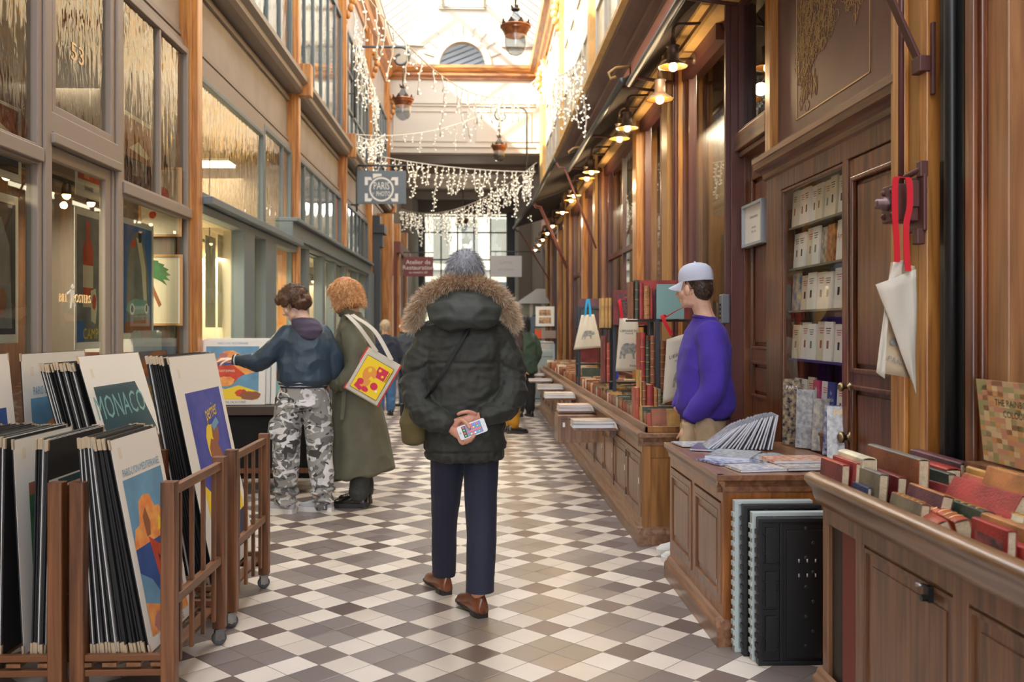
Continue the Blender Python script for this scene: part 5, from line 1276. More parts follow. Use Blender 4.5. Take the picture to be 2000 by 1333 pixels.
spine_row(1.125, 6.58, 1.465, [(0.03, 0.28, 5, 3), (0.03, 0.26, 0, 0), (0.045, 0.24, 3, 6), (0.02, 0.22, 0, 0)], 'large bound volume on the top shelf behind the man in purple', 'volumes on the top shelf behind the man in purple')
std_book(1.275, 6.56, 1.465, 0.2, 0.25, 0.02, 8, 'pale turquoise book facing front on the top shelf behind the man in purple', cover=mat('turquoise_cover', (130, 168, 164), 0.5))
std_book(1.15, 6.80, 1.465, 0.42, 0.29, 0.03, 0, 'wide dark red album at the back of the top shelf behind the man in purple')
spine_row(1.165, 6.60, 0.945, [(0.04, 0.42, 0, 3), (0.03, 0.36, 5, 6), (0.042, 0.40, 1, 6), (0.025, 0.38, 7, 5), (0.045, 0.36, 1, 6)], 'tall ribbed leather volume on the middle shelf behind the man in purple', 'tall volumes on the middle shelf')
spine_row(1.09, 6.35, 0.722, [(0.03, 0.26, 9, 0), (0.012, 0.38, 10, 0), (0.03, 0.3, 1, 4), (0.05, 0.28, 0, 0), (0.025, 0.26, 3, 4), (0.025, 0.25, 7, 5)], 'volume standing on the counter under the shelf behind the man in purple', 'volumes under the shelf behind the man in purple')
for q in ((1.09, 6.6, 1.445, 1.268, 6.78, 1.46), (1.13, 6.6, 0.925, 1.268, 6.78, 0.94)): sh = MB(); sh.box(*q); sh.build('shelf_board', M_dark, so, world=True)
so = shelf_unit(1.16, 1.5, 7.9, 0.722, [0.93, 1.42], 'dark metal display shelf on the counter with the marbled folio, behind the rhinoceros bag')
std_book(1.155, 7.86, 1.425, 0.29, 0.3, 0.04, 2, 'dark marbled folio with a red leather corner on top of the second shelf', yaw=-0.05, plate=mat('marbled_purple', (58, 34, 42), 0.5, col2=(112, 74, 80), vscale=80))
spine_row(1.06, 7.9, 1.40, [(0.028, 0.26, 10, 0)] * 3, 'pale yellow-bound volume left of the marbled folio', 'pale yellow volumes left of the marbled folio')
spine_row(1.075, 7.92, 0.93, [(0.03, 0.4, 2, 0), (0.03, 0.34, 9, 4)], 'red volume beside the rhinoceros bag', 'red volumes beside the rhinoceros bag')
for q in ((1.05, 7.92, 1.385, 1.158, 8.1, 1.4), (1.06, 7.92, 0.915, 1.158, 8.1, 0.93)): sh = MB(); sh.box(*q); sh.build('shelf_board', M_dark, so, world=True)
shelf_unit(1.10, 1.42, 10.15, 0.722, [1.0, 1.42], 'dark metal display shelf far along the counter holding the blue-handled bag')
std_book(1.12, 10.2, 1.425, 0.26, 0.30, 0.03, 4, 'purple-grey album on the far shelf beside the blue-handled bag')
std_book(1.13, 10.14, 1.425, 0.16, 0.18, 0.02, 5, 'dark green book in front of the purple-grey album on the far shelf')
std_book(1.12, 10.18, 1.015, 0.2, 0.3, 0.03, 2, 'dark red book on the lower board of the far shelf')
std_book(1.13, 10.05, 0.74, 0.2, 0.22, 0.03, 5, 'dark green cased book standing under the far shelf')
# far trolley with boxes of prints and the pale kiosk
tr = thing('book_trolley', 'pale grey metal trolley on casters beyond the long counter', 'trolley', (1.0, 15.9, 0))
M_tr = mat('pale_grey_metal', (168, 176, 180), 0.4, metal=0.2)
x0, x1, y0, y1 = 0.74, 1.30, 15.7, 16.2
for x in (x0, x1 - 0.035):
    for y in (y0, y1 - 0.035): mb = MB(); mb.box(x, y, 0.1, x + 0.035, y + 0.035, 1.12); mb.build('upright', M_tr, tr, world=True)
mb = MB(); mb.tube([(x0 + 0.017, y0 + 0.017, 1.1), (x0 + 0.03, y0 + 0.017, 1.15), (x1 - 0.03, y0 + 0.017, 1.15), (x1 - 0.017, y0 + 0.017, 1.1)], 0.017, 8); mb.build('handle', M_tr, tr, world=True)
mb = MB(); mb.box(x0 + 0.035, y0 + 0.01, 0.62, x1 - 0.035, y1 - 0.01, 1.02); mb.box(x0 + 0.02, y0, 0.9, x1 - 0.02, y0 + 0.02, 1.0); mb.build('upper_box', mat('grey_green_metal', (150, 162, 162), 0.4), tr, world=True, bev=0.01)
mb = MB(); mb.box(x0 + 0.035, y0 + 0.01, 0.18, x1 - 0.035, y1 - 0.01, 0.6); mb.box(x0, y0, 0.12, x1, y1, 0.17); mb.build('lower_box', mat('grey_green_metal', (150, 162, 162), 0.4), tr, world=True, bev=0.01)
for x in (x0 + 0.06, x1 - 0.06):
    for y in (y0 + 0.05, y1 - 0.05): mb = MB(); mb.lathe([(0.055, -0.02), (0.06, 0), (0.055, 0.02)], 14, M=TR(x, y, 0.06, 0, pi / 2, 0)); mb.box(x - 0.02, y - 0.02, 0.06, x + 0.02, y + 0.02, 0.125); mb.build('caster', M_black, tr, world=True)
sf = shelf_unit(0.98, 1.42, 16.7, 0.0, [0.8, 1.2, 1.42], 'dark metal rack of picture books beyond the pale grey trolley')
for (x, z, w, h, c, l) in ((1.03, 1.43, 0.34, 0.36, (226, 224, 220), 'white picture book with two warm photos on the far rack'), (1.0, 1.21, 0.14, 0.16, (206, 84, 44), 'orange-red book on the middle board of the far rack'), (1.18, 1.21, 0.22, 0.14, (150, 130, 120), 'small brown framed picture on the middle board of the far rack'), (1.02, 0.81, 0.3, 0.3, (190, 186, 180), 'pale book on the lowest board of the far rack'), (0.86, 1.1, 0.15, 0.5, (70, 84, 100), 'blue-grey picture book left of the far rack')):
    b = thing('book', l, 'book', (x, 16.66, z)); mb = MB(); mb.box(0, 0, 0, w, 0.02, h); mb.build('cover', mat('c%d' % c[0], c, 0.5), b)
    mb = MB(); mb.box(0.003, 0.002, h - 0.004, w + 0.001, 0.018, h + 0.0006); mb.build('page_block', M_pages, b)
    if c[0] == 226: mb = MB(); mb.box(0.06, -0.001, 0.19, 0.28, 0, 0.30); mb.box(0.06, -0.001, 0.05, 0.28, 0, 0.16); mb.build('cover_photo', mat('warm_photo', (214, 170, 120), 0.5, col2=(110, 90, 80), vscale=20), b)
    if 'left of' in l: mb = MB(); mb.box(0.02, 0.02, -1.1, 0.13, 0.04, 0.2); mb.build('stand', M_shelf, b)
ks = thing('kiosk', 'small pale glazed kiosk with a hipped roof far down on the right', 'kiosk', (1.2, 22.0, 0))
mb = MB(); mb.box(0.92, 21.8, 0, 1.6, 22.3, 0.9); mb.box(0.96, 22.1, 0.9, 1.6, 22.15, 1.98); mb.build('base', M_white, ks, world=True)
for x in (0.92, 1.2, 1.48): mb = MB(); mb.box(x, 21.8, 0.9, x + 0.08, 21.85, 2.0); mb.build('post', M_cream, ks, world=True)
mb = MB(); mb.add([(0.86, 21.7, 1.98), (1.68, 21.7, 1.98), (1.68, 22.4, 1.98), (0.86, 22.4, 1.98), (1.38, 22.0, 2.34), (1.6, 22.0, 2.34)], [(0, 1, 5, 4), (1, 2, 5), (2, 3, 4, 5), (3, 0, 4), (3, 2, 1, 0)]); mb.build('roof', mat('grey_zinc_roof', (150, 148, 142), 0.6), ks, world=True)
mb = MB(); mb.box(0.94, 21.82, 0.9, 1.5, 21.83, 2.0); mb.build('pane', M_pane, ks, world=True)

# ---------------- magazines on the short counter
def cover_mat(i): 
    a = [(142, 144, 148), (150, 60, 110), (196, 190, 176), (70, 80, 140), (214, 120, 80), (120, 124, 128), (40, 44, 60), (224, 220, 210)][i]
    b = [(192, 194, 198), (60, 150, 180), (140, 142, 150), (190, 196, 214), (236, 206, 180), (196, 200, 204), (170, 150, 120), (150, 160, 190)][i]
    return mat('magazine_cover_%d' % i, a, 0.25, col2=b, vscale=44, coat=0.3)
M_wp = mat('white_pages', (216, 218, 226), 0.6, bump=0.3, bscale=300)
def magazine(loc, w, h, t, ci, rot, label, group=None, name='magazine', cat='magazine', text=None, tm=None):
    o = thing(name, label, cat, loc, group=group); o.rotation_euler = rot
    c = 0.0012
    b = MB(); b.box(0, 0, 0, w, h, c); b.box(0, 0, t - c, w, h, t); b.box(0, 0, 0, c, h, t); b.build('cover', cover_mat(ci), o)
    p = MB(); p.box(c, 0.002, c, w - 0.002, h - 0.002, t - c); p.build('pages', M_wp, o)
    if text: text_mb(text, w * 0.26, 0, M=TR(w / 2, h * 0.87, t + 0.0006)).build('title', tm or M_white, o)
    return o
ZT = 0.757
MG = [(1.16, 4.02, 0.23, 0.17, 0.012, 7, 0.15, 'white card-covered book at the near edge of the magazine counter'),
      (1.12, 4.22, 0.24, 0.2, 0.008, 3, 0.35, 'blue and white magazine lying flat near the front corner of the magazine counter'),
      (1.10, 4.40, 0.22, 0.28, 0.02, 0, -0.5, 'thick grey-covered book lying at the aisle edge of the magazine counter'),
      (1.10, 4.72, 0.2, 0.26, 0.01, 1, -0.4, 'magazine with a pink and turquoise cover at the aisle edge of the magazine counter'),
      (1.09, 4.88, 0.2, 0.2, 0.006, 7, 0.1, 'pale magazine at the far aisle corner of the magazine counter'),
      (1.34, 4.26, 0.2, 0.24, 0.014, 5, 0.2, 'grey and blue magazine lying in the middle of the magazine counter'),
      (1.38, 4.04, 0.28, 0.2, 0.012, 2, 0.1, 'cream illustrated book lying flat under the red patterned one'),
      (1.60, 4.02, 0.12, 0.16, 0.01, 5, -0.1, 'grey magazine at the near wall corner of the magazine counter')]
for i, (x, y, w, h, t, ci, rz, l) in enumerate(MG): magazine((x, y + (0.03 if rz < 0 else 0), ZT + 0.0005 * i), w, h, t, ci, (0, 0, rz), l)
magazine((1.36, 4.17, ZT + 0.016), 0.27, 0.17, 0.014, 4, (0, 0, 0.08), 'book with a red and orange patterned cover and a white oval on the magazine counter', name='book', cat='book')
rr = random.Random(3)
for i in range(17):
    ln = radians(38 + i * 2.6 + rr.uniform(-1, 1))
    e = (Matrix.Rotation(-0.12, 4, 'Z') @ Matrix(((-cos(ln) * 0 + 0, cos(ln), -sin(ln)), (-1, 0, 0), (0, sin(ln), cos(ln)))).to_4x4()).to_euler()
    magazine((1.215 + i * 0.0215, 4.93 + 0.004 * (i % 3), ZT + 0.002), 0.19 + 0.01 * (i % 2), 0.185, 0.0095, [0, 0, 5, 0, 5][i % 5], e, 'grey and white magazine in the leaning row on the magazine counter', 'magazines in the leaning row')
def facing(u, v, Y, w, h, t, ci, label, lean=0.2, yaw=0.0, **k):
    p = onY(u, v, Y)
    e = (Matrix.Rotation(yaw, 4, 'Z') @ Euler((pi / 2 - lean, 0, 0)).to_matrix().to_4x4()).to_euler()
    return magazine((p.x, Y, ZT + 0.003), w, h, t, ci, e, label, **k)
facing(1530, 850, 4.98, 0.10, 0.36, 0.02, 6, 'dark PARIS book standing at the back of the magazine counter', 0.02, -0.6, name='book', cat='book', text='PARIS', tm=M_white)
facing(1560, 870, 4.86, 0.10, 0.31, 0.035, 0, 'tall book with thick white page edges standing beside the dark PARIS book', 0.05, -0.9, name='book', cat='book')
facing(1590, 885, 4.72, 0.12, 0.27, 0.035, 2, 'tall book with a street photo cover in the middle of the standing row', 0.12, -0.8, name='book', cat='book')
facing(1610, 895, 4.55, 0.14, 0.25, 0.03, 3, 'blue sky covered book with thick pages, second from the right of the standing row', 0.15, -0.7, name='book', cat='book')
facing(1615, 905, 4.36, 0.17, 0.26, 0.025, 0, 'book titled PARIS with a grey crowd photo leaning at the right of the standing row', 0.22, -0.35, name='book', cat='book', text='PARIS', tm=M_gilt)

# ---------------- inside the glazed case: shelves of cream books
cs = thing('book_case', 'wooden display case behind glass holding rows of cream paperbacks', 'display case', (1.9, 4.88, 0.85))
mb = MB(); mb.box(2.06, yw0, 0.8, 2.08, yw1, 2.25); mb.box(1.83, yw0, 0.84, 2.06, yw0 + 0.015, 2.25); mb.box(1.83, yw1 - 0.015, 0.84, 2.06, yw1, 2.25); mb.build('case_back', M_brown, cs, world=True)
rows = [(0.92, 8), (1.225, 7), (1.50, 7), (1.74, 8), (1.975, 9)]
for z, n in rows: mb = MB(); mb.box(1.79, yw0 + 0.016, z - 0.012, 2.05, yw1 - 0.016, z); mb.build('shelf', mat('glass_shelf', (120, 112, 100), 0.2) if z > 1.3 else mat('purple_cloth', (52, 36, 110), 0.8), cs, world=True)
rr = random.Random(9)
CR = [mat('cream_cover_%d' % i, c, 0.5) for i, c in enumerate([(232, 230, 224), (226, 222, 212), (238, 238, 234), (216, 206, 180)])]
PIC = [PM['grey'], PM['tan'], PM['ink']]
mf = Matrix(((0, 0, -1), (-1, 0, 0), (0, 1, 0))).to_4x4()      # x -> -y, y -> up, z -> towards the aisle
base = {}
for ri, (z, n) in enumerate(rows):
    for i in range(n):
        w = (yw1 - yw0 - 0.06) / n; hh = 0.19 + 0.02 * rr.random()
        yy = yw0 + 0.03 + w * (i + 1) - 0.004
        special = {(0, 4): 'magenta cover with a portrait', (0, 2): 'deep blue cover', (3, 2): 'orange cathedral cover', (3, 3): 'portrait cover', (3, 1): 'white cover titled in red', (2, 6): 'yellow and blue cover'}.get((ri, i))
        o = thing('book', ('%s in the %s row of the glazed case' % (special, ['bottom', 'second', 'third', 'fourth', 'top'][ri])) if special else 'cream paperback standing face out in the %s row of the glazed case' % ['bottom', 'second', 'third', 'fourth', 'top'][ri], 'book', (1.80 + 0.01 * (i % 2), yy, z + 0.001), group=None if special else 'cream paperbacks in the %s row of the glazed case' % ['bottom', 'second', 'third', 'fourth', 'top'][ri])
        o.rotation_euler = (mf @ Matrix.Rotation(-0.06, 4, 'X')).to_euler()
        col = CR[rr.randrange(4)]
        if special: col = {'m': mat('magenta_cover', (186, 40, 96), 0.4), 'd': mat('deep_blue_cover', (38, 54, 130), 0.4), 'o': mat('orange_cover', (206, 130, 50), 0.4, col2=(110, 70, 40), vscale=30), 'p': mat('portrait_cover', (206, 190, 170), 0.4, col2=(90, 80, 76), vscale=24), 'w': CR[2], 'y': mat('yellow_cover', (206, 196, 140), 0.4, col2=(80, 110, 160), vscale=20)}[special[0]]
        b = MB(); b.box(0, 0, -0.012, w - 0.006, hh, 0, 0); b.build('cover', col, o)
        g = MB(); ww = w - 0.006
        if special and special[0] == 'm': g.sheet([(ww * .3, hh * .1), (ww * .7, hh * .1), (ww * .75, hh * .4), (ww * .5, hh * .52), (ww * .25, hh * .4)], 0.0006, 2); g.sheet(circ(ww * .5, hh * .68, ww * .17, 14, hh * .14), 0.0007, 3); g.build('cover_picture', PIC + [mat('pale_skin_print', (222, 196, 180), 0.5)], o)
        elif special and special[0] == 'd': g.merge(text_mb('le\nsiècle\nsurf', 0.034, 3, M=TR(ww / 2, hh * .55, 0.0006))); g.build('title', PIC + [CR[2]], o)
        elif special and special[0] == 'w': g.merge(text_mb('Aymé', 0.045, 0, M=TR(ww / 2, hh * .6, 0.0006), sx=0.8)); g.build('title', M_redletter, o)
        elif not special:
            g.sheet([(ww * .38, hh * .32), (ww * .62, hh * .32), (ww * .62, hh * .52), (ww * .38, hh * .52)], 0.0006, rr.randrange(3)); g.build('cover_picture', PIC, o)
            g = MB()
            for q in range(3): g.box(ww * (.2 + .05 * q), hh * (.82 - .06 * q), 0.0003, ww * (.8 - .05 * q), hh * (.84 - .06 * q), 0.0008)
            g.build('title', M_redletter if i % 2 else PM['ink'], o)
lamp('case_fill', 'AREA', (1.787, 4.87, 2.24), 9, (1, 0.97, 0.92), 0.7, size_y=0.02, rot=(0, 0, pi / 2))  # added fill that brightens the book covers, no fitting in the case

# ---------------- painted panel with gold line drawing over the door
pn = thing('painted_panel', 'large maroon panel above the door with a gold line drawing inside a gold border', 'painted panel', (1.78, 4.6, 2.46))
mb = MB(); mb.box(1.79, yd0 - 0.02, 2.45, 1.84, yl0 - 0.10, 3.66); mb.build('board', M_maroon_panel, pn, world=True)
mb = MB()
for q in ((yd0 - 0.02, 2.45, yl0 - 0.1, 2.485), (yd0 - 0.02, 2.485, yl0 - 0.1, 2.50)): mb.box(1.755 if q[1] < 2.47 else 1.775, q[0], q[1], 1.79, q[2], q[3])
mb.build('moulding', M_brown_y, pn, world=True)
py0, py1, pz0 = onX(1700, 200, 1.79).y, onX(1556, 200, 1.79).y, 2.57
M_gl = mat('gold_line', (196, 162, 108), 0.45, metal=0.3)
mb = MB(); mb.box(1.787, py0, pz0, 1.79, py1, pz0 + 0.008); mb.box(1.787, py0, pz0, 1.79, py0 + 0.006, 3.64); mb.box(1.787, py1 - 0.006, pz0, 1.79, py1, 3.64)
mb.build('gold_border', M_gl, pn, world=True)
mb = MB(); rr = random.Random(8); yw = py1 - py0
def gy(a): return py1 - a * yw
def inside(a, z):
    # a robed figure: broad on the left, a trailing sleeve towards the right, feet to the lower left
    t = (z - pz0) / 1.05
    hi = 0.26 + 1.3 * max(0, t - 0.16) + 0.06 * sin(t * 22)
    if a > 0.6: return a < 0.95 and t > 0.24 + abs(a - 0.84) * 1.1
    return 0.03 + 0.03 * sin(t * 15) < a < min(hi, 0.6) and t > 0.04
for k in range(1000):
    a, t = rr.random(), 0.75 * rr.random(); z = pz0 + 0.04 + t * 1.0
    if not inside(a, z): continue
    L0 = rr.uniform(0.03, 0.12); ph = rr.uniform(0, 6.3); am = rr.uniform(0.004, 0.03); cr = rr.random() < 0.3
    pts = []
    for q in range(7):
        s = q / 6
        if cr: aa, zz = a + 0.035 * cos(ph + s * 5), z + 0.03 * sin(ph + s * 5)
        else: aa, zz = a + am * sin(ph + s * 4) + 0.03 * s * sin(ph), z + L0 * s
        pts.append((1.788, gy(aa), zz))
    mb.tube(pts, 0.0018, 3)
mb.build('gold_drawing', M_gl, pn, world=True)['kind'] = 'stuff'
# framed notice on the side leaf
nt_ = thing('notice_frame', 'grey-framed white notice hanging on the brown side leaf', 'notice', (1.8, 5.75, 1.9))
a = onX(1455, 488, 1.80); b = onX(1494, 392, 1.80); y0_, y1_ = b.y, a.y
z0_, z1_ = 1.4 + (640.8 - 484) * a.y / F_PX, 1.4 + (640.8 - 402) * a.y / F_PX
mb = MB()
for q in ((y0_, z0_, y1_, z0_ + 0.02), (y0_, z1_ - 0.02, y1_, z1_), (y0_, z0_, y0_ + 0.02, z1_), (y1_ - 0.02, z0_, y1_, z1_)): mb.box(1.775, q[0], q[1], 1.82, q[2], q[3])
mb.build('frame', mat('pale_grey_frame_paint', (168, 176, 182), 0.4), nt_, world=True, bev=0.002)
mb = MB(); mb.box(1.795, y0_ + 0.01, z0_ + 0.01, 1.82, y1_ - 0.01, z1_ - 0.01); mb.build('paper', M_white, nt_, world=True)
frn = Matrix(((0, 0, -1, 1.794), (-1, 0, 0, (y0_ + y1_) / 2), (0, 1, 0, 0), (0, 0, 0, 1)))
mb = MB()
for t, z, s in (('Livres anciens', z1_ - 0.09, 0.03), ('ouvert de', z1_ - 0.16, 0.022), ('10 h à 19 h', z1_ - 0.19, 0.022)): mb.merge(text_mb(t, s, 0, M=frn @ TR(0, z, 0)))
mb.build('lettering', PM['ink'], nt_, world=True)
# small grey key safe on the post
ks2 = thing('key_safe', 'small grey key box with push buttons on the maroon post beside the man in purple', 'key box', (1.70, 6.25, 1.5))
p = onX(1421, 632, 1.71); mb = MB(); mb.box(1.66, p.y - 0.04, p.z, 1.715, p.y + 0.04, p.z + 0.2); mb.build('body', mat('grey_key_box', (112, 118, 124), 0.4), ks2, world=True, bev=0.008)
mb = MB(); [mb.box(1.655, p.y - 0.02 + 0.02 * (i % 2), p.z + 0.03 + 0.03 * (i // 2), 1.66, p.y - 0.008 + 0.02 * (i % 2), p.z + 0.045 + 0.03 * (i // 2)) for i in range(8)]; mb.build('buttons', M_black, ks2, world=True)
# awning winding gear by the door
gr = thing('awning_gear', 'maroon iron winding gearbox on the post right of the door', 'gearbox', (1.62, 3.5, 1.9))
gx, gyy, gz = 1.61, 3.41, 1.87
mb = MB(); mb.box(gx - 0.06, gyy - 0.05, gz - 0.07, gx + 0.03, gyy + 0.06, gz + 0.07); mb.box(gx + 0.03, gyy - 0.09, gz - 0.11, gx + 0.045, gyy + 0.06, gz + 0.1); mb.box(gx - 0.0, gyy - 0.06, gz - 0.02, gx + 0.03, gyy + 0.04, gz + 0.08)
for s in (-1, 1):
    for q in (-1, 1): mb.ball((gx - 0.06, gyy + 0.01 + s * 0.035, gz + q * 0.045), 0.012, 8)
mb.build('housing', M_rust, gr, world=True, bev=0.008)
mb = MB(); mb.lathe([(0.026, 0), (0.028, 0.02), (0.02, 0.026), (0.02, 0.045), (0.012, 0.05)], 12, M=TR(gx - 0.06, gyy + 0.005, gz, 0, -pi / 2, 0)); mb.build('crank_hub', mat('worn_iron', (112, 92, 92), 0.35, metal=0.7), gr, world=True)
mb = MB(); mb.box(gx + 0.02, gyy - 0.085, gz + 0.09, gx + 0.05, gyy - 0.05, gz + 0.15); mb.tube([(gx + 0.03, gyy - 0.07, gz + 0.12), (gx, gyy, gz + 0.1)], 0.012, 8); mb.box(gx + 0.01, gyy - 0.08, gz - 0.16, gx + 0.04, gyy - 0.04, gz - 0.1); mb.build('bracket', M_rust, gr, world=True, bev=0.004)
mb = MB(); mb.tube([(gx + 0.02, gyy + 0.07, gz + 0.06), (gx + 0.02, gyy + 0.07, 3.6)], 0.012, 8); mb.build('rod', M_maroon, gr, world=True)
ar = thing('wall_bracket', 'flat maroon iron awning arm with a hanging chain at the top right', 'awning arm', (1.6, 3.45, 2.4))
p1 = onX(1798, 128, 1.66); mb = MB(); mb.strip([p1, (p1.x - 0.27, p1.y + 0.02, p1.z + 0.62)], (0, 0.022, 0), 0.012); mb.build('arm', M_rust, ar, world=True, bev=0.002)
mb = MB(); mb.box(p1.x - 0.02, p1.y - 0.035, p1.z - 0.03, p1.x + 0.03, p1.y + 0.035, p1.z + 0.03); mb.box(p1.x + 0.02, p1.y - 0.05, p1.z - 0.12, p1.x + 0.035, p1.y - 0.03, p1.z + 0.15); mb.build('pivot', M_rust, ar, world=True, bev=0.004)
mb = MB(); 
for i in range(9):
    t = i / 8; c = Vector((1.62 - 0.12 * t * 2.4, 3.75, 2.78 + 0.35 * (2 * t - 0.35) ** 2)); tt = Vector((-0.288, 0, 0.35 * 4 * (2 * t - 0.35))).normalized()
    nn = Vector((0, 1, 0)) if i % 2 else tt.cross(Vector((0, 1, 0)))
    mb.tube([c + tt * 0.024 * cos(a) + nn * 0.009 * sin(a) for a in [2 * pi * k / 10 for k in range(10)]], 0.0035, 5, closed=True)
mb.build('chain', M_black, ar, world=True)['kind'] = 'stuff'

# ---------------- wall lamps under the awning
M_lampm = mat('lamp_bronze', (106, 88, 78), 0.45, metal=0.5); M_lampin = mat('lamp_inside', (206, 150, 84), 0.4)
def wall_lamp():
    o = thing('wall_lamp', 'x', 'wall lamp', (0, 0, 0))
    # origin at bulb, arm to the wall at +x
    mb = MB(); mb.lathe([(0.018, 0.22), (0.022, 0.17), (0.05, 0.155), (0.05, 0.15), (0.042, 0.145), (0.044, 0.06), (0.055, 0.045), (0.11, 0.005), (0.112, 0.0), (0.105, 0.004), (0.05, 0.04)], 18, cap=False); mb.build('shade', [M_lampm], o)
    mb = MB(); mb.lathe([(0.106, 0.002), (0.05, 0.036)], 18, cap=False); mb.build('reflector', M_lampin, o)
    mb = MB(); mb.ball((0, 0, 0.0), 0.034, 12); mb.build('bulb', mat('lit_bulb', (255, 214, 150), 0.5, emit=16), o)
    mb = MB(); pts = [(0, 0, 0.2), (0, 0, 0.27)] + [(0.05 - 0.05 * cos(a), 0, 0.27 + 0.05 * sin(a)) for a in [pi / 2 * k / 4 for k in range(1, 5)]] + [(0.28, 0, 0.33)]
    mb.tube(pts, 0.012, 8); mb.build('arm', M_lampm, o)
    mb = MB(); mb.lathe([(0.03, 0), (0.045, 0.01), (0.045, 0.02)], 14, M=TR(0.26, 0, 0.33, 0, pi / 2, 0)); mb.build('wall_rose', M_lampm, o)
    return o
LY = [(6.75, 'closest to the painted panel'), (7.25, 'second from the front'), (8.85, 'third from the front'), (9.35, 'fourth from the front'), (11.7, 'fifth from the front'), (12.2, 'sixth from the front'), (13.8, 'seventh from the front'), (14.3, 'eighth from the front'), (15.8, None), (17.9, None), (19.3, None), (20.7, None), (22.0, None), (23.4, None)]
pr = wall_lamp()
for i, (y, l) in enumerate(LY):
    o = pr if i == 0 else copy_tree(pr)
    o.location = (1.44, y, 3.34 if i < 4 else 3.40)
    if i == 1: o.location.z = 3.22
    o['label'] = 'bronze wall lamp under the awning, %s' % l if l else 'small glowing wall lamp far down the right side'
    o['group'] = 'wall lamps under the awning' if l else 'far wall lamps on the right side'
    if i % 2 == 0 and i < 10: lamp('lamp_glow', 'POINT', (1.40, y + 0.3, 3.26), 9, (1, 0.72, 0.4), 0.05)
# ---------------- awnings
M_can = mat('dark_canvas', (70, 62, 58), 0.9)
def awning(y0, y1, bx0, bx1, bz, wz, label, arms=True):
    o = thing('awning', label, 'awning', (1.4, (y0 + y1) / 2, bz))
    mb = MB(); mb.add([(1.70, y0, wz), (1.70, y1, wz), (bx1, y1, bz), (bx0, y0, bz), (1.70, y0, wz + 0.012), (1.70, y1, wz + 0.012), (bx1, y1, bz + 0.012), (bx0, y0, bz + 0.012)], [(0, 1, 2, 3), (7, 6, 5, 4), (0, 3, 7, 4), (1, 5, 6, 2), (2, 6, 7, 3), (0, 4, 5, 1)]); mb.build('canvas', M_can, o, world=True)
    mb = MB(); mb.tube([(bx0, y0, bz), (bx1, y1, bz)], 0.03, 10); mb.build('front_bar', M_iron, o, world=True)
    if arms:
        for y, bx in ((y0 + 0.03, bx0), (y1 - 0.1, bx1)):
            mb = MB(); mb.tube([(bx + 0.02, y, bz - 0.02), (bx + 0.06, y, bz - 0.09), (bx + 0.14, y, bz - 0.1), (1.62, y, 2.5)], 0.016, 8); mb.build('arm', mat('dusty_maroon', (134, 84, 80), 0.5), o, world=True)
    else:
        for y in (y0 + 0.2, (y0 + y1) / 2, y1 - 0.2): mb = MB(); mb.tube([(bx0, y, bz), (1.66, y, bz - 0.04)], 0.014, 8); mb.build('arm', M_rust, o, world=True)
    return o
awning(3.75, 7.9, 1.30, 1.30, 3.52, 3.86, 'rolled-in dark awning with a grey front bar above the painted panel', False)
awning(7.95, 12.5, 1.25, 1.22, 3.56, 3.86, 'dark awning with a grey front bar above the first pairs of lamps', False)
awning(12.6, 16.8, 1.04, 0.99, 3.72, 3.98, 'dark open awning on maroon arms half way down the right side')
awning(16.9, 21.2, 0.98, 0.80, 3.72, 3.98, 'far dark open awning on maroon arms')
for i, y in enumerate((5.5, 10.0, 14.5)):
    o = thing('gold_bracket', 'golden scrolled bracket under the cornice above the awning', 'bracket', (1.5, y, 4.2), group='golden scrolled brackets under the cornice')
    mb = MB(); mb.box(1.66, y - 0.05, 3.95, 1.72, y + 0.05, 4.3); mb.build('plate', M_gold_paint, o, world=True)
    mb = MB(); mb.tube([(1.68, y, 4.28), (1.5, y, 4.26), (1.42, y, 4.2), (1.44, y, 4.14), (1.5, y, 4.16)], 0.015, 8); mb.build('scroll', M_gold_paint, o, world=True)
# shop contents seen through the right windows
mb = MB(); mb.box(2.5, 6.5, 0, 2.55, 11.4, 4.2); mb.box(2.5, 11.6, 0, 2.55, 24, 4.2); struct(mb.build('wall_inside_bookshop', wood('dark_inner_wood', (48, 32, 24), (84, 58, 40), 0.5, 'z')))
def drape(x, y0, y1, z0, z1, label):
    mb = MB(); n = 24; pts = [(x + 0.02 * sin(i * 1.3), y0 + (y1 - y0) * i / n) for i in range(n + 1)]
    vs = [(a, b, z0) for a, b in pts] + [(a, b, z1) for a, b in pts] + [(a + 0.004, b, z0) for a, b in pts] + [(a + 0.004, b, z1) for a, b in pts]
    N = n + 1
    mb.add(vs, [(i, i + 1, N + i + 1, N + i) for i in range(n)] + [(2 * N + i, 3 * N + i, 3 * N + i + 1, 2 * N + i + 1) for i in range(n)] + [(N + i, N + i + 1, 3 * N + i + 1, 3 * N + i) for i in range(n)], 0, True)
    return tag(mb.build('wall_hanging', mat('faded_map_cloth', (206, 204, 182), 0.8, col2=(150, 176, 168), vscale=5), rec=False), label, 'hanging')
drape(1.92, 6.45, 6.98, 1.35, 3.5, 'pale blue and cream cloth hanging inside the big window beside the maroon post')
drape(1.95, 8.3, 9.1, 1.3, 2.5, 'pale drawing hanging inside the window beyond the first lamps')
drape(2.0, 5.52, 6.2, 2.7, 3.6, 'pale cloth behind the small upper window left of the painted panel')
lamp('bookshop_fill', 'AREA', (2.2, 8.5, 3.6), 130, (1, 0.84, 0.62), 4, size_y=0.3, rot=(0, 0, pi / 2))  # unseen fill added to brighten the shop behind the big window
lamp('bookshop_fill', 'AREA', (2.2, 16, 3.6), 60, (1, 0.84, 0.62), 7, size_y=0.3, rot=(0, 0, pi / 2))  # the same added fill for the farther bays

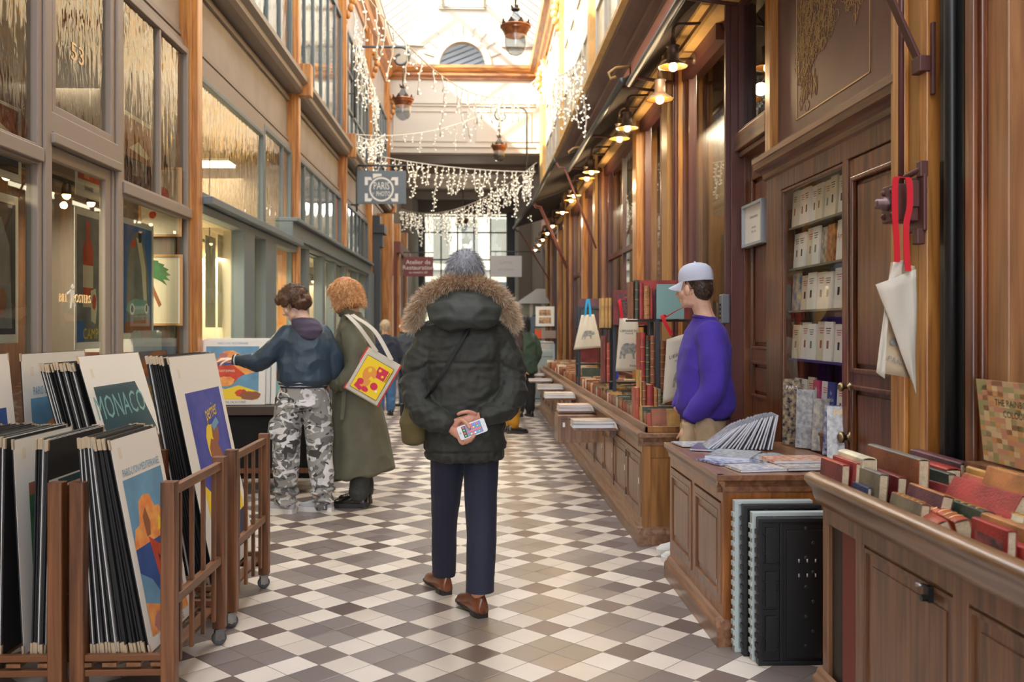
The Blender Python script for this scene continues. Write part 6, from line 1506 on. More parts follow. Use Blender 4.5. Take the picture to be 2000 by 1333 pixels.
# ================================================================ people
def smooth_pts(pts, k=4):
    P = [Vector(p) for p in pts]; out = []
    for i in range(len(P) - 1):
        p0, p1, p2, p3 = P[max(i - 1, 0)], P[i], P[i + 1], P[min(i + 2, len(P) - 1)]
        for j in range(k):
            t = j / k; out.append(0.5 * ((2 * p1) + (p2 - p0) * t + (2 * p0 - 5 * p1 + 4 * p2 - p3) * t * t + (3 * p1 - p0 - 3 * p2 + p3) * t ** 3))
    out.append(P[-1]); return out
def lerp_r(r, k=4):
    out = []
    for i in range(len(r) - 1):
        for j in range(k):
            t = j / k; t = t * t * (3 - 2 * t); out.append(r[i] * (1 - t) + r[i + 1] * t)
    out.append(r[-1]); return out
def limb(mb, pts, rad, n=12, k=4, flat=1.0, up=None):
    p, r = smooth_pts(pts, k), lerp_r(rad, k)
    d0 = (p[0] - p[1]).normalized(); d1 = (p[-1] - p[-2]).normalized()
    P = [p[0] + d0 * r[0] * 0.85, p[0] + d0 * r[0] * 0.5] + p + [p[-1] + d1 * r[-1] * 0.5, p[-1] + d1 * r[-1] * 0.85]
    R_ = [r[0] * 0.45, r[0] * 0.86] + r + [r[-1] * 0.86, r[-1] * 0.45]
    mb.tube(P, R_, n, flat=flat, up=up); return mb
def trunk(mb, rings, n=28, k=3, e=2.3):
    """rings: (x, y, z, rx, ry)"""
    cols = list(zip(*rings)); cs = [lerp_r(c, k) for c in cols]; rs = []
    for x, y, z, a, b in zip(*cs):
        rs.append([(x + a * (abs(cos(t)) ** (2 / e)) * (1 if cos(t) >= 0 else -1), y + b * (abs(sin(t)) ** (2 / e)) * (1 if sin(t) >= 0 else -1), z) for t in [2 * pi * i / n for i in range(n)]])
    mb.rings(rs); return mb
def fuse(name, mb, m, parent, voxel=0.008, sm=6, disp=None, factor=0.5):
    me = mb.mesh(name, m)
    for p in me.polygons: p.material_index = 0
    o = bpy.data.objects.new(name, me); COL.objects.link(o)
    r = o.modifiers.new('r', 'REMESH'); r.mode = 'VOXEL'; r.voxel_size = voxel; r.use_smooth_shade = True
    if sm: s = o.modifiers.new('s', 'SMOOTH'); s.factor = factor; s.iterations = sm
    bake_mods(o)
    if not o.data.materials: o.data.materials.append(m if not isinstance(m, (list, tuple)) else m[0])
    if disp:
        ns = [v.normal.copy() for v in o.data.vertices]
        for v, n_ in zip(o.data.vertices, ns):
            v.co += n_ * disp(v.co, n_)
    o.data.polygons.foreach_set('use_smooth', [True] * len(o.data.polygons)); o.data.update()
    o.parent = parent
    return o
def fold(sx, sy, sz, amp, ridge=True, seed=0.0, second=0.4):
    def f(c, n):
        p = Vector((c.x * sx + seed, c.y * sy + seed * 2, c.z * sz))
        a = noise.noise(p); 
        if ridge: a = (1 - abs(a) * 2.2); a = a if a > 0 else a * 0.3
        b = noise.noise(p * 2.6 + Vector((3, 1, 7)))
        return amp * (a + second * b)
    return f
def skin(n, c): 
    m = mat(n, c, 0.5, var=0.05, vscale=20, bump=0.03, bscale=200)
    m.node_tree.nodes['Principled BSDF'].inputs['Subsurface Weight'].default_value = 0.12
    m.node_tree.nodes['Principled BSDF'].inputs['Subsurface Radius'].default_value = (0.01, 0.004, 0.002)
    return m
def cloth(n, c, bump=0.15, bs=300, rough=0.85, sheen=0.04, var=0.05): return mat(n, c, rough, bump=bump, bscale=bs, var=var, vscale=9, sheen=sheen)
def head(mb, c, R_=None, s=1.0):
    M = Matrix.Translation(c) @ (R_ or I4()) @ Matrix.Scale(s, 4)
    mb.ball((0, -0.012, 0.05), (0.076, 0.094, 0.088), 20, M=M)
    mb.ball((0, 0.022, -0.015), (0.062, 0.068, 0.088), 18, M=M)
    mb.ball((0, 0.066, -0.088), (0.026, 0.022, 0.02), 12, M=M); mb.ball((0, 0.03, -0.07), (0.052, 0.05, 0.04), 14, M=M)
    mb.ball((0, 0.078, 0.026), (0.05, 0.016, 0.014), 12, M=M)
    mb.tube([(0, 0.084, 0.02), (0, 0.098, -0.008), (0, 0.108, -0.026), (0, 0.094, -0.036)], [0.009, 0.011, 0.015, 0.012], 10, M=M)
    for q in (-1, 1):
        mb.ball((q * 0.012, 0.092, -0.032), (0.008, 0.01, 0.008), 8, M=M)
        mb.ball((q * 0.079, -0.004, -0.008), (0.009, 0.02, 0.032), 12, M=M @ Matrix.Rotation(q * 0.25, 4, 'Z'))
        mb.ball((q * 0.04, 0.062, -0.02), (0.024, 0.022, 0.026), 12, M=M)
    mb.ball((0, 0.088, -0.056), (0.022, 0.011, 0.006), 10, M=M); mb.ball((0, 0.086, -0.066), (0.02, 0.011, 0.007), 10, M=M)
    return M
def eyes(M, parent):
    for q in (-1, 1):
        b = MB(); b.ball((q * 0.031, 0.077, 0.006), (0.013, 0.011, 0.009), 10, 0, M=M); b.ball((q * 0.031, 0.0865, 0.006), (0.0058, 0.0025, 0.0058), 8, 1, M=M)
        b.build('eye', [mat('eye_white', (222, 218, 212), 0.3), mat('eye_iris', (50, 36, 28), 0.2)], parent)
        b = MB(); b.tube([(q * 0.014, 0.088, 0.024), (q * 0.032, 0.089, 0.030), (q * 0.05, 0.078, 0.025)], [0.003, 0.004, 0.002], 6, M=M); b.build('eyebrow', mat('dark_brown_hair', (52, 36, 26), 0.7), parent)
def strands(mb, pts, rng, width=0.0011, seg=3, m=0, curl=0.0):
    """pts: list of (root, direction, length, droop)"""
    for root, d, ln, dr in pts:
        p = Vector(root); d = Vector(d).normalized(); side = d.cross(Vector((rng.uniform(-1, 1), rng.uniform(-1, 1), rng.uniform(-1, 1)))).normalized()
        s2 = d.cross(side); ph = rng.uniform(0, 6.3); vs = []
        for j in range(seg + 1):
            t = j / seg; w = width * (1 - 0.85 * t)
            q = p + d * ln * t + Vector((0, 0, -1)) * dr * t * t * ln
            if curl: q = q + (side * cos(ph + t * 9) + s2 * sin(ph + t * 9)) * curl * (0.3 + t)
            vs += [tuple(q - side * w), tuple(q + side * w)]
        mb.add(vs, [(2 * j, 2 * j + 1, 2 * j + 3, 2 * j + 2) for j in range(seg)], m)
    return mb
def finger(mb, base, d, n, lens, r, bend):
    """joints in a chain; d pointing, n palm normal (fingers bend towards n)"""
    p = Vector(base); d = Vector(d).normalized(); n = Vector(n).normalized(); pts = [p.copy()]
    ax = d.cross(n).normalized()
    for L0, b in zip(lens, bend):
        d = Matrix.Rotation(b, 3, ax) @ d; p = p + d * L0; pts.append(p.copy())
    limb(mb, pts, [r, r * 0.95, r * 0.86, r * 0.72], 10, 3)
    return pts
def hand(mb, wrist, d, n, side, curl=0.4, s=1.0, thumb=0.5):
    """d: towards the fingers, n: palm normal, side: +1 thumb along +(d x n)"""
    w = Vector(wrist); d = Vector(d).normalized(); n = (Vector(n) - d * Vector(n).dot(d)).normalized(); a = d.cross(n) * side
    limb(mb, [w - d * 0.03 * s, w, w + d * 0.035 * s, w + d * 0.085 * s], [0.026 * s, 0.025 * s, 0.033 * s, 0.036 * s], 14, 3, flat=0.5, up=n)
    L_ = [(0.040, 0.024, 0.018), (0.045, 0.028, 0.020), (0.041, 0.026, 0.019), (0.032, 0.020, 0.016)]
    for i in range(4):
        b = w + d * (0.088 - 0.006 * abs(i - 1)) * s + a * (0.029 - 0.019 * i) * s
        finger(mb, b, d + a * (0.12 - 0.08 * i), n, [q * s for q in L_[i]], 0.0088 * s * (1 if i < 3 else 0.88), [curl * (0.8 + 0.1 * i), curl * 1.1, curl * 0.7])
    b = w + d * 0.03 * s + a * 0.028 * s
    finger(mb, b, d * 0.6 + a * 0.8 + n * 0.2, n - a * 0.4, [0.036 * s, 0.03 * s, 0.022 * s], 0.0105 * s, [0.0, thumb * 0.5, thumb * 0.5])
def shoe_rings(y0, y1, prof, n=18):
    rs = []
    for t, w, h, z0 in prof:
        y = y0 + (y1 - y0) * t
        rs.append([(w * cos(a) * (1.0 if sin(a) > 0 else 1.0), y, z0 + (h * sin(a) if sin(a) > 0 else 0.012 * sin(a))) for a in [2 * pi * i / n for i in range(n)]])
    return rs
def shoe(parent, loc, rz, m_up, m_sole, kind='derby', pitch=0.0, s=1.0, name='shoe'):
    M = Matrix.Translation(loc) @ Matrix.Rotation(rz, 4, 'Z') @ Matrix.Rotation(pitch, 4, 'X') @ Matrix.Scale(s, 4)
    b = MB(); b.rings(shoe_rings(-0.08, 0.20, [(0, 0.018, 0.05, 0.03), (0.02, 0.030, 0.066, 0.03), (0.12, 0.037, 0.088, 0.03), (0.28, 0.038, 0.096, 0.03), (0.42, 0.039, 0.082, 0.03), (0.6, 0.045, 0.056, 0.028), (0.8, 0.046, 0.040, 0.026), (0.93, 0.034, 0.032, 0.026), (1.0, 0.012, 0.018, 0.026)]), M=M)
    up = b.build(name, m_up, parent)
    out = [(-0.026, -0.078), (0.026, -0.078), (0.036, -0.05), (0.037, 0.0), (0.046, 0.08), (0.048, 0.13), (0.04, 0.18), (0.02, 0.203), (-0.02, 0.203), (-0.04, 0.18), (-0.048, 0.13), (-0.046, 0.08), (-0.037, 0.0), (-0.036, -0.05)]
    q = MB()
    if kind == 'derby': q.prism(out, 0.018, 0.030, M=M); q.prism([(x, y) for x, y in out if y < 0.03], 0.0, 0.02, M=M)
    else: q.prism([(x * 1.06, y * 1.03) for x, y in out], 0.0, 0.034, M=M)
    q.build('sole', m_sole, up, bev=0.003)
    l = MB()
    for i in range(4): l.tube([(-0.018, 0.03 + i * 0.018, 0.118 - i * 0.014), (0, 0.034 + i * 0.018, 0.126 - i * 0.014), (0.018, 0.03 + i * 0.018, 0.118 - i * 0.014)], 0.0022, 5, M=M)
    l.tube([(-0.004, 0.03, 0.126), (-0.035, 0.02, 0.14), (-0.045, 0.03, 0.10)], 0.0018, 5, M=M)
    l.build('laces', M_white if kind != 'derby' else M_dark, up)
    return up
SK1 = skin('skin_ruddy', (206, 150, 128)); SK2 = skin('skin_pale', (226, 188, 168)); SK3 = skin('skin_light', (216, 170, 146))

# ---------------------------------------------------------------- man in the dark parka, seen from behind
P0 = Vector((-0.072, 4.62, 0))
man = thing('person', 'grey-haired man in a dark fur-hooded parka walking away, hands held behind his back', 'person', P0)
M_parka = cloth('parka_cloth', (40, 42, 37), bump=0.6, bs=16, rough=0.68)
M_parka_hood = cloth('parka_hood_cloth', (50, 54, 50), bump=0.5, bs=18, rough=0.65)
# arms: shoulder, elbow, wrist
LS, LE_, LW = (-0.185, 0.0, 1.36), (-0.262, -0.03, 1.08), (-0.075, -0.185, 0.925)
RS, RE_, RW = (0.175, 0.0, 1.36), (0.258, -0.03, 1.09), (0.085, -0.165, 0.955)
bd = MB()
HM = head(bd, Vector((0.0, 0.02, 1.628)), None, 1.10)
limb(bd, [(0, 0, 1.36), (0, 0.0, 1.48), (0, 0.02, 1.6)], [0.09, 0.062, 0.06])
trunk(bd, [(0, 0, 0.9, 0.15, 0.1), (0, 0, 1.1, 0.14, 0.095), (0, 0, 1.3, 0.16, 0.1), (0, 0, 1.42, 0.1, 0.07)])
for S_, E_, W_ in ((LS, LE_, LW), (RS, RE_, RW)): limb(bd, [S_, E_, W_], [0.05, 0.04, 0.026])
limb(bd, [(-0.09, 0, 0.95), (-0.115, 0.12, 0.5), (-0.115, 0.2, 0.12)], [0.085, 0.055, 0.036]); limb(bd, [(0.09, 0, 0.95), (0.085, -0.04, 0.5), (0.065, -0.18, 0.12)], [0.085, 0.055, 0.036])
# left hand under the phone: wrist at LW, fingers run right and close up round its lower edge
w = Vector((-0.062, -0.195, 0.918)); YB = -0.235
limb(bd, [(-0.09, -0.185, 0.935), w, (-0.028, -0.212, 0.898), (0.006, -0.218, 0.886)], [0.026, 0.026, 0.032, 0.03], 14, 3, flat=0.6, up=(0, 1, 0))
for (x0, z0, x1, z1, x2, z2, x3, z3, r) in ((0.000, 0.900, 0.020, 0.876, 0.040, 0.872, 0.052, 0.890, 0.0090), (-0.006, 0.888, 0.012, 0.864, 0.030, 0.860, 0.038, 0.880, 0.0092), (-0.016, 0.880, -0.002, 0.856, 0.014, 0.852, 0.021, 0.872, 0.0088), (-0.028, 0.874, -0.018, 0.852, -0.004, 0.846, 0.004, 0.864, 0.0080)):
    limb(bd, [(x0, -0.222, z0), (x1, -0.232, z1), (x2, -0.246, z2), (x3, -0.258, z3)], [r, r, r * 0.95, r * 0.8], 10, 4)
limb(bd, [(-0.040, -0.212, 0.934), (-0.014, -0.232, 0.958), (0.012, -0.254, 0.944), (0.026, -0.262, 0.922)], [0.014, 0.0115, 0.0105, 0.009], 10, 4)
# right hand behind, palm open towards the viewer, thumb pointing left
limb(bd, [(0.105, -0.155, 0.975), (0.078, -0.175, 0.965), (0.040, -0.195, 0.955), (0.004, -0.20, 0.946)], [0.026, 0.026, 0.033, 0.032], 14, 3, flat=0.55, up=(0, 1, 0))
for i in range(4): limb(bd, [(0.010, -0.198, 0.968 - 0.018 * i), (-0.026, -0.200, 0.962 - 0.019 * i), (-0.050, -0.194, 0.950 - 0.018 * i), (-0.062, -0.184, 0.938 - 0.017 * i)], [0.0088, 0.0085, 0.008, 0.007], 10, 3)
limb(bd, [(0.050, -0.198, 0.984), (0.020, -0.210, 0.996), (-0.012, -0.214, 0.992), (-0.030, -0.212, 0.984)], [0.012, 0.0105, 0.0098, 0.0085], 10, 4)
fuse('body', bd, SK1, man, 0.0042, 3)
# jacket
jk = MB()
trunk(jk, [(0.0, 0.0, 0.742, 0.150, 0.12), (0.0, 0.0, 0.75, 0.192, 0.150), (0.0, 0.0, 0.80, 0.200, 0.158), (0.0, 0, 1.0, 0.196, 0.152), (0, 0, 1.18, 0.200, 0.150), (0, 0, 1.32, 0.205, 0.145), (0, 0, 1.41, 0.17, 0.12), (0, 0.0, 1.46, 0.10, 0.09), (0, 0.02, 1.5, 0.085, 0.08)], e=2.6)
limb(jk, [(-0.145, 0.0, 1.35), (-0.208, -0.01, 1.24), (-0.242, -0.035, 1.09), (-0.19, -0.13, 0.985), (-0.098, -0.178, 0.938)], [0.092, 0.088, 0.080, 0.068, 0.050], 16)
limb(jk, [(0.14, 0.0, 1.35), (0.200, -0.01, 1.24), (0.232, -0.035, 1.10), (0.19, -0.11, 1.01), (0.115, -0.152, 0.978)], [0.092, 0.088, 0.080, 0.068, 0.052], 16)
def parka_disp(c, n):
    r = 0
    # stitched seams: across the back and round the sleeves
    p = Vector((c.x * 4.5 + 2, c.y * 5, c.z * 11)); a = noise.noise(p); r += 0.024 * (0.35 - abs(a)) 
    b = noise.noise(Vector((c.x * 11, c.y * 11, c.z * 19 + 5))); r += 0.013 * (0.3 - abs(b))
    r += 0.004 * noise.noise(c * 38)
    if abs(c.x) < 0.19 and c.y < -0.08:
        r -= 0.009 * math.exp(-((c.z - 1.225) / 0.009) ** 2)
    if abs(c.x) > 0.19:
        for zz in (1.20, 1.02): r -= 0.008 * math.exp(-((c.z + (abs(c.x) - 0.22) * 0.4 - zz) / 0.009) ** 2)
    if c.z < 0.80: r += 0.004 * sin(c.x * 120 + c.y * 120) * (0.80 - c.z) / 0.06 - 0.008 * math.exp(-((c.z - 0.787) / 0.006) ** 2)
    return r
jacket = fuse('parka', jk, M_parka, man, 0.0065, 3, parka_disp)
hd = MB(); trunk(hd, [(0, -0.10, 1.388, 0.05, 0.03), (0, -0.115, 1.40, 0.115, 0.07), (0, -0.115, 1.44, 0.165, 0.09), (0, -0.10, 1.50, 0.175, 0.09), (0, -0.075, 1.555, 0.13, 0.07), (0, -0.05, 1.585, 0.09, 0.05)], e=2.2)
fuse('hood', hd, M_parka_hood, man, 0.006, 4, fold(7, 7, 12, 0.013, True, 1.3))
# fur edging
rng = random.Random(2)
arc = smooth_pts([(-0.262, 0.02, 1.405), (-0.245, -0.03, 1.475), (-0.195, -0.065, 1.55), (-0.11, -0.085, 1.607), (0.0, -0.092, 1.628), (0.10, -0.085, 1.607), (0.175, -0.065, 1.555), (0.222, -0.03, 1.475), (0.24, 0.02, 1.40)], 8)
core = MB(); limb(core, arc[::4], [0.026] + [0.034] * (len(arc[::4]) - 2) + [0.026], 10, 2)
fuse('fur_lining', core, mat('fur_under', (150, 118, 88), 0.9), man, 0.008, 3)
M_fur = [mat('fur_light', (222, 204, 178), 0.8), mat('fur_mid', (184, 156, 124), 0.85), mat('fur_dark', (128, 90, 62), 0.85)]
fu = MB(); L_ = []
for i in range(15000):
    t = rng.random() * (len(arc) - 1.001); k = int(t); p = arc[k].lerp(arc[k + 1], t - k); tg = (arc[k + 1] - arc[k]).normalized()
    a = rng.uniform(0, 2 * pi); u = tg.cross(Vector((0, 1, 0))).normalized(); v = tg.cross(u)
    d = u * cos(a) + v * sin(a); root = p + d * 0.030
    dd = (d + tg * rng.uniform(-.5, .5) + Vector((p.x * 1.5, -0.4, 0.15)) + Vector((rng.gauss(0, .25), rng.gauss(0, .25), rng.gauss(0, .25)))).normalized()
    mid = 1 - abs(t / (len(arc) - 1) - 0.5) * 2
    L_.append((rng.choice([0, 0, 0, 1] if rng.random() > mid * 0.6 else [1, 1, 2, 2]), (root, dd, rng.uniform(0.018, 0.045), rng.uniform(0, .5))))
for mi in range(3): strands(fu, [q for m_, q in L_ if m_ == mi], rng, 0.0011, 2, mi)
fu.build('fur_trim', M_fur, man, rec=False)
# trousers
tr_ = MB()
trunk(tr_, [(0, 0, 0.74, 0.165, 0.12), (0, 0, 0.92, 0.165, 0.115)])
limb(tr_, [(-0.082, 0.01, 0.80), (-0.098, 0.08, 0.55), (-0.108, 0.14, 0.36), (-0.114, 0.235, 0.10)], [0.094, 0.078, 0.066, 0.062], 16)
limb(tr_, [(0.078, -0.0, 0.80), (0.082, -0.03, 0.55), (0.084, -0.08, 0.35), (0.073, -0.16, 0.10)], [0.096, 0.082, 0.073, 0.072], 16)
def tr_disp(c, n): return 0.006 * noise.noise(Vector((c.x * 8, c.y * 8, c.z * 4))) + 0.003 * (0.4 - abs(noise.noise(Vector((c.x * 14, c.y * 10, c.z * 12))))) 
fuse('trousers', tr_, cloth('navy_wool', (28, 32, 52), 0.4, 12, 0.8), man, 0.0065, 4, tr_disp)
for v in man.children[-1].data.vertices:
    zc = 0.118 if v.co.x > -0.01 else 0.088
    if v.co.z < zc: v.co.z = zc
M_shoe = mat('brown_shoe_leather', (112, 62, 36), 0.28, var=0.15, vscale=14, coat=0.4); M_sole = mat('dark_rubber_sole', (40, 36, 36), 0.5)
shoe(man, (0.060, -0.14, 0.0), 0.42, M_shoe, M_sole); shoe(man, (-0.125, 0.245, 0.0), 0.42, M_shoe, M_sole)
for (x, y) in ((0.068, -0.135), (-0.118, 0.245)):
    s_ = MB(); s_.tube([(x, y, 0.08), (x, y + 0.01, 0.2)], 0.033, 12); s_.build('sock', mat('dark_sock', (66, 56, 52), 0.9, bump=0.3, bscale=200), man)
# hair
def scalp_hair(parent, M, mats, n, ln, rng, cut=0.0, back=True, width=0.0012, lift=0.25, curl=0.0, seg=3, dirn=None, zmin=-0.05, swirl=None, wz=None):
    base = MB(); base.ball((0, -0.014, 0.052), (0.080, 0.098, 0.092), 20, M=M); 
    base = MB()
    L_ = []
    for i in range(n):
        z = rng.uniform(zmin, 1.0); a = rng.uniform(0, 2 * pi); r = sqrt(max(0, 1 - z * z)) if z > 0 else 1.0
        nx, ny, nz = r * cos(a), r * sin(a), z
        if ny > 0.35 and nz < 0.62: continue
        p = Vector((nx * 0.078, -0.012 + ny * 0.096, 0.05 + nz * 0.090))
        d = Vector((nx, ny, nz)).normalized() * lift + (dirn or Vector((0, -0.35, -0.9))) * (1 - abs(nz)) + Vector((rng.gauss(0, .2), rng.gauss(0, .2), rng.gauss(0, .15)))
        if swirl: d += Vector((swirl * -ny, swirl * nx, 0))
        if nz > 0.6: d += Vector((nx, ny, 0)) * 0.8
        d = (M.to_3x3() @ d)
        L_.append((rng.randrange(len(mats)), (M @ p, d, rng.uniform(*ln), 0.3)))
    for mi in range(len(mats)): strands(base, [q for m_, q in L_ if m_ == mi], rng, width, seg, mi, curl)
    return base.build('hair_strands', mats, parent, rec=False)
def hair_cap(parent, M, m, extra=(), disp=None, r=(0.080, 0.099, 0.093), voxel=0.006, name='hair', zcut=None):
    b = MB(); b.ball((0, -0.018, 0.056), r, 20, M=M)
    b.ball((0, -0.05, 0.0), (0.068, 0.062, 0.07), 16, M=M)
    for e in extra: b.ball(e[0], e[1], 14, M=M)
    return fuse(name, b, m, parent, voxel, 3, disp)
HG = [mat('hair_silver', (186, 188, 194), 0.6), mat('hair_grey', (128, 130, 138), 0.6), mat('hair_dark_grey', (76, 78, 86), 0.6)]
hair_cap(man, HM, HG[1], [((0, 0.0, 0.075), (0.074, 0.09, 0.078))], fold(40, 40, 8, 0.004, True, 2), name='hair')
scalp_hair(man, HM, HG, 5200, (0.022, 0.042), rng, lift=0.55, zmin=-0.75, width=0.0013)
# phone
ph = thing('phone', 'white smartphone with a lit screen held behind the man in the parka', 'phone', P0 + Vector((0.039, -0.253, 0.917)))
PR = Matrix.Rotation(radians(-20), 4, 'Y') @ Matrix.Rotation(pi / 2, 4, 'X')
ph.rotation_euler = PR.to_euler()
def rrect(w, h, r, n=5):
    out = []
    for cx, cy, a0 in ((w / 2 - r, h / 2 - r, 0), (-w / 2 + r, h / 2 - r, pi / 2), (-w / 2 + r, -h / 2 + r, pi), (w / 2 - r, -h / 2 + r, 3 * pi / 2)):
        out += [(cx + r * cos(a0 + pi / 2 * i / n), cy + r * sin(a0 + pi / 2 * i / n)) for i in range(n + 1)]
    return out
b = MB(); b.prism(rrect(0.138, 0.067, 0.010), -0.0036, 0.0036, sm=True); b.build('case', mat('white_phone_case', (226, 228, 232), 0.25), ph)
b = MB(); b.box(-0.048, -0.028, 0.0036, 0.048, 0.028, 0.0040); b.build('screen', mat('phone_screen', (96, 116, 140), 0.15, emit=0.25), ph)
b = MB(); b.box(-0.048, -0.028, 0.0040, -0.030, 0.028, 0.0041, 0)
cols_ = [(90, 200, 90), (70, 130, 230), (240, 240, 240), (230, 70, 90), (240, 190, 60), (120, 90, 200)]
for i in range(8):
    for j in range(4): x = -0.039 if i == 0 else -0.020 + (i - 1) * 0.0098; b.box(x - 0.0034, -0.0225 + j * 0.0135, 0.0042, x + 0.0034, -0.0225 + j * 0.0135 + 0.0068, 0.0043, 1 + (i * 5 + j * 3 + i * j) % 6)
b.build('app_icons', [mat('screen_dock', (20, 24, 30), 0.2)] + [mat('icon_%s' % 'abcdef'[i], c, 0.3, emit=0.4) for i, c in enumerate(cols_)], ph)
b = MB(); b.lathe([(0.0055, 0.0036), (0.0055, 0.0042)], 16, M=TR(-0.059, 0, 0)); b.box(0.056, -0.007, 0.0036, 0.0575, 0.007, 0.0040); b.build('button', mat('pale_grey_button', (180, 184, 190), 0.3), ph)
# shoulder bag
bg_ = thing('shoulder_bag', 'olive shoulder bag on a black strap at the left hip of the parka', 'bag', P0 + Vector((-0.25, -0.02, 0.85)))
b = MB(); trunk(b, [(-0.265, 0.0, 0.815, 0.03, 0.05), (-0.255, 0, 0.83, 0.06, 0.10), (-0.25, 0, 0.93, 0.072, 0.125), (-0.235, 0, 1.03, 0.06, 0.11), (-0.22, 0, 1.06, 0.03, 0.07)], e=2.8)
for i in range(len(b.v)): b.v[i] = tuple(Vector(b.v[i]) + P0 - bg_.location)
fuse('pouch', b, cloth('olive_cloth', (94, 82, 48)), bg_, 0.007, 4, fold(9, 9, 7, 0.006))
b = MB(); pts = smooth_pts([(0.05, -0.06, 1.47), (0.035, -0.125, 1.43), (0.0, -0.165, 1.36), (-0.06, -0.172, 1.26), (-0.13, -0.168, 1.14), (-0.185, -0.135, 1.06), (-0.235, -0.02, 1.04)], 5)
b.strip(pts, (0.02, 0.0, 0.017), 0.006); b.v = [tuple(Vector(p) + P0 - bg_.location) for p in b.v]; b.build('strap', mat('black_webbing', (18, 18, 19), 0.7), bg_)
b = MB(); b.cbox(-0.315, -0.02, 0.99, 0.012, 0.05, 0.06); b.v = [tuple(Vector(p) + P0 - bg_.location) for p in b.v]; b.build('strap_clip', mat('black_webbing', (18, 18, 19), 0.7), bg_)

# ---------------------------------------------------------------- youth in blue bomber and camouflage trousers
def camo():
    m = bpy.data.materials.new('grey_camouflage'); m.use_nodes = True; nt = m.node_tree; n = nt.nodes; L = nt.links; p = n['Principled BSDF']
    tc = n.new('ShaderNodeTexCoord'); cur = rgb(146, 146, 144)
    for i, (sc, th, c) in enumerate(((7, 0.54, (104, 104, 104)), (8, 0.575, (222, 222, 224)), (9, 0.60, (66, 66, 68)), (12, 0.63, (206, 206, 208)))):
        mp = n.new('ShaderNodeMapping'); mp.inputs['Location'].default_value = (i * 7.3, i * 3.1, i); mp.inputs['Scale'].default_value = (1, 1, 1.5); L.new(tc.outputs['Object'], mp.inputs[0])
        nz = n.new('ShaderNodeTexNoise'); nz.inputs['Scale'].default_value = sc; nz.inputs['Detail'].default_value = 1.2; nz.inputs['Distortion'].default_value = 1.2; L.new(mp.outputs[0], nz.inputs['Vector'])
        gt = n.new('ShaderNodeMath'); gt.operation = 'GREATER_THAN'; gt.inputs[1].default_value = th; L.new(nz.outputs[0], gt.inputs[0])
        mx = n.new('ShaderNodeMix'); mx.data_type = 'RGBA'; L.new(gt.outputs[0], mx.inputs[0])
        if isinstance(cur, tuple): mx.inputs[6].default_value = cur
        else: L.new(cur, mx.inputs[6])
        mx.inputs[7].default_value = rgb(*c); cur = mx.outputs[2]
    L.new(cur, p.inputs['Base Color']); p.inputs['Roughness'].default_value = 0.85
    return m
PB = Vector((-1.345, 7.0, 0))
boy = thing('person', 'brown-haired youth in a navy bomber jacket and grey camouflage trousers reaching towards the prints', 'person', PB)
# local axes stay with the passage: he faces left (-x) and a little away
HR = Matrix.Rotation(radians(78), 4, 'Z') @ Matrix.Rotation(radians(-26), 4, 'X')
bd = MB(); HMb = head(bd, Vector((-0.055, 0.0, 1.575)), HR, 1.0)
limb(bd, [(0.03, 0, 1.38), (0.0, 0, 1.48), (-0.04, 0, 1.56)], [0.08, 0.056, 0.055])
trunk(bd, [(0, 0, 0.85, 0.14, 0.11), (0.02, 0, 1.1, 0.13, 0.1), (0.03, 0, 1.3, 0.15, 0.1), (0.03, 0, 1.42, 0.08, 0.07)])
limb(bd, [(-0.12, -0.05, 1.32), (-0.30, -0.03, 1.14), (-0.50, 0.03, 1.155)], [0.05, 0.04, 0.027])
limb(bd, [(0.16, 0.05, 1.32), (0.24, 0.02, 1.08), (0.14, 0.1, 0.98)], [0.05, 0.04, 0.027])
hand(bd, (-0.52, 0.035, 1.158), (-1, 0.1, -0.02), (0.1, 0.1, -1), 1, 0.35, 0.95)
limb(bd, [(-0.1, 0, 0.9), (-0.1, 0, 0.5), (-0.1, 0, 0.1)], [0.08, 0.05, 0.035]); limb(bd, [(0.1, 0, 0.9), (0.11, 0, 0.5), (0.12, 0, 0.1)], [0.08, 0.05, 0.035])
fuse('body', bd, SK2, boy, 0.0055, 3); eyes(HMb, boy)
M_bomber = cloth('navy_bomber_cloth', (36, 56, 74), 0.6, 13, 0.5)
jk = MB()
trunk(jk, [(0.015, 0, 0.955, 0.165, 0.13), (0.02, 0, 1.0, 0.20, 0.16), (0.025, 0, 1.1, 0.205, 0.16), (0.03, 0, 1.25, 0.20, 0.145), (0.03, 0, 1.36, 0.17, 0.125), (0.02, 0, 1.43, 0.09, 0.085)], e=2.4)
limb(jk, [(-0.10, -0.03, 1.34), (-0.20, -0.05, 1.24), (-0.31, -0.05, 1.145), (-0.40, -0.01, 1.145), (-0.475, 0.02, 1.155)], [0.085, 0.08, 0.07, 0.058, 0.042], 14)
limb(jk, [(0.14, 0.02, 1.34), (0.215, 0.02, 1.2), (0.24, 0.03, 1.08), (0.19, 0.1, 1.02)], [0.085, 0.08, 0.072, 0.06], 14)
def bomber_disp(c, n): return 0.02 * (0.35 - abs(noise.noise(Vector((c.x * 7, c.y * 7, c.z * 6 + 9))))) + 0.006 * (0.3 - abs(noise.noise(Vector((c.x * 16, c.y * 12, c.z * 14)))))
fuse('bomber_jacket', jk, M_bomber, boy, 0.0075, 3, bomber_disp)
hd = MB(); trunk(hd, [(0.08, -0.06, 1.30, 0.03, 0.03), (0.075, -0.075, 1.32, 0.07, 0.06), (0.06, -0.06, 1.38, 0.105, 0.085), (0.03, -0.02, 1.44, 0.10, 0.09), (0.01, 0.0, 1.47, 0.075, 0.075)])
fuse('hood', hd, cloth('purple_grey_hood', (66, 58, 78)), boy, 0.007, 3, fold(9, 9, 14, 0.009, True, 4))
b = MB()
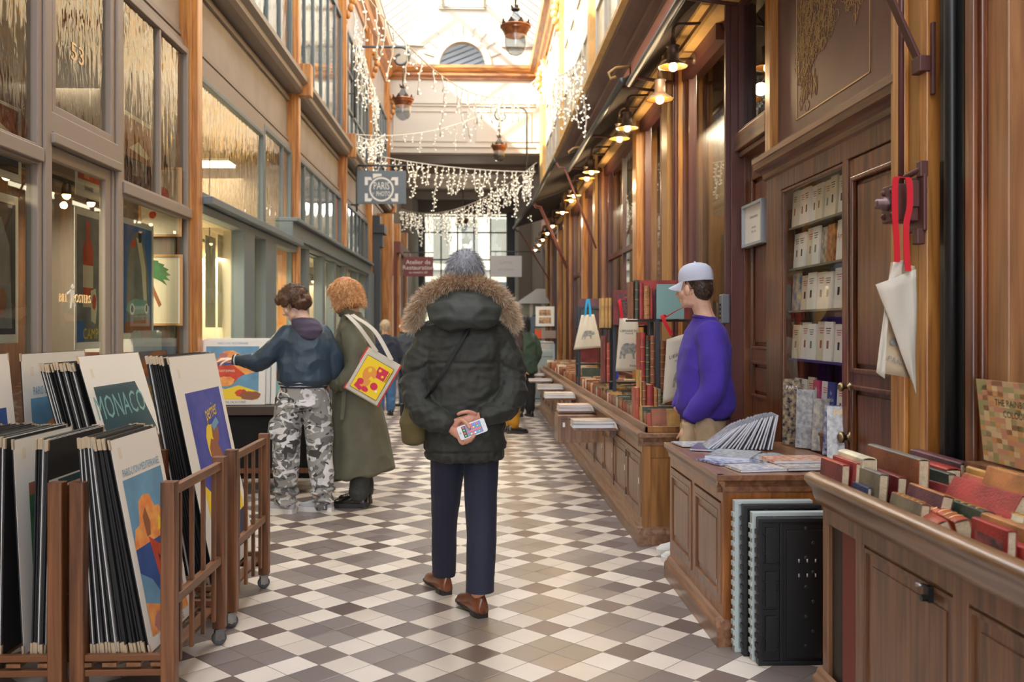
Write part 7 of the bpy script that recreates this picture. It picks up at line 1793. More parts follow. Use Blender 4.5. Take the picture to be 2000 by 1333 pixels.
for z, m_ in ((0.955, 0), (0.970, 1), (0.982, 0), (0.994, 1), (1.006, 0)):
    trunk(b, [(0.015, 0, z - 0.014, 0.150, 0.118), (0.015, 0, z - 0.010, 0.178 + (z - 0.95) * 0.4, 0.146), (0.015, 0, z + 0.002, 0.180 + (z - 0.95) * 0.4, 0.147), (0.015, 0, z + 0.004, 0.15, 0.12)], k=1)
    for i in range(len(b.m) - 0): pass
b = MB()
for j, z in enumerate((0.955, 0.967, 0.979, 0.991)):
    q = MB(); rx = 0.176 + j * 0.007; ry = 0.142 + j * 0.006
    q.rings([[(0.015 + r * rx * cos(t), r * ry * sin(t), zz) for t in [2 * pi * i / 28 for i in range(28)]] for r, zz in ((0.8, z - 0.006), (1.0, z - 0.006), (1.0, z + 0.006), (0.8, z + 0.006))], j % 2, caps=False)
    b.merge(q)
b.build('striped_waistband', [mat('band_navy', (30, 40, 58), 0.8), mat('band_white', (206, 208, 212), 0.8)], boy)
b = MB()
for j in range(3):
    x = -0.492 - 0.013 * j; b.tube([(x + 0.006, 0.03, 1.157), (x - 0.006, 0.031, 1.158)], 0.044 - 0.002 * j, 16, j % 2)
b.build('striped_cuff', [mat('band_navy', (30, 40, 58), 0.8), mat('band_white', (206, 208, 212), 0.8)], boy)
tr_ = MB()
trunk(tr_, [(0.01, 0, 0.80, 0.17, 0.14), (0.015, 0, 0.96, 0.165, 0.13)])
limb(tr_, [(-0.085, 0.0, 0.85), (-0.115, 0.0, 0.6), (-0.12, 0.0, 0.35), (-0.125, 0.0, 0.15), (-0.115, -0.01, 0.085)], [0.115, 0.105, 0.098, 0.085, 0.070], 16)
limb(tr_, [(0.10, 0.02, 0.85), (0.125, 0.02, 0.6), (0.14, 0.02, 0.35), (0.155, 0.02, 0.15), (0.155, 0.01, 0.085)], [0.115, 0.105, 0.095, 0.085, 0.070], 16)
limb(tr_, [(-0.19, -0.05, 0.68), (-0.195, -0.05, 0.60)], [0.05, 0.05])
def camo_disp(c, n): return 0.016 * (0.35 - abs(noise.noise(Vector((c.x * 6, c.y * 6, c.z * 7 + 3))))) + (0.014 * sin(c.z * 90 + 3 * noise.noise(c * 9)) if c.z < 0.2 else 0.0)
fuse('camouflage_trousers', tr_, camo(), boy, 0.008, 3, camo_disp)
M_wsole = mat('white_sneaker_sole', (220, 218, 214), 0.5)
shoe(boy, (-0.12, -0.02, 0), 1.15, mat('grey_white_sneaker', (176, 178, 184), 0.6), M_wsole, 'sneaker'); shoe(boy, (0.155, 0.03, 0), 1.3, mat('grey_white_sneaker', (176, 178, 184), 0.6), M_wsole, 'sneaker')
HB = [mat('hair_brown', (86, 58, 40), 0.5), mat('hair_dark_brown', (54, 36, 26), 0.5), mat('hair_light_brown', (120, 84, 56), 0.5)]
ex = [((0.05, -0.06, -0.01), (0.04, 0.05, 0.045)), ((-0.05, -0.06, -0.01), (0.04, 0.05, 0.045)), ((0, 0.05, 0.10), (0.065, 0.05, 0.035)), ((-0.07, 0.03, 0.05), (0.022, 0.045, 0.05)), ((0.07, 0.03, 0.05), (0.022, 0.045, 0.05)), ((-0.045, 0.085, 0.075), (0.03, 0.02, 0.03)), ((0, -0.10, 0.0), (0.05, 0.035, 0.05))]
hair_cap(boy, HMb, HB[0], ex, fold(22, 22, 16, 0.012, True, 5), r=(0.086, 0.104, 0.098))
scalp_hair(boy, HMb, HB, 2600, (0.03, 0.06), random.Random(6), lift=0.5, zmin=-0.6, width=0.0022, curl=0.008, seg=4)

# ---------------------------------------------------------------- woman in the long olive coat
PW = Vector((-0.985, 7.24, 0))
wom = thing('person', 'person with curly red hair in a long olive coat, one hand in the pocket', 'person', PW)
HRw = Matrix.Rotation(radians(62), 4, 'Z') @ Matrix.Rotation(radians(-18), 4, 'X')
bd = MB(); HMw = head(bd, Vector((-0.075, 0.01, 1.64)), HRw, 1.0)
limb(bd, [(0.0, 0, 1.4), (-0.02, 0, 1.52), (-0.06, 0, 1.62)], [0.08, 0.056, 0.055])
trunk(bd, [(0, 0, 0.85, 0.14, 0.12), (0, 0, 1.1, 0.13, 0.1), (0.01, 0, 1.32, 0.14, 0.12), (0, 0, 1.44, 0.08, 0.07)])
limb(bd, [(0.0, -0.15, 1.38), (0.03, -0.2, 1.12), (-0.13, -0.17, 1.0)], [0.05, 0.04, 0.027]); limb(bd, [(0.0, 0.17, 1.38), (0.03, 0.22, 1.12), (-0.1, 0.2, 1.0)], [0.05, 0.04, 0.027])
hand(bd, (-0.145, -0.165, 0.995), (-0.6, 0.1, -0.8), (-0.3, 1, 0), 1, 0.3, 0.92)
limb(bd, [(0.03, -0.07, 0.9), (0.05, -0.07, 0.5), (0.06, -0.07, 0.1)], [0.08, 0.05, 0.035]); limb(bd, [(0.03, 0.08, 0.9), (0.05, 0.1, 0.5), (0.04, 0.12, 0.1)], [0.08, 0.05, 0.035])
fuse('body', bd, SK3, wom, 0.0055, 3); eyes(HMw, wom)
M_coat = cloth('olive_coat_cloth', (88, 86, 70), 0.5, 9, 0.75)
ct = MB()
trunk(ct, [(0.055, 0.02, 0.205, 0.20, 0.19), (0.055, 0.02, 0.215, 0.255, 0.245), (0.04, 0.02, 0.5, 0.225, 0.22), (0.015, 0.01, 0.85, 0.185, 0.19), (0.005, 0, 1.1, 0.165, 0.175), (0.0, 0, 1.3, 0.16, 0.18), (0.0, 0, 1.42, 0.125, 0.15), (-0.02, 0, 1.49, 0.085, 0.09), (-0.03, 0, 1.52, 0.082, 0.085)], e=2.2)
for i, p in enumerate(ct.v):          # hem drops towards the front (left) and rises behind
    if p[2] < 0.7: ct.v[i] = (p[0], p[1], p[2] + 0.16 * (p[0] - 0.0) * (0.7 - p[2]) / 0.5 + 0.03)
limb(ct, [(0.0, -0.12, 1.38), (0.03, -0.19, 1.26), (0.045, -0.215, 1.10), (-0.02, -0.205, 1.01), (-0.10, -0.18, 0.985)], [0.090, 0.088, 0.082, 0.078, 0.066], 16)
limb(ct, [(0.0, 0.12, 1.38), (0.03, 0.2, 1.24), (0.03, 0.22, 1.1), (-0.08, 0.2, 1.0)], [0.088, 0.085, 0.078, 0.062], 16)
def coat_disp(c, n):
    r = 0.018 * (0.35 - abs(noise.noise(Vector((c.x * 6 + 3, c.y * 6, c.z * 3.2))))) + 0.004 * (0.3 - abs(noise.noise(Vector((c.x * 14, c.y * 14, c.z * 10)))))
    if c.z < 1.0: r += 0.012 * sin(atan2(c.y, c.x) * 7 + 1.0) * (1.0 - c.z)
    if 0.92 < c.z < 1.0 and c.y < -0.1 and abs(c.x + 0.12) < 0.03: r += 0.01
    return r
coat = fuse('long_coat', ct, M_coat, wom, 0.0085, 3, coat_disp)
b = MB(); b.tube([(-0.055, -0.19, 0.985), (-0.085, -0.184, 0.98)], 0.074, 16); b.build('turned_cuff', M_coat, wom)
b = MB(); b.strip(smooth_pts([(-0.045, -0.205, 0.93), (-0.05, -0.215, 0.82), (-0.06, -0.225, 0.70)], 4), (0.014, 0, 0), 0.004); b.build('belt_tab', M_coat, wom)
b = MB(); b.rings([[(-0.025 + r * cos(t) * 1.0, r * sin(t), z - 0.03 * cos(t)) for t in [2 * pi * i / 24 for i in range(24)]] for r, z in ((0.092, 1.46), (0.098, 1.50), (0.090, 1.545), (0.082, 1.545), (0.084, 1.47))], caps=False, closed=True); b.build('collar', M_coat, wom)
tr_ = MB(); limb(tr_, [(0.05, -0.05, 0.7), (0.055, -0.06, 0.3), (0.05, -0.065, 0.105)], [0.08, 0.075, 0.078], 14); limb(tr_, [(0.03, 0.08, 0.7), (0.06, 0.09, 0.3), (0.07, 0.1, 0.105)], [0.08, 0.072, 0.07], 14)
fuse('trousers', tr_, mat('charcoal_tweed', (62, 64, 62), 0.9, bump=0.3, bscale=300, var=0.25, vscale=200), wom, 0.009, 3, fold(8, 8, 8, 0.008))
M_bl = mat('black_shoe_leather', (22, 21, 22), 0.25, coat=0.5)
shoe(wom, (0.04, -0.07, 0), 1.45, M_bl, M_sole, 'sneaker', s=1.0); shoe(wom, (0.05, 0.10, 0), 1.3, M_bl, M_sole, 'sneaker', s=1.0)
HRd = [mat('curly_ginger', (214, 158, 104), 0.5), mat('curly_copper', (178, 118, 72), 0.5), mat('curly_gold', (244, 204, 150), 0.5)]
ex = [((0, -0.06, -0.02), (0.10, 0.085, 0.09)), ((0.06, 0.0, 0.0), (0.05, 0.075, 0.10)), ((-0.06, 0.0, 0.0), (0.05, 0.075, 0.10)), ((0, 0.03, 0.09), (0.085, 0.075, 0.05)), ((0.05, 0.04, -0.06), (0.035, 0.05, 0.06)), ((-0.05, 0.04, -0.06), (0.035, 0.05, 0.06))]
hair_cap(wom, HMw, HRd[1], ex, fold(22, 22, 22, 0.010, True, 8), r=(0.104, 0.112, 0.098), voxel=0.007)
b = MB(); rng = random.Random(12); L_ = []
for i in range(6500):
    z = rng.uniform(-1.0, 1.0); a = rng.uniform(0, 2 * pi); r = sqrt(1 - z * z) if z > -0.3 else 0.97
    nx, ny, nz = r * cos(a), r * sin(a), z
    if ny > 0.5 and nz < 0.45: continue
    p = Vector((nx * 0.106, -0.02 + ny * 0.115, 0.035 + nz * 0.105)); d = Vector((nx, ny, nz * 0.4)) + Vector((rng.gauss(0, .5), rng.gauss(0, .5), rng.gauss(-0.5, .4)))
    L_.append((rng.randrange(3), (HMw @ p, HMw.to_3x3() @ d, rng.uniform(0.025, 0.06), 0.6)))
for mi in range(3): strands(b, [q for m_, q in L_ if m_ == mi], rng, 0.0024, 5, mi, 0.010)
b.build('hair_strands', HRd, wom, rec=False)
b = MB()
for q in (-1, 1): b.rings([[HMw @ Vector((q * 0.036 + r * cos(t), y, 0.085 + r * 0.7 * sin(t))) for t in [2 * pi * i / 16 for i in range(16)]] for r, y in ((0.001, 0.098), (0.028, 0.094), (0.03, 0.09), (0.001, 0.092))], caps=False)
b.tube([HMw @ Vector(p) for p in ((0.066, 0.085, 0.09), (0.1, 0.0, 0.075))], 0.003, 6); b.tube([HMw @ Vector(p) for p in ((-0.066, 0.085, 0.09), (-0.1, 0.0, 0.075))], 0.003, 6)
sg = b.build('sunglasses', mat('tortoise_glasses', (66, 44, 34), 0.2), None); sg.location = PW
tag(sg, 'brown sunglasses pushed up on the curly red hair', 'sunglasses')
rebase(sg)
# yellow printed tote on her shoulder
tt = thing('tote_bag', 'canvas tote with a yellow and red print hanging from the olive coat shoulder', 'bag', PW + Vector((0.18, -0.27, 0.78)))
TM = Matrix.Rotation(radians(30), 4, 'Y') @ Matrix.Rotation(pi / 2, 4, 'X')     # local: x across, y up, z to the viewer
TL = Matrix.Translation((0.0, 0, 0.25)) @ TM
w_, h_ = 0.285, 0.36
def tote_rings(w, h, d):
    rs = []
    for t, k in ((0, 0.2), (0.03, 0.8), (0.15, 1.0), (0.5, 1.0), (0.9, 0.5), (1.0, 0.3)):
        y = -h / 2 + h * t; dd = d * k
        rs.append([(x, y, z) for x, z in ((-w / 2, 0), (-w / 2 + 0.006, dd), (0, dd * 1.05), (w / 2 - 0.006, dd), (w / 2, 0), (w / 2 - 0.006, -dd), (0, -dd * 1.05), (-w / 2 + 0.006, -dd))])
    return rs
b = MB(); b.rings(tote_rings(w_, h_, 0.03), 0, False, M=TL); b.build('bag_body', mat('natural_canvas', (206, 198, 184), 0.9, bump=0.2, bscale=400), tt)
b = MB()
for x in (-w_ / 2, w_ / 2): b.box(x - 0.006, -h_ / 2, -0.006, x + 0.006, h_ / 2, 0.012, M=TL)
b.build('edging', mat('red_piping', (206, 44, 40), 0.6), tt)
a = MB(); zz = [0.034]
def TS(poly, k): a.sheet([(x * w_ - w_ / 2, y * h_ - h_ / 2) for x, y in poly], zz[0], k, M=TL); zz[0] += 0.0003
TS([(0.10, 0.10), (0.90, 0.10), (0.90, 0.86), (0.10, 0.86)], 3); TS([(0.11, 0.11), (0.89, 0.11), (0.89, 0.85), (0.11, 0.85)], 0)
TS([(0.52, 0.52), (0.82, 0.52), (0.82, 0.76), (0.52, 0.76)], 1); TS(circ(0.60, 0.69, 0.04, 12, 0.03), 0); TS(circ(0.73, 0.6, 0.035, 12, 0.028), 0); TS(circ(0.40, 0.52, 0.18, 16, 0.17), 2); TS(circ(0.40, 0.35, 0.13, 14, 0.13), 2)
TS([(0.2, 0.26), (0.42, 0.2), (0.38, 0.12), (0.18, 0.16)], 1); TS(circ(0.66, 0.34, 0.10, 14, 0.08), 1); TS(circ(0.28, 0.30, 0.09, 12, 0.07), 1); TS(circ(0.48, 0.2, 0.10, 12, 0.055), 1); TS([(0.46, 0.5), (0.62, 0.46), (0.6, 0.40), (0.44, 0.42)], 0); TS(circ(0.36, 0.6, 0.05, 10, 0.05), 0)
TS(circ(0.78, 0.27, 0.035, 10, 0.025), 4)
for i in range(7): TS([(0.84, 0.53 + i * 0.032), (0.868, 0.53 + i * 0.032), (0.868, 0.55 + i * 0.032), (0.84, 0.55 + i * 0.032)], 3)
a.build('print', [mat('tote_yellow', (240, 206, 20), 0.6), mat('tote_crimson', (206, 36, 74), 0.6), mat('tote_orange', (226, 150, 60), 0.6), PM['ink'], PM['white']], tt)
up1 = TL @ Vector((-0.07, h_ / 2, 0.02)); up2 = TL @ Vector((0.06, h_ / 2, 0.02)); so = Vector((0.0, -0.16, 1.475)) + PW - tt.location
b = MB(); b.strip(smooth_pts([up1, (up1 + so) / 2 + Vector((-0.02, -0.06, 0.05)), so + Vector((-0.01, -0.035, 0.01)), so + Vector((-0.05, 0.08, 0.03))], 5), (0.015, 0, 0.004), 0.004)
b.strip(smooth_pts([up2, (up2 + so) / 2 + Vector((0.03, -0.02, 0.06)), so + Vector((0.03, -0.02, 0.012)), so + Vector((0.0, 0.08, 0.03))], 5), (0.015, 0.004, 0.004), 0.004)
b.build('handle', mat('natural_canvas', (206, 198, 184), 0.9, bump=0.2, bscale=400), tt)

# ---------------------------------------------------------------- man in the purple sweatshirt
PP = Vector((1.335, 5.50, 0))
pur = thing('person', 'young man in a purple sweatshirt by the counter, hand in his trouser pocket', 'person', PP)
HRp = Matrix.Rotation(radians(56), 4, 'Z') @ Matrix.Rotation(radians(-4), 4, 'X')
bd = MB(); HMp = head(bd, Vector((-0.035, -0.01, 1.635)), HRp, 1.02)
limb(bd, [(0.04, 0, 1.40), (0.02, 0, 1.50), (-0.01, -0.005, 1.6)], [0.085, 0.058, 0.060])
trunk(bd, [(0.02, 0, 0.85, 0.13, 0.13), (0.02, 0, 1.1, 0.12, 0.13), (0.03, 0, 1.32, 0.12, 0.15), (0.03, 0, 1.44, 0.07, 0.08)])
limb(bd, [(0.03, -0.17, 1.36), (0.03, -0.2, 1.08), (-0.09, -0.16, 0.86)], [0.05, 0.04, 0.028]); limb(bd, [(0.03, 0.17, 1.36), (0.0, 0.2, 1.1), (-0.1, 0.15, 0.9)], [0.05, 0.04, 0.028])
hand(bd, (-0.095, -0.16, 0.85), (-0.35, 0.1, -0.95), (0.2, 1, 0), 1, 0.25, 0.95)
limb(bd, [(0.02, -0.08, 0.9), (0.02, -0.08, 0.5), (0.03, -0.08, 0.1)], [0.08, 0.05, 0.035]); limb(bd, [(0.02, 0.1, 0.9), (0.0, 0.1, 0.5), (0.0, 0.12, 0.1)], [0.08, 0.05, 0.035])
fuse('body', bd, SK3, pur, 0.0052, 3); eyes(HMp, pur)
sw = MB()
trunk(sw, [(0.03, 0, 0.862, 0.135, 0.15), (0.035, 0, 0.875, 0.150, 0.16), (0.035, 0, 0.92, 0.178, 0.18), (0.03, 0, 1.1, 0.165, 0.18), (0.035, 0, 1.28, 0.15, 0.185), (0.035, 0, 1.38, 0.12, 0.165), (0.035, 0, 1.44, 0.075, 0.095), (0.03, 0, 1.46, 0.066, 0.08)], e=2.2)
limb(sw, [(0.03, -0.13, 1.36), (0.035, -0.19, 1.22), (0.03, -0.215, 1.06), (-0.04, -0.19, 0.94), (-0.09, -0.165, 0.885)], [0.090, 0.086, 0.080, 0.070, 0.046], 16)
limb(sw, [(0.03, 0.13, 1.36), (0.03, 0.2, 1.22), (0.0, 0.2, 1.06), (-0.08, 0.17, 0.92)], [0.085, 0.08, 0.072, 0.05], 16)
def sw_disp(c, n): return 0.02 * (0.35 - abs(noise.noise(Vector((c.x * 6 + 4, c.y * 6, c.z * 4.5))))) + 0.004 * (0.3 - abs(noise.noise(Vector((c.x * 14, c.y * 14, c.z * 12)))))
fuse('sweatshirt', sw, cloth('purple_jersey', (66, 44, 150), 0.5, 10, 0.9), pur, 0.0075, 3, sw_disp)
b = MB(); b.merge(text_mb('LE\nCAFÉ', 0.032, 0, M=Matrix.Translation((-0.135, -0.105, 1.235)) @ Matrix.Rotation(radians(-48), 4, 'Z') @ Matrix.Rotation(pi / 2, 4, 'X')))
b = MB(); b.rings([[(0.03 + r * cos(t), r * 1.2 * sin(t), z - 0.012 * cos(t)) for t in [2 * pi * i / 24 for i in range(24)]] for r, z in ((0.070, 1.448), (0.073, 1.458), (0.068, 1.468), (0.062, 1.465))], caps=False, closed=True); b.build('neckband', cloth('purple_jersey', (66, 44, 150)), pur)
b = MB(); b.tube([(-0.088, -0.166, 0.888), (-0.104, -0.158, 0.855)], 0.044, 16); b.build('cuff', mat('dark_purple_rib', (46, 32, 112), 0.9), pur)
b = MB(); b.rings([[(0.032 + r * cos(t), r * 1.06 * sin(t), z) for t in [2 * pi * i / 32 for i in range(32)]] for r, z in ((0.135, 0.85), (0.147, 0.85), (0.150, 0.885), (0.135, 0.885))], caps=False, closed=True); b.build('hem_band', mat('dark_purple_rib', (46, 32, 112), 0.9), pur)
tr_ = MB(); trunk(tr_, [(0.02, 0, 0.72, 0.125, 0.155), (0.025, 0, 0.9, 0.125, 0.145)])
limb(tr_, [(0.01, -0.075, 0.8), (0.0, -0.09, 0.5), (0.01, -0.09, 0.11)], [0.105, 0.088, 0.072], 16); limb(tr_, [(0.01, 0.08, 0.8), (0.0, 0.1, 0.5), (-0.01, 0.11, 0.11)], [0.105, 0.088, 0.072], 16)
limb(tr_, [(-0.10, -0.15, 0.83), (-0.105, -0.14, 0.74)], [0.035, 0.045], 12)
fuse('trousers', tr_, cloth('beige_chino', (176, 152, 122), 0.5, 14, 0.85), pur, 0.008, 3, fold(7, 7, 7, 0.010, True, 6))
shoe(pur, (-0.04, -0.09, 0), 1.35, mat('white_sneaker', (214, 214, 212), 0.5), M_wsole, 'sneaker'); shoe(pur, (-0.03, 0.12, 0), 1.5, mat('white_sneaker', (214, 214, 212), 0.5), M_wsole, 'sneaker')
hair_cap(pur, HMp, HB[1], [((0, -0.06, -0.025), (0.062, 0.045, 0.05))], fold(40, 40, 30, 0.003), r=(0.0785, 0.0955, 0.088))
scalp_hair(pur, HMp, HB[:2], 1800, (0.012, 0.02), random.Random(3), lift=0.3, zmin=-0.9, width=0.0012)
cp = MB()
M_cap = mat('white_cap_cotton', (186, 190, 208), 0.8, bump=0.1, bscale=300)
rs = []
for z, r in ((0.045, 1.03), (0.07, 1.04), (0.10, 1.0), (0.125, 0.88), (0.143, 0.66), (0.153, 0.36), (0.157, 0.03)):
    rs.append([HMp @ Vector((0.083 * r * cos(t), -0.014 + 0.102 * r * sin(t), z)) for t in [2 * pi * i / 28 for i in range(28)]])
cp.rings(rs, 0, True, caps=False)
cap = thing('cap', 'white baseball cap with a curved peak worn by the young man in purple', 'cap', PP + HMp.translation + Vector((0, 0, 0.05)))
def CW(mb): mb.v = [tuple(Vector(p) + PP - cap.location) for p in mb.v]; return mb
CW(cp).build('crown', M_cap, cap)
pk = MB(); top = []; 
for j, rr_ in enumerate((0.0, 0.33, 0.66, 1.0)):
    top.append([(0.078 * sin(a) * (1 - 0.12 * rr_), 0.075 + 0.0 + (0.085 * rr_ + 0.0) * cos(a * 0.95) - 0.05 * (1 - cos(a)), 0.048 - 0.028 * rr_ - 0.03 * sin(a) ** 2 * rr_) for a in [-1.35 + 2.7 * i / 14 for i in range(15)]])
vs = [HMp @ Vector(p) for r in top for p in r] + [HMp @ (Vector(p) - Vector((0, 0, 0.004))) for r in top for p in r]; N = 60
fs = []
for j in range(3):
    for i in range(14): a0 = j * 15 + i; fs += [(a0, a0 + 1, a0 + 16, a0 + 15), (N + a0, N + a0 + 15, N + a0 + 16, N + a0 + 1)]
for i in range(14): fs.append((45 + i, 46 + i, N + 46 + i, N + 45 + i))
pk.add(vs, fs, 0, True); CW(pk).build('peak', M_cap, cap)
st = MB(); st.strip([HMp @ Vector((0.079 * cos(t), -0.014 - 0.101 * sin(t), 0.052)) for t in [0.9 + 1.35 * i / 8 for i in range(9)]], HMp.to_3x3() @ Vector((0, 0, 0.008)), 0.003); CW(st).build('strap', M_cap, cap)
bt = MB(); bt.ball(HMp @ Vector((0, -0.014, 0.158)), 0.007, 8); CW(bt).build('button', M_cap, cap)

# ---------------------------------------------------------------- people further off
def far_person(loc, rz, h, hair, top, low, label, face=SK3, shoes=M_bl, hat=None, legs=True, hair_long=0.0, coatlen=0.75, bag=None, glasses=False, tilt=0.0):
    o = thing('person', label, 'person', loc, rz); k = h / 1.75
    def V(*a): return (a[0] * k, a[1] * k, a[2] * k)
    bd = MB(); HM_ = head(bd, Vector(V(0, 0.02, 1.61)), Matrix.Rotation(tilt, 4, 'X'), k)
    limb(bd, [V(0, 0, 1.38), V(0, 0, 1.5), V(0, 0.01, 1.58)], [0.08, 0.055, 0.055])
    trunk(bd, [V(0, 0, 0.85, ) + (0.14, 0.1), V(0, 0, 1.3) + (0.15, 0.1), V(0, 0, 1.42) + (0.08, 0.07)])
    for s in (-1, 1):
        limb(bd, [V(s * 0.18, 0, 1.36), V(s * 0.23, 0.0, 1.1), V(s * 0.2, 0.08, 0.86)], [0.05, 0.04, 0.027]); hand(bd, V(s * 0.2, 0.08, 0.85), (0, 0.15, -1), (-s, 0, 0), s, 0.4, k)
        limb(bd, [V(s * 0.09, 0, 0.9), V(s * 0.1, 0.0, 0.5), V(s * 0.1, 0, 0.1)], [0.08, 0.055, 0.036])
    fuse('body', bd, face, o, 0.009, 2); eyes(HM_, o)
    jk = MB(); trunk(jk, [V(0, 0, coatlen) + (0.18, 0.14), V(0, 0, coatlen + 0.03) + (0.20, 0.155), V(0, 0, 1.1) + (0.185, 0.14), V(0, 0, 1.32) + (0.19, 0.13), V(0, 0, 1.42) + (0.12, 0.1), V(0, 0, 1.49) + (0.075, 0.075)])
    for s in (-1, 1): limb(jk, [V(s * 0.15, 0, 1.36), V(s * 0.225, 0, 1.2), V(s * 0.24, 0.0, 1.08), V(s * 0.2, 0.07, 0.88)], [0.08, 0.072, 0.062, 0.045], 12)
    fuse('jacket', jk, top, o, 0.012, 3, fold(7, 7, 7, 0.012))
    tr_ = MB(); trunk(tr_, [V(0, 0, 0.78) + (0.155, 0.12), V(0, 0, 0.95) + (0.15, 0.11)])
    for s in (-1, 1): limb(tr_, [V(s * 0.085, 0, 0.82), V(s * 0.1, 0, 0.5), V(s * 0.1, 0.0, 0.12)], [0.1, 0.08, 0.068], 12); shoe(o, V(s * 0.1, -0.02, 0), 0, shoes, M_sole, 'sneaker', s=k)
    fuse('trousers', tr_, low, o, 0.012, 3, fold(7, 7, 7, 0.008))
    if hat: hair_cap(o, HM_, hat, [((0, 0.01, 0.08), (0.086, 0.1, 0.07))], fold(60, 60, 60, 0.002), r=(0.088, 0.105, 0.1), name='knitted_hat')
    ex = [((0, -0.05 - 0.01, -0.02 - hair_long * i / 5), (0.085 - 0.004 * i, 0.06, 0.07)) for i in range(6)] if hair_long else []
    hair_cap(o, HM_, hair[0], ex, fold(26, 26, 12, 0.008, True, 3), r=(0.084, 0.102, 0.095), voxel=0.009)
    scalp_hair(o, HM_, hair, 900, (0.02, 0.05), random.Random(4), lift=0.5, zmin=-0.7, width=0.003)
    if glasses:
        g = MB()
        for q in (-1, 1): g.tube([HM_ @ Vector((q * 0.033 + 0.02 * cos(t), 0.1, 0.004 + 0.016 * sin(t))) for t in [2 * pi * i / 12 for i in range(12)]], 0.0025, 5, closed=True); g.tube([HM_ @ Vector(p) for p in ((q * 0.053, 0.098, 0.008), (q * 0.082, 0.0, 0.006))], 0.0022, 5)
        g.tube([HM_ @ Vector(p) for p in ((-0.013, 0.1, 0.006), (0.013, 0.1, 0.006))], 0.0022, 5); g.build('glasses', M_black, o)
    return o
M_jean = cloth('blue_denim', (66, 104, 150), 0.15, 200); M_dkjkt = cloth('dark_navy_jacket', (38, 44, 62)); M_bkj = cloth('black_jacket_cloth', (34, 34, 38))
HBl = [mat('hair_ash_blonde', (190, 172, 146), 0.6), mat('hair_grey_blonde', (158, 144, 126), 0.6)]
far_person((0.44, 12.2, 0), radians(-75), 1.74, [mat('hair_greying', (150, 138, 128), 0.6), mat('hair_grey', (128, 130, 138), 0.6)], cloth('brown_black_coat', (58, 46, 44)), cloth('mustard_trousers', (176, 124, 28)), 'person with glasses and greying hair in mustard trousers, half hidden behind the parka', glasses=True, tilt=-0.45)
far_person((0.72, 14.4, 0), radians(20), 1.58, [mat('hair_black', (22, 20, 22), 0.5)], cloth('dark_green_top', (54, 72, 60)), M_bkj, 'long black-haired person in a dark green top near the book trolley', hair_long=0.3)
far_person((-1.50, 14.7, 0), radians(15), 1.52, HBl, M_dkjkt, M_jean, 'person with ash blonde hair and blue jeans, left of the distant group')
far_person((-1.33, 16.4, 0), radians(70), 1.56, [mat('hair_auburn', (158, 80, 44), 0.6), mat('hair_ginger', (196, 128, 70), 0.5)], M_bkj, M_jean, 'person with auburn hair between the distant blonde head and navy beanie')
far_person((-1.17, 15.4, 0), radians(-10), 1.56, [mat('hair_dark_brown', (54, 36, 26), 0.5)], cloth('grey_puffer', (62, 68, 78)), M_dkjkt, 'person in a navy knitted beanie, right of the distant group', hat=cloth('navy_knit', (34, 42, 72)))

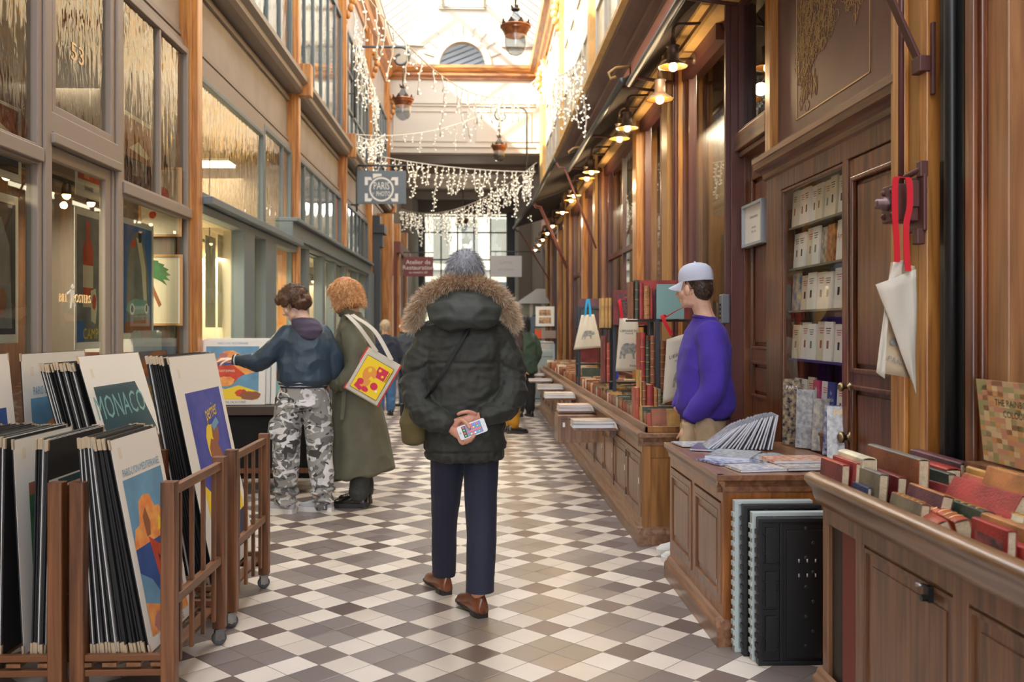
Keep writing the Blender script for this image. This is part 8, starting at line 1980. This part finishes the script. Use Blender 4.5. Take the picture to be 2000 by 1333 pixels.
# ================================================================ lanterns, signs, string lights, hanging bags
M_copper = mat('copper', (168, 112, 84), 0.28, metal=0.9, var=0.1, vscale=6); M_crown = mat('dark_bronze', (92, 76, 60), 0.45, metal=0.7)
M_globe = glass('lantern_glass', (206, 212, 218), 0, 3.0, 0.12)
def lantern(x, y, z, rod_to, label, arm=None, s=1.0):
    """z is the height of the copper band"""
    o = thing('lantern', label, 'lantern', (x, y, z)); T_ = Matrix.Scale(s, 4)
    mb = MB(); mb.lathe([(0.20, 0.075), (0.215, 0.06), (0.215, 0.045), (0.19, 0.035), (0.195, 0.02), (0.18, 0.0), (0.165, -0.03), (0.155, -0.06), (0.15, -0.075)], 28, M=T_, cap=False); mb.build('copper_band', M_copper, o)
    mb = MB(); mb.lathe([(0.18, 0.05), (0.12, 0.12), (0.06, 0.2), (0.035, 0.26), (0.05, 0.30)], 24, M=T_, cap=False); mb.build('glass_dome', M_globe, o)
    mb = MB()
    for i in range(10):
        a = 2 * pi * i / 10
        mb.prism([(-0.05, 0), (0.05, 0), (0.056, 0.03), (0.03, 0.05), (0.02, 0.085), (0, 0.10), (-0.02, 0.085), (-0.03, 0.05), (-0.056, 0.03)], -0.003, 0.003, M=T_ @ Matrix.Rotation(a, 4, 'Z') @ Matrix.Translation((0.205, 0, 0.055)) @ Matrix.Scale(0.72, 4) @ Matrix.Rotation(pi / 2, 4, 'Z') @ Matrix.Rotation(pi / 2 + 0.2, 4, 'X'))
        if i % 2 == 0: mb.prism([(-0.02, 0), (0.02, 0), (0.028, 0.05), (0, 0.09), (-0.028, 0.05)], -0.003, 0.003, M=T_ @ Matrix.Rotation(a, 4, 'Z') @ Matrix.Translation((0.05, 0, 0.29)) @ Matrix.Scale(0.7, 4) @ Matrix.Rotation(pi / 2, 4, 'Z') @ Matrix.Rotation(pi / 2 + 0.4, 4, 'X'))
    mb.lathe([(0.06, 0.285), (0.062, 0.30), (0.055, 0.31)], 16, M=T_); mb.build('crown', M_crown, o)
    mb = MB(); mb.lathe([(0.15, -0.07), (0.152, -0.14), (0.148, -0.20), (0.13, -0.27), (0.09, -0.32), (0.03, -0.345), (0.002, -0.348)], 26, M=T_, cap=False); mb.build('glass_globe', M_globe, o)
    mb = MB(); mb.tube([(0, 0, 0.3 * s), (0, 0, rod_to - z)], 0.012, 8); mb.build('rod', M_crown, o)
    if arm:
        sgn, wx, zt, zb = arm       # wall side x (local), top height, foot height
        mb = MB(); r = 0.17
        pts = [(wx, 0, zb - z), (wx, 0, zt - z - 0.25)] + [(wx - sgn * 0.18 + sgn * 0.18 * cos(a), 0, zt - z - 0.18 + 0.18 * sin(a)) for a in [pi / 2 * k / 5 for k in range(1, 6)]]
        hx = 0.05 * sgn
        pts += [(hx, 0, zt - z)] + [(hx - sgn * r * sin(a), 0, zt - z - r + r * cos(a)) for a in [pi * k / 12 for k in range(1, 13)]] + [(hx + sgn * 0.10 * sin(a) * 1.0 - 0, 0, zt - z - 2 * r + 0.10 - 0.10 * cos(a)) for a in [pi * k / 8 for k in range(1, 9)]]
        mb.tube(pts, 0.025, 8); mb.tube([(wx, 0, zt - z - 0.9), (wx + sgn * 0.35, 0, zt - z - 0.9)], 0.015, 8); mb.build('scrolled_arm', M_iron, o)
    return o
p = onY(1007, 60, 12.7); lantern(p.x, 12.7, p.z, 10.3, 'large copper crowned lantern hanging at the top right of the passage')
p = onY(787, 200, 17.6); lantern(p.x, 17.6, p.z, p.z + 0.72, 'copper crowned lantern on a grey scrolled arm from the left wall', (-1, -0.92, p.z + 1.06, p.z - 0.3))
p = onY(975, 290, 23.8); lantern(p.x, 23.8, p.z, p.z + 0.72, 'small copper crowned lantern on a pale arm from the right wall, far end', (1, 0.72, p.z + 1.06, p.z - 0.6))
p = onY(904, 432, 30); lantern(p.x, 30, p.z, 6.0, 'small dark lantern hanging in the low passage before the street gate')
# --- PARIS PHOTO sign
a, b = onY(697, 398, 17.5), onY(793, 334, 17.5)
sg = thing('hanging_sign', 'slate grey hanging sign with a white camera emblem and the words PARIS EST PHOTO', 'sign', ((a.x + b.x) / 2, 17.5, a.z)); w_, h_ = b.x - a.x, b.z - a.z
mb = MB(); mb.box(-w_ / 2, 0, 0, w_ / 2, 0.04, h_); mb.build('board', M_slate, sg, bev=0.004)
FR = Matrix.Translation((0, -0.003, h_ / 2)) @ Matrix.Rotation(pi / 2, 4, 'X'); mb = MB(); rr_ = h_ * 0.37; cx_, cy_ = -0.0, -0.04
n = 40; ring = []
mb.add([(cx_ + q * cos(2 * pi * i / n), cy_ + q * sin(2 * pi * i / n), 0) for q in (rr_ * 0.86, rr_) for i in range(n)], [(i, (i + 1) % n, n + (i + 1) % n, n + i) for i in range(n)], M=FR)
for sx in (-1, 1):
    for sy in (-1, 1):
        x, y = sx * rr_ * 1.36, cy_ + sy * rr_ * 1.0; t = 0.06
        mb.prism([(x, y), (x, y - sy * rr_ * 0.66), (x - sx * t, y - sy * rr_ * 0.66), (x - sx * t, y - sy * t), (x - sx * rr_ * 0.62, y - sy * t), (x - sx * rr_ * 0.5, y)], 0, 0.002, M=FR)
mb.prism([(-rr_ * 0.7, cy_ + rr_ * 0.88), (-rr_ * 0.7, cy_ + rr_ * 1.28), (rr_ * 0.0, cy_ + rr_ * 1.28), (rr_ * 0.02, cy_ + rr_ * 1.08), (-rr_ * 0.3, cy_ + rr_ * 1.04)], 0, 0.002, M=FR)
mb.merge(text_mb('PARIS', 0.20, 0, M=FR @ TR(cx_, cy_ + 0.06, 0), sx=0.62)); mb.merge(text_mb('PHOTO', 0.13, 0, M=FR @ TR(cx_ + 0.035, cy_ - 0.09, 0), sx=0.6)); mb.merge(text_mb('EST', 0.06, 0, M=FR @ TR(cx_ - 0.165, cy_ - 0.09, 0), sx=0.6))
mb.build('emblem', M_white, sg)
mb = MB(); x0 = -2.45 - sg.location.x
mb.tube([(x0, 0.02, h_ + 0.1), (w_ / 2, 0.02, h_ + 0.1)], 0.02, 8); mb.tube([(x0 + 0.12, 0.02, h_ + 0.1), (x0 + 0.12, 0.02, -0.15)], 0.018, 8); mb.tube([(x0, 0.02, -0.02), (x0 + 0.16, 0.02, -0.02)], 0.015, 8)
for x in (-w_ / 3, w_ / 3): mb.tube([(x, 0.02, h_), (x, 0.02, h_ + 0.1)], 0.008, 6)
mb.build('bracket', M_slate_d, sg)
def flat_sign(u0, u1, v0, v1, Y, m, label, lines, tm, wallx):
    a, b = onY(u0, v1, Y), onY(u1, v0, Y); w_, h_ = b.x - a.x, b.z - a.z
    o = thing('hanging_sign', label, 'sign', ((a.x + b.x) / 2, Y, a.z))
    mb = MB(); mb.box(-w_ / 2, 0, 0, w_ / 2, 0.04, h_); mb.build('board', m, o)
    mb = MB(); 
    for t, z, s in lines: mb.merge(text_mb(t, s, 0, M=Matrix.Translation((0, -0.003, h_ * z)) @ Matrix.Rotation(pi / 2, 4, 'X')))
    mb.build('lettering', tm, o)
    mb = MB(); mb.tube([(wallx - o.location.x, 0.02, h_ + 0.12), ((w_ / 2) * (1 if wallx < 0 else -1), 0.02, h_ + 0.12)], 0.015, 6)
    for x in (-w_ / 3, w_ / 3): mb.tube([(x, 0.02, h_), (x, 0.02, h_ + 0.12)], 0.007, 6)
    mb.build('bracket', M_slate_d, o)
flat_sign(788, 846, 502, 540, 25.5, mat('wine_red_sign', (126, 66, 64), 0.5), 'wine red hanging sign lettered Atelier de Restauration', [('Atelier de', 0.72, 0.17), ('Restauration', 0.44, 0.17), ('au numéro 60', 0.2, 0.09)], M_white, -2.5)
flat_sign(958, 1019, 500, 541, 25.5, mat('pale_sign', (196, 194, 190), 0.5), 'pale grey hanging sign with faint lettering right of the man in the parka', [('Livres', 0.7, 0.15), ('anciens', 0.35, 0.15)], mat('faint_letter', (170, 160, 150), 0.5), 1.7)
# --- icicle string lights
M_wire = mat('pale_cable', (232, 226, 210), 0.5); M_led = mat('small_led', (255, 244, 220), 0.4, emit=1.0)
def icicles(p0, p1, sag, n, ln, label, seed, dense=1, r=0.011, grp=None):
    rr = random.Random(seed); p0, p1 = Vector(p0), Vector(p1); o = thing('string_light', label, 'string lights', (p0 + p1) / 2, group=grp)
    def P(t): q = p0.lerp(p1, t); q.z -= sag * 4 * t * (1 - t); return q
    off = o.location; mb = MB(); mb.tube([P(i / 30) - off for i in range(31)], r, 5); mb.build('cable', M_wire, o)
    d = MB(); b = MB()
    for i in range(n):
        t = (i + rr.random() * 0.6) / n; q = P(t) - off; L_ = rr.uniform(*ln) * (1 if i % 3 else 1.5); pts = [q]; k = max(3, int(L_ / 0.07)); x = y = 0
        for j in range(1, k + 1):
            x += rr.uniform(-.03, .03); y += rr.uniform(-.03, .03); pts.append(q + Vector((x, y, -L_ * j / k)))
            for s in range(dense): c = pts[-1] + Vector((rr.uniform(-.05, .05), rr.uniform(-.05, .05), rr.uniform(-.04, .02))); d.tube([pts[-1], c], r * 0.6, 3); b.ball(c, r * 1.15, 5)
        d.tube(pts, r * 1.1, 4)
    d.build('drop_cables', M_wire, o, rec=False)['kind'] = 'stuff'; b.build('bulbs', M_led, o, rec=False)['kind'] = 'stuff'
icicles(onY(640, 282, 21), onY(1046, 336, 19.5), 0.15, 34, (0.3, 0.72), 'curtain of icicle lights hanging across the passage in front of the dark low ceiling', 1, 2)
icicles(onY(775, 405, 29), onY(1048, 318, 19.8), 0.55, 50, (0.3, 0.66), 'slanting curtain of icicle lights rising to the right before the street gate', 2, 2)
icicles(onY(700, -30, 12), onY(1052, 150, 21), 0.9, 26, (0.2, 0.7), 'string of icicle lights crossing in front of the round-headed opening', 3, 1)
icicles(onY(690, 262, 18), onY(1055, 150, 24), 0.5, 20, (0.1, 0.4), 'loose icicle lights hung from the left wall above the grey sign across the white wall', 4, 1, 0.008)
icicles(onX(690, 20, -2.2), onX(742, 200, -2.2), 0.2, 22, (0.3, 0.8), 'icicle lights hanging along the upper left cornice', 5, 1)
icicles(onX(1140, 108, 1.4), onX(1056, 118, 1.4), 0.3, 26, (0.3, 0.8), 'tangle of icicle lights against the sunlit upper wall on the right', 6, 2)
icicles(onY(700, 265, 17.8), onY(752, 262, 19.5), 0.1, 14, (0.2, 0.5), 'small tangle of icicle lights beside the left wall above the grey sign', 7, 2)

# --- hanging cloth bags
M_canvas = mat('natural_canvas', (206, 198, 184), 0.9, bump=0.2, bscale=400); M_ink_ = mat('grey_engraving_ink', (112, 114, 118), 0.8, col2=(168, 166, 160), vscale=40)
def beast(w, h):
    """a stocky four-legged animal drawn in grey"""
    return [(0.06, 0.30), (0.10, 0.52), (0.2, 0.66), (0.36, 0.70), (0.52, 0.66), (0.62, 0.70), (0.70, 0.66), (0.78, 0.62), (0.86, 0.56), (0.92, 0.62), (0.93, 0.5), (0.94, 0.40), (0.86, 0.34), (0.76, 0.36), (0.70, 0.30), (0.68, 0.14), (0.72, 0.08), (0.60, 0.08), (0.60, 0.24), (0.54, 0.28), (0.36, 0.28), (0.30, 0.22), (0.30, 0.08), (0.20, 0.08), (0.20, 0.2), (0.14, 0.24), (0.13, 0.08), (0.04, 0.08)]
def hang_bag(x, y, z, wt, wb, h, label, strap_c, pts1, pts2, text=(), tilt=0.0, yaw=0.0, pic=(0.12, 0.22, 0.9, 0.68), crease=0.0, skew=0.0):
    """x,y,z: top centre of the bag; faces the viewer"""
    o = thing('tote_bag', label, 'bag', (x, y, z - h), yaw)
    b = MB(); rs = []
    n = 16
    for j in range(13):
        t = j / 12; w = wt + (wb - wt) * t; zz = h - h * t; d = 0.012 + 0.02 * sin(pi * t)
        cxx = skew * t
        fr = [(cxx - w / 2 + w * i / n, -d * (1 - (2 * i / n - 1) ** 4) - crease * sin(i * 1.1 + t * 3) * (1 - t * 0.6), zz + tilt * (i / n - 0.5) * w) for i in range(n + 1)]
        bk = [(cxx - w / 2 + w * i / n, d * (1 - (2 * i / n - 1) ** 4) + 0.002, zz + tilt * (i / n - 0.5) * w) for i in range(n, -1, -1)]
        rs.append(fr + bk)
    b.rings(rs); b.build('bag_body', M_canvas, o)
    def on(u, v):
        t = 1 - v; w = wt + (wb - wt) * t; d = 0.012 + 0.02 * sin(pi * t); i = u * n
        return (skew * t - w / 2 + w * u, -d * (1 - (2 * u - 1) ** 4) - crease * sin(i * 1.1 + t * 3) * (1 - t * 0.6) - 0.0016, v * h + tilt * (u - 0.5) * w)
    p = MB(); q = [(pic[0] + (pic[2] - pic[0]) * a, pic[1] + (pic[3] - pic[1]) * c) for a, c in beast(1, 1)]
    # triangulate as a fan over small steps so the drawing follows the cloth
    bm = bmesh.new(); vs = [bm.verts.new((a, c, 0)) for a, c in q]; f = bm.faces.new(vs); bmesh.ops.triangulate(bm, faces=[f]); bmesh.ops.subdivide_edges(bm, edges=bm.edges, cuts=2, use_grid_fill=True); bm.verts.ensure_lookup_table()
    p.add([on(v.co.x, v.co.y) for v in bm.verts], [tuple(v.index for v in f_.verts) for f_ in bm.faces]); bm.verts.index_update(); bm.free(); p.build('printed_animal', M_ink_, o)
    if text:
        p = MB()
        for t_, u0, v0, s in text:
            m_ = text_mb(t_, s, 0); W0 = wt + (wb - wt) * (1 - v0)
            m_.v = [on(u0 + vx / W0, v0 + vy / h) for vx, vy, vz in m_.v]; p.merge(m_)
        p.build('lettering', PM['ink'], o)
    for pts in (pts1, pts2):
        if pts: s_ = MB(); s_.strip(smooth_pts(pts, 4), (0.012, 0.003, 0.004), 0.003); s_.build('strap', strap_c, o)
    return o
M_redst = mat('red_cotton_strap', (206, 28, 44), 0.8); M_blst = mat('blue_cotton_strap', (30, 146, 206), 0.8)
p = onY(1228, 622, 7.72); hh = 0.45
hang_bag(p.x, 7.72, p.z, 0.155, 0.225, hh, 'canvas bag printed LIBRAIRIE DU PASSAGE PARIS with a whole grey animal', M_redst, [(-0.06, -0.02, hh), (-0.075, -0.02, hh + 0.11), (-0.07, 0.0, hh + 0.165), (0.08, 0.02, hh + 0.185)], [(0.05, 0.01, hh), (0.06, 0.03, hh + 0.12), (0.07, 0.03, hh + 0.18)], text=(('LIBRAIRIE DU', 0.5, 0.76, 0.026), ('PASSAGE', 0.5, 0.71, 0.017), ('PARIS', 0.68, 0.10, 0.028)), pic=(0.05, 0.20, 1.02, 0.68))
p = onY(1330, 655, 6.35); hh = 0.44
hang_bag(p.x, 6.35, p.z, 0.20, 0.26, hh, 'canvas bag printed LIBRAIRIE, hung by a red strap beside the man in purple', M_redst, [(-0.07, -0.02, hh), (-0.12, -0.01, hh + 0.10), (-0.13, 0.01, hh + 0.14), (-0.10, 0.03, hh + 0.13)], [(-0.11, 0.02, hh + 0.12), (-0.03, 0.02, hh + 0.17), (0.06, 0.03, hh + 0.21)], text=(('LIBRAIRIE', 0.42, 0.70, 0.034), ('DU PASSAGE', 0.5, 0.62, 0.018)), pic=(0.2, 0.18, 1.0, 0.62), tilt=0.3)
p = onY(1148, 615, 9.95); hh = 0.37
hang_bag(p.x, 9.95, p.z, 0.14, 0.31, hh, 'canvas bag with a grey animal print hung by bright blue straps', M_blst, [(-0.03, -0.02, hh - 0.01), (-0.022, -0.02, hh + 0.08), (-0.005, 0.0, hh + 0.17)], [(0.025, -0.02, hh - 0.01), (0.022, 0.0, hh + 0.08), (0.01, 0.01, hh + 0.17)], pic=(0.2, 0.25, 0.85, 0.66), tilt=0.08, crease=0.006)
# bag on the winding gear: rolled and twisted
o = thing('tote_bag', 'twisted canvas bag hanging by long red straps from the maroon gearbox', 'bag', (1.56, 3.56, 1.13))
def W(u, v, Y): p = onY(u, v, Y); return p - o.location
b = MB()
def quadsheet(c, nx=8, ny=10, amp=0.006, th=0.004, seed=0):
    vs = []
    for off in (0, th):
        for j in range(ny + 1):
            for i in range(nx + 1):
                s, t = i / nx, j / ny; q = c[0].lerp(c[1], s).lerp(c[3].lerp(c[2], s), t); q = Vector(q); q.y += off + amp * sin(s * 7 + t * 3 + seed) * sin(t * 5 + 1); vs.append(q)
    N = (nx + 1) * (ny + 1); fs = []
    for j in range(ny):
        for i in range(nx): a0 = j * (nx + 1) + i; fs += [(a0, a0 + 1, a0 + nx + 2, a0 + nx + 1), (N + a0, N + a0 + nx + 1, N + a0 + nx + 2, N + a0 + 1)]
    for i in range(nx): fs += [(i, N + i, N + i + 1, i + 1), (ny * (nx + 1) + i, ny * (nx + 1) + i + 1, N + ny * (nx + 1) + i + 1, N + ny * (nx + 1) + i)]
    for j in range(ny): a0 = j * (nx + 1); fs += [(a0, a0 + nx + 1, N + a0 + nx + 1, N + a0), (a0 + nx, N + a0 + nx, N + a0 + 2 * nx + 1, a0 + 2 * nx + 1)]
    return vs, fs
back = quadsheet([W(1742, 512, 3.365), W(1788, 520, 3.365), W(1786, 740, 3.365), W(1712, 728, 3.365)], seed=1)
b.add(back[0], back[1], 0, True)
b.build('bag_back', mat('canvas_inside', (196, 176, 146), 0.9, bump=0.2, bscale=400), o)
b = MB(); f1 = quadsheet([W(1712, 556, 3.305), W(1790, 526, 3.305), W(1790, 770, 3.325), W(1782, 745, 3.325)], amp=0.008, seed=2); b.add(f1[0], f1[1], 0, True); b.build('bag_front', M_canvas, o)
b = MB(); f2 = quadsheet([W(1745, 512, 3.325), W(1765, 508, 3.330), W(1762, 545, 3.325), W(1735, 552, 3.325)], amp=0.003, seed=3); b.add(f2[0], f2[1], 0, True); b.build('folded_corner', M_canvas, o)
b = MB(); f3 = quadsheet([W(1728, 600, 3.330), W(1736, 600, 3.330), W(1728, 740, 3.335), W(1712, 728, 3.335)], amp=0.003, seed=4); b.add(f3[0], f3[1], 0, True); b.build('bag_side', M_canvas, o)
c = W(1752, 706, 3.350); b = text_mb('PARIS', 0.03, 0, M=Matrix.Translation(c) @ Matrix.Rotation(0.3, 4, 'Y') @ Matrix.Rotation(pi / 2, 4, 'X')); q = W(1750, 668, 3.353); b.add([q + Vector((0.022 * cos(t), 0, 0.016 * sin(t))) for t in [2 * pi * i / 12 for i in range(12)]], [tuple(range(12))]); b.build('print', M_ink_, o)
b = MB(); b.strip(smooth_pts([W(1752, 512, 3.325), W(1751, 470, 3.315), W(1748, 420, 3.305), W(1749, 352, 3.295), W(1762, 347, 3.295), W(1775, 352, 3.295), W(1777, 400, 3.295), W(1770, 440, 3.295), W(1771, 500, 3.295), W(1774, 530, 3.295)], 5), (0.011, 0, 0.0), 0.004); b.build('strap', M_redst, o)

lamp('passage_fill', 'POINT', (-0.5, 28, 5.0), 45, (1, 0.9, 0.78), 0.2)  # fill added to lift the dark low passage, set apart from the lantern

for o in list(SC.objects):
    if o.type == 'MESH' and o.parent is None and 'label' in o and o.get('kind') not in ('structure', 'stuff') and o.location.length < 1e-6:
        rebase(o)
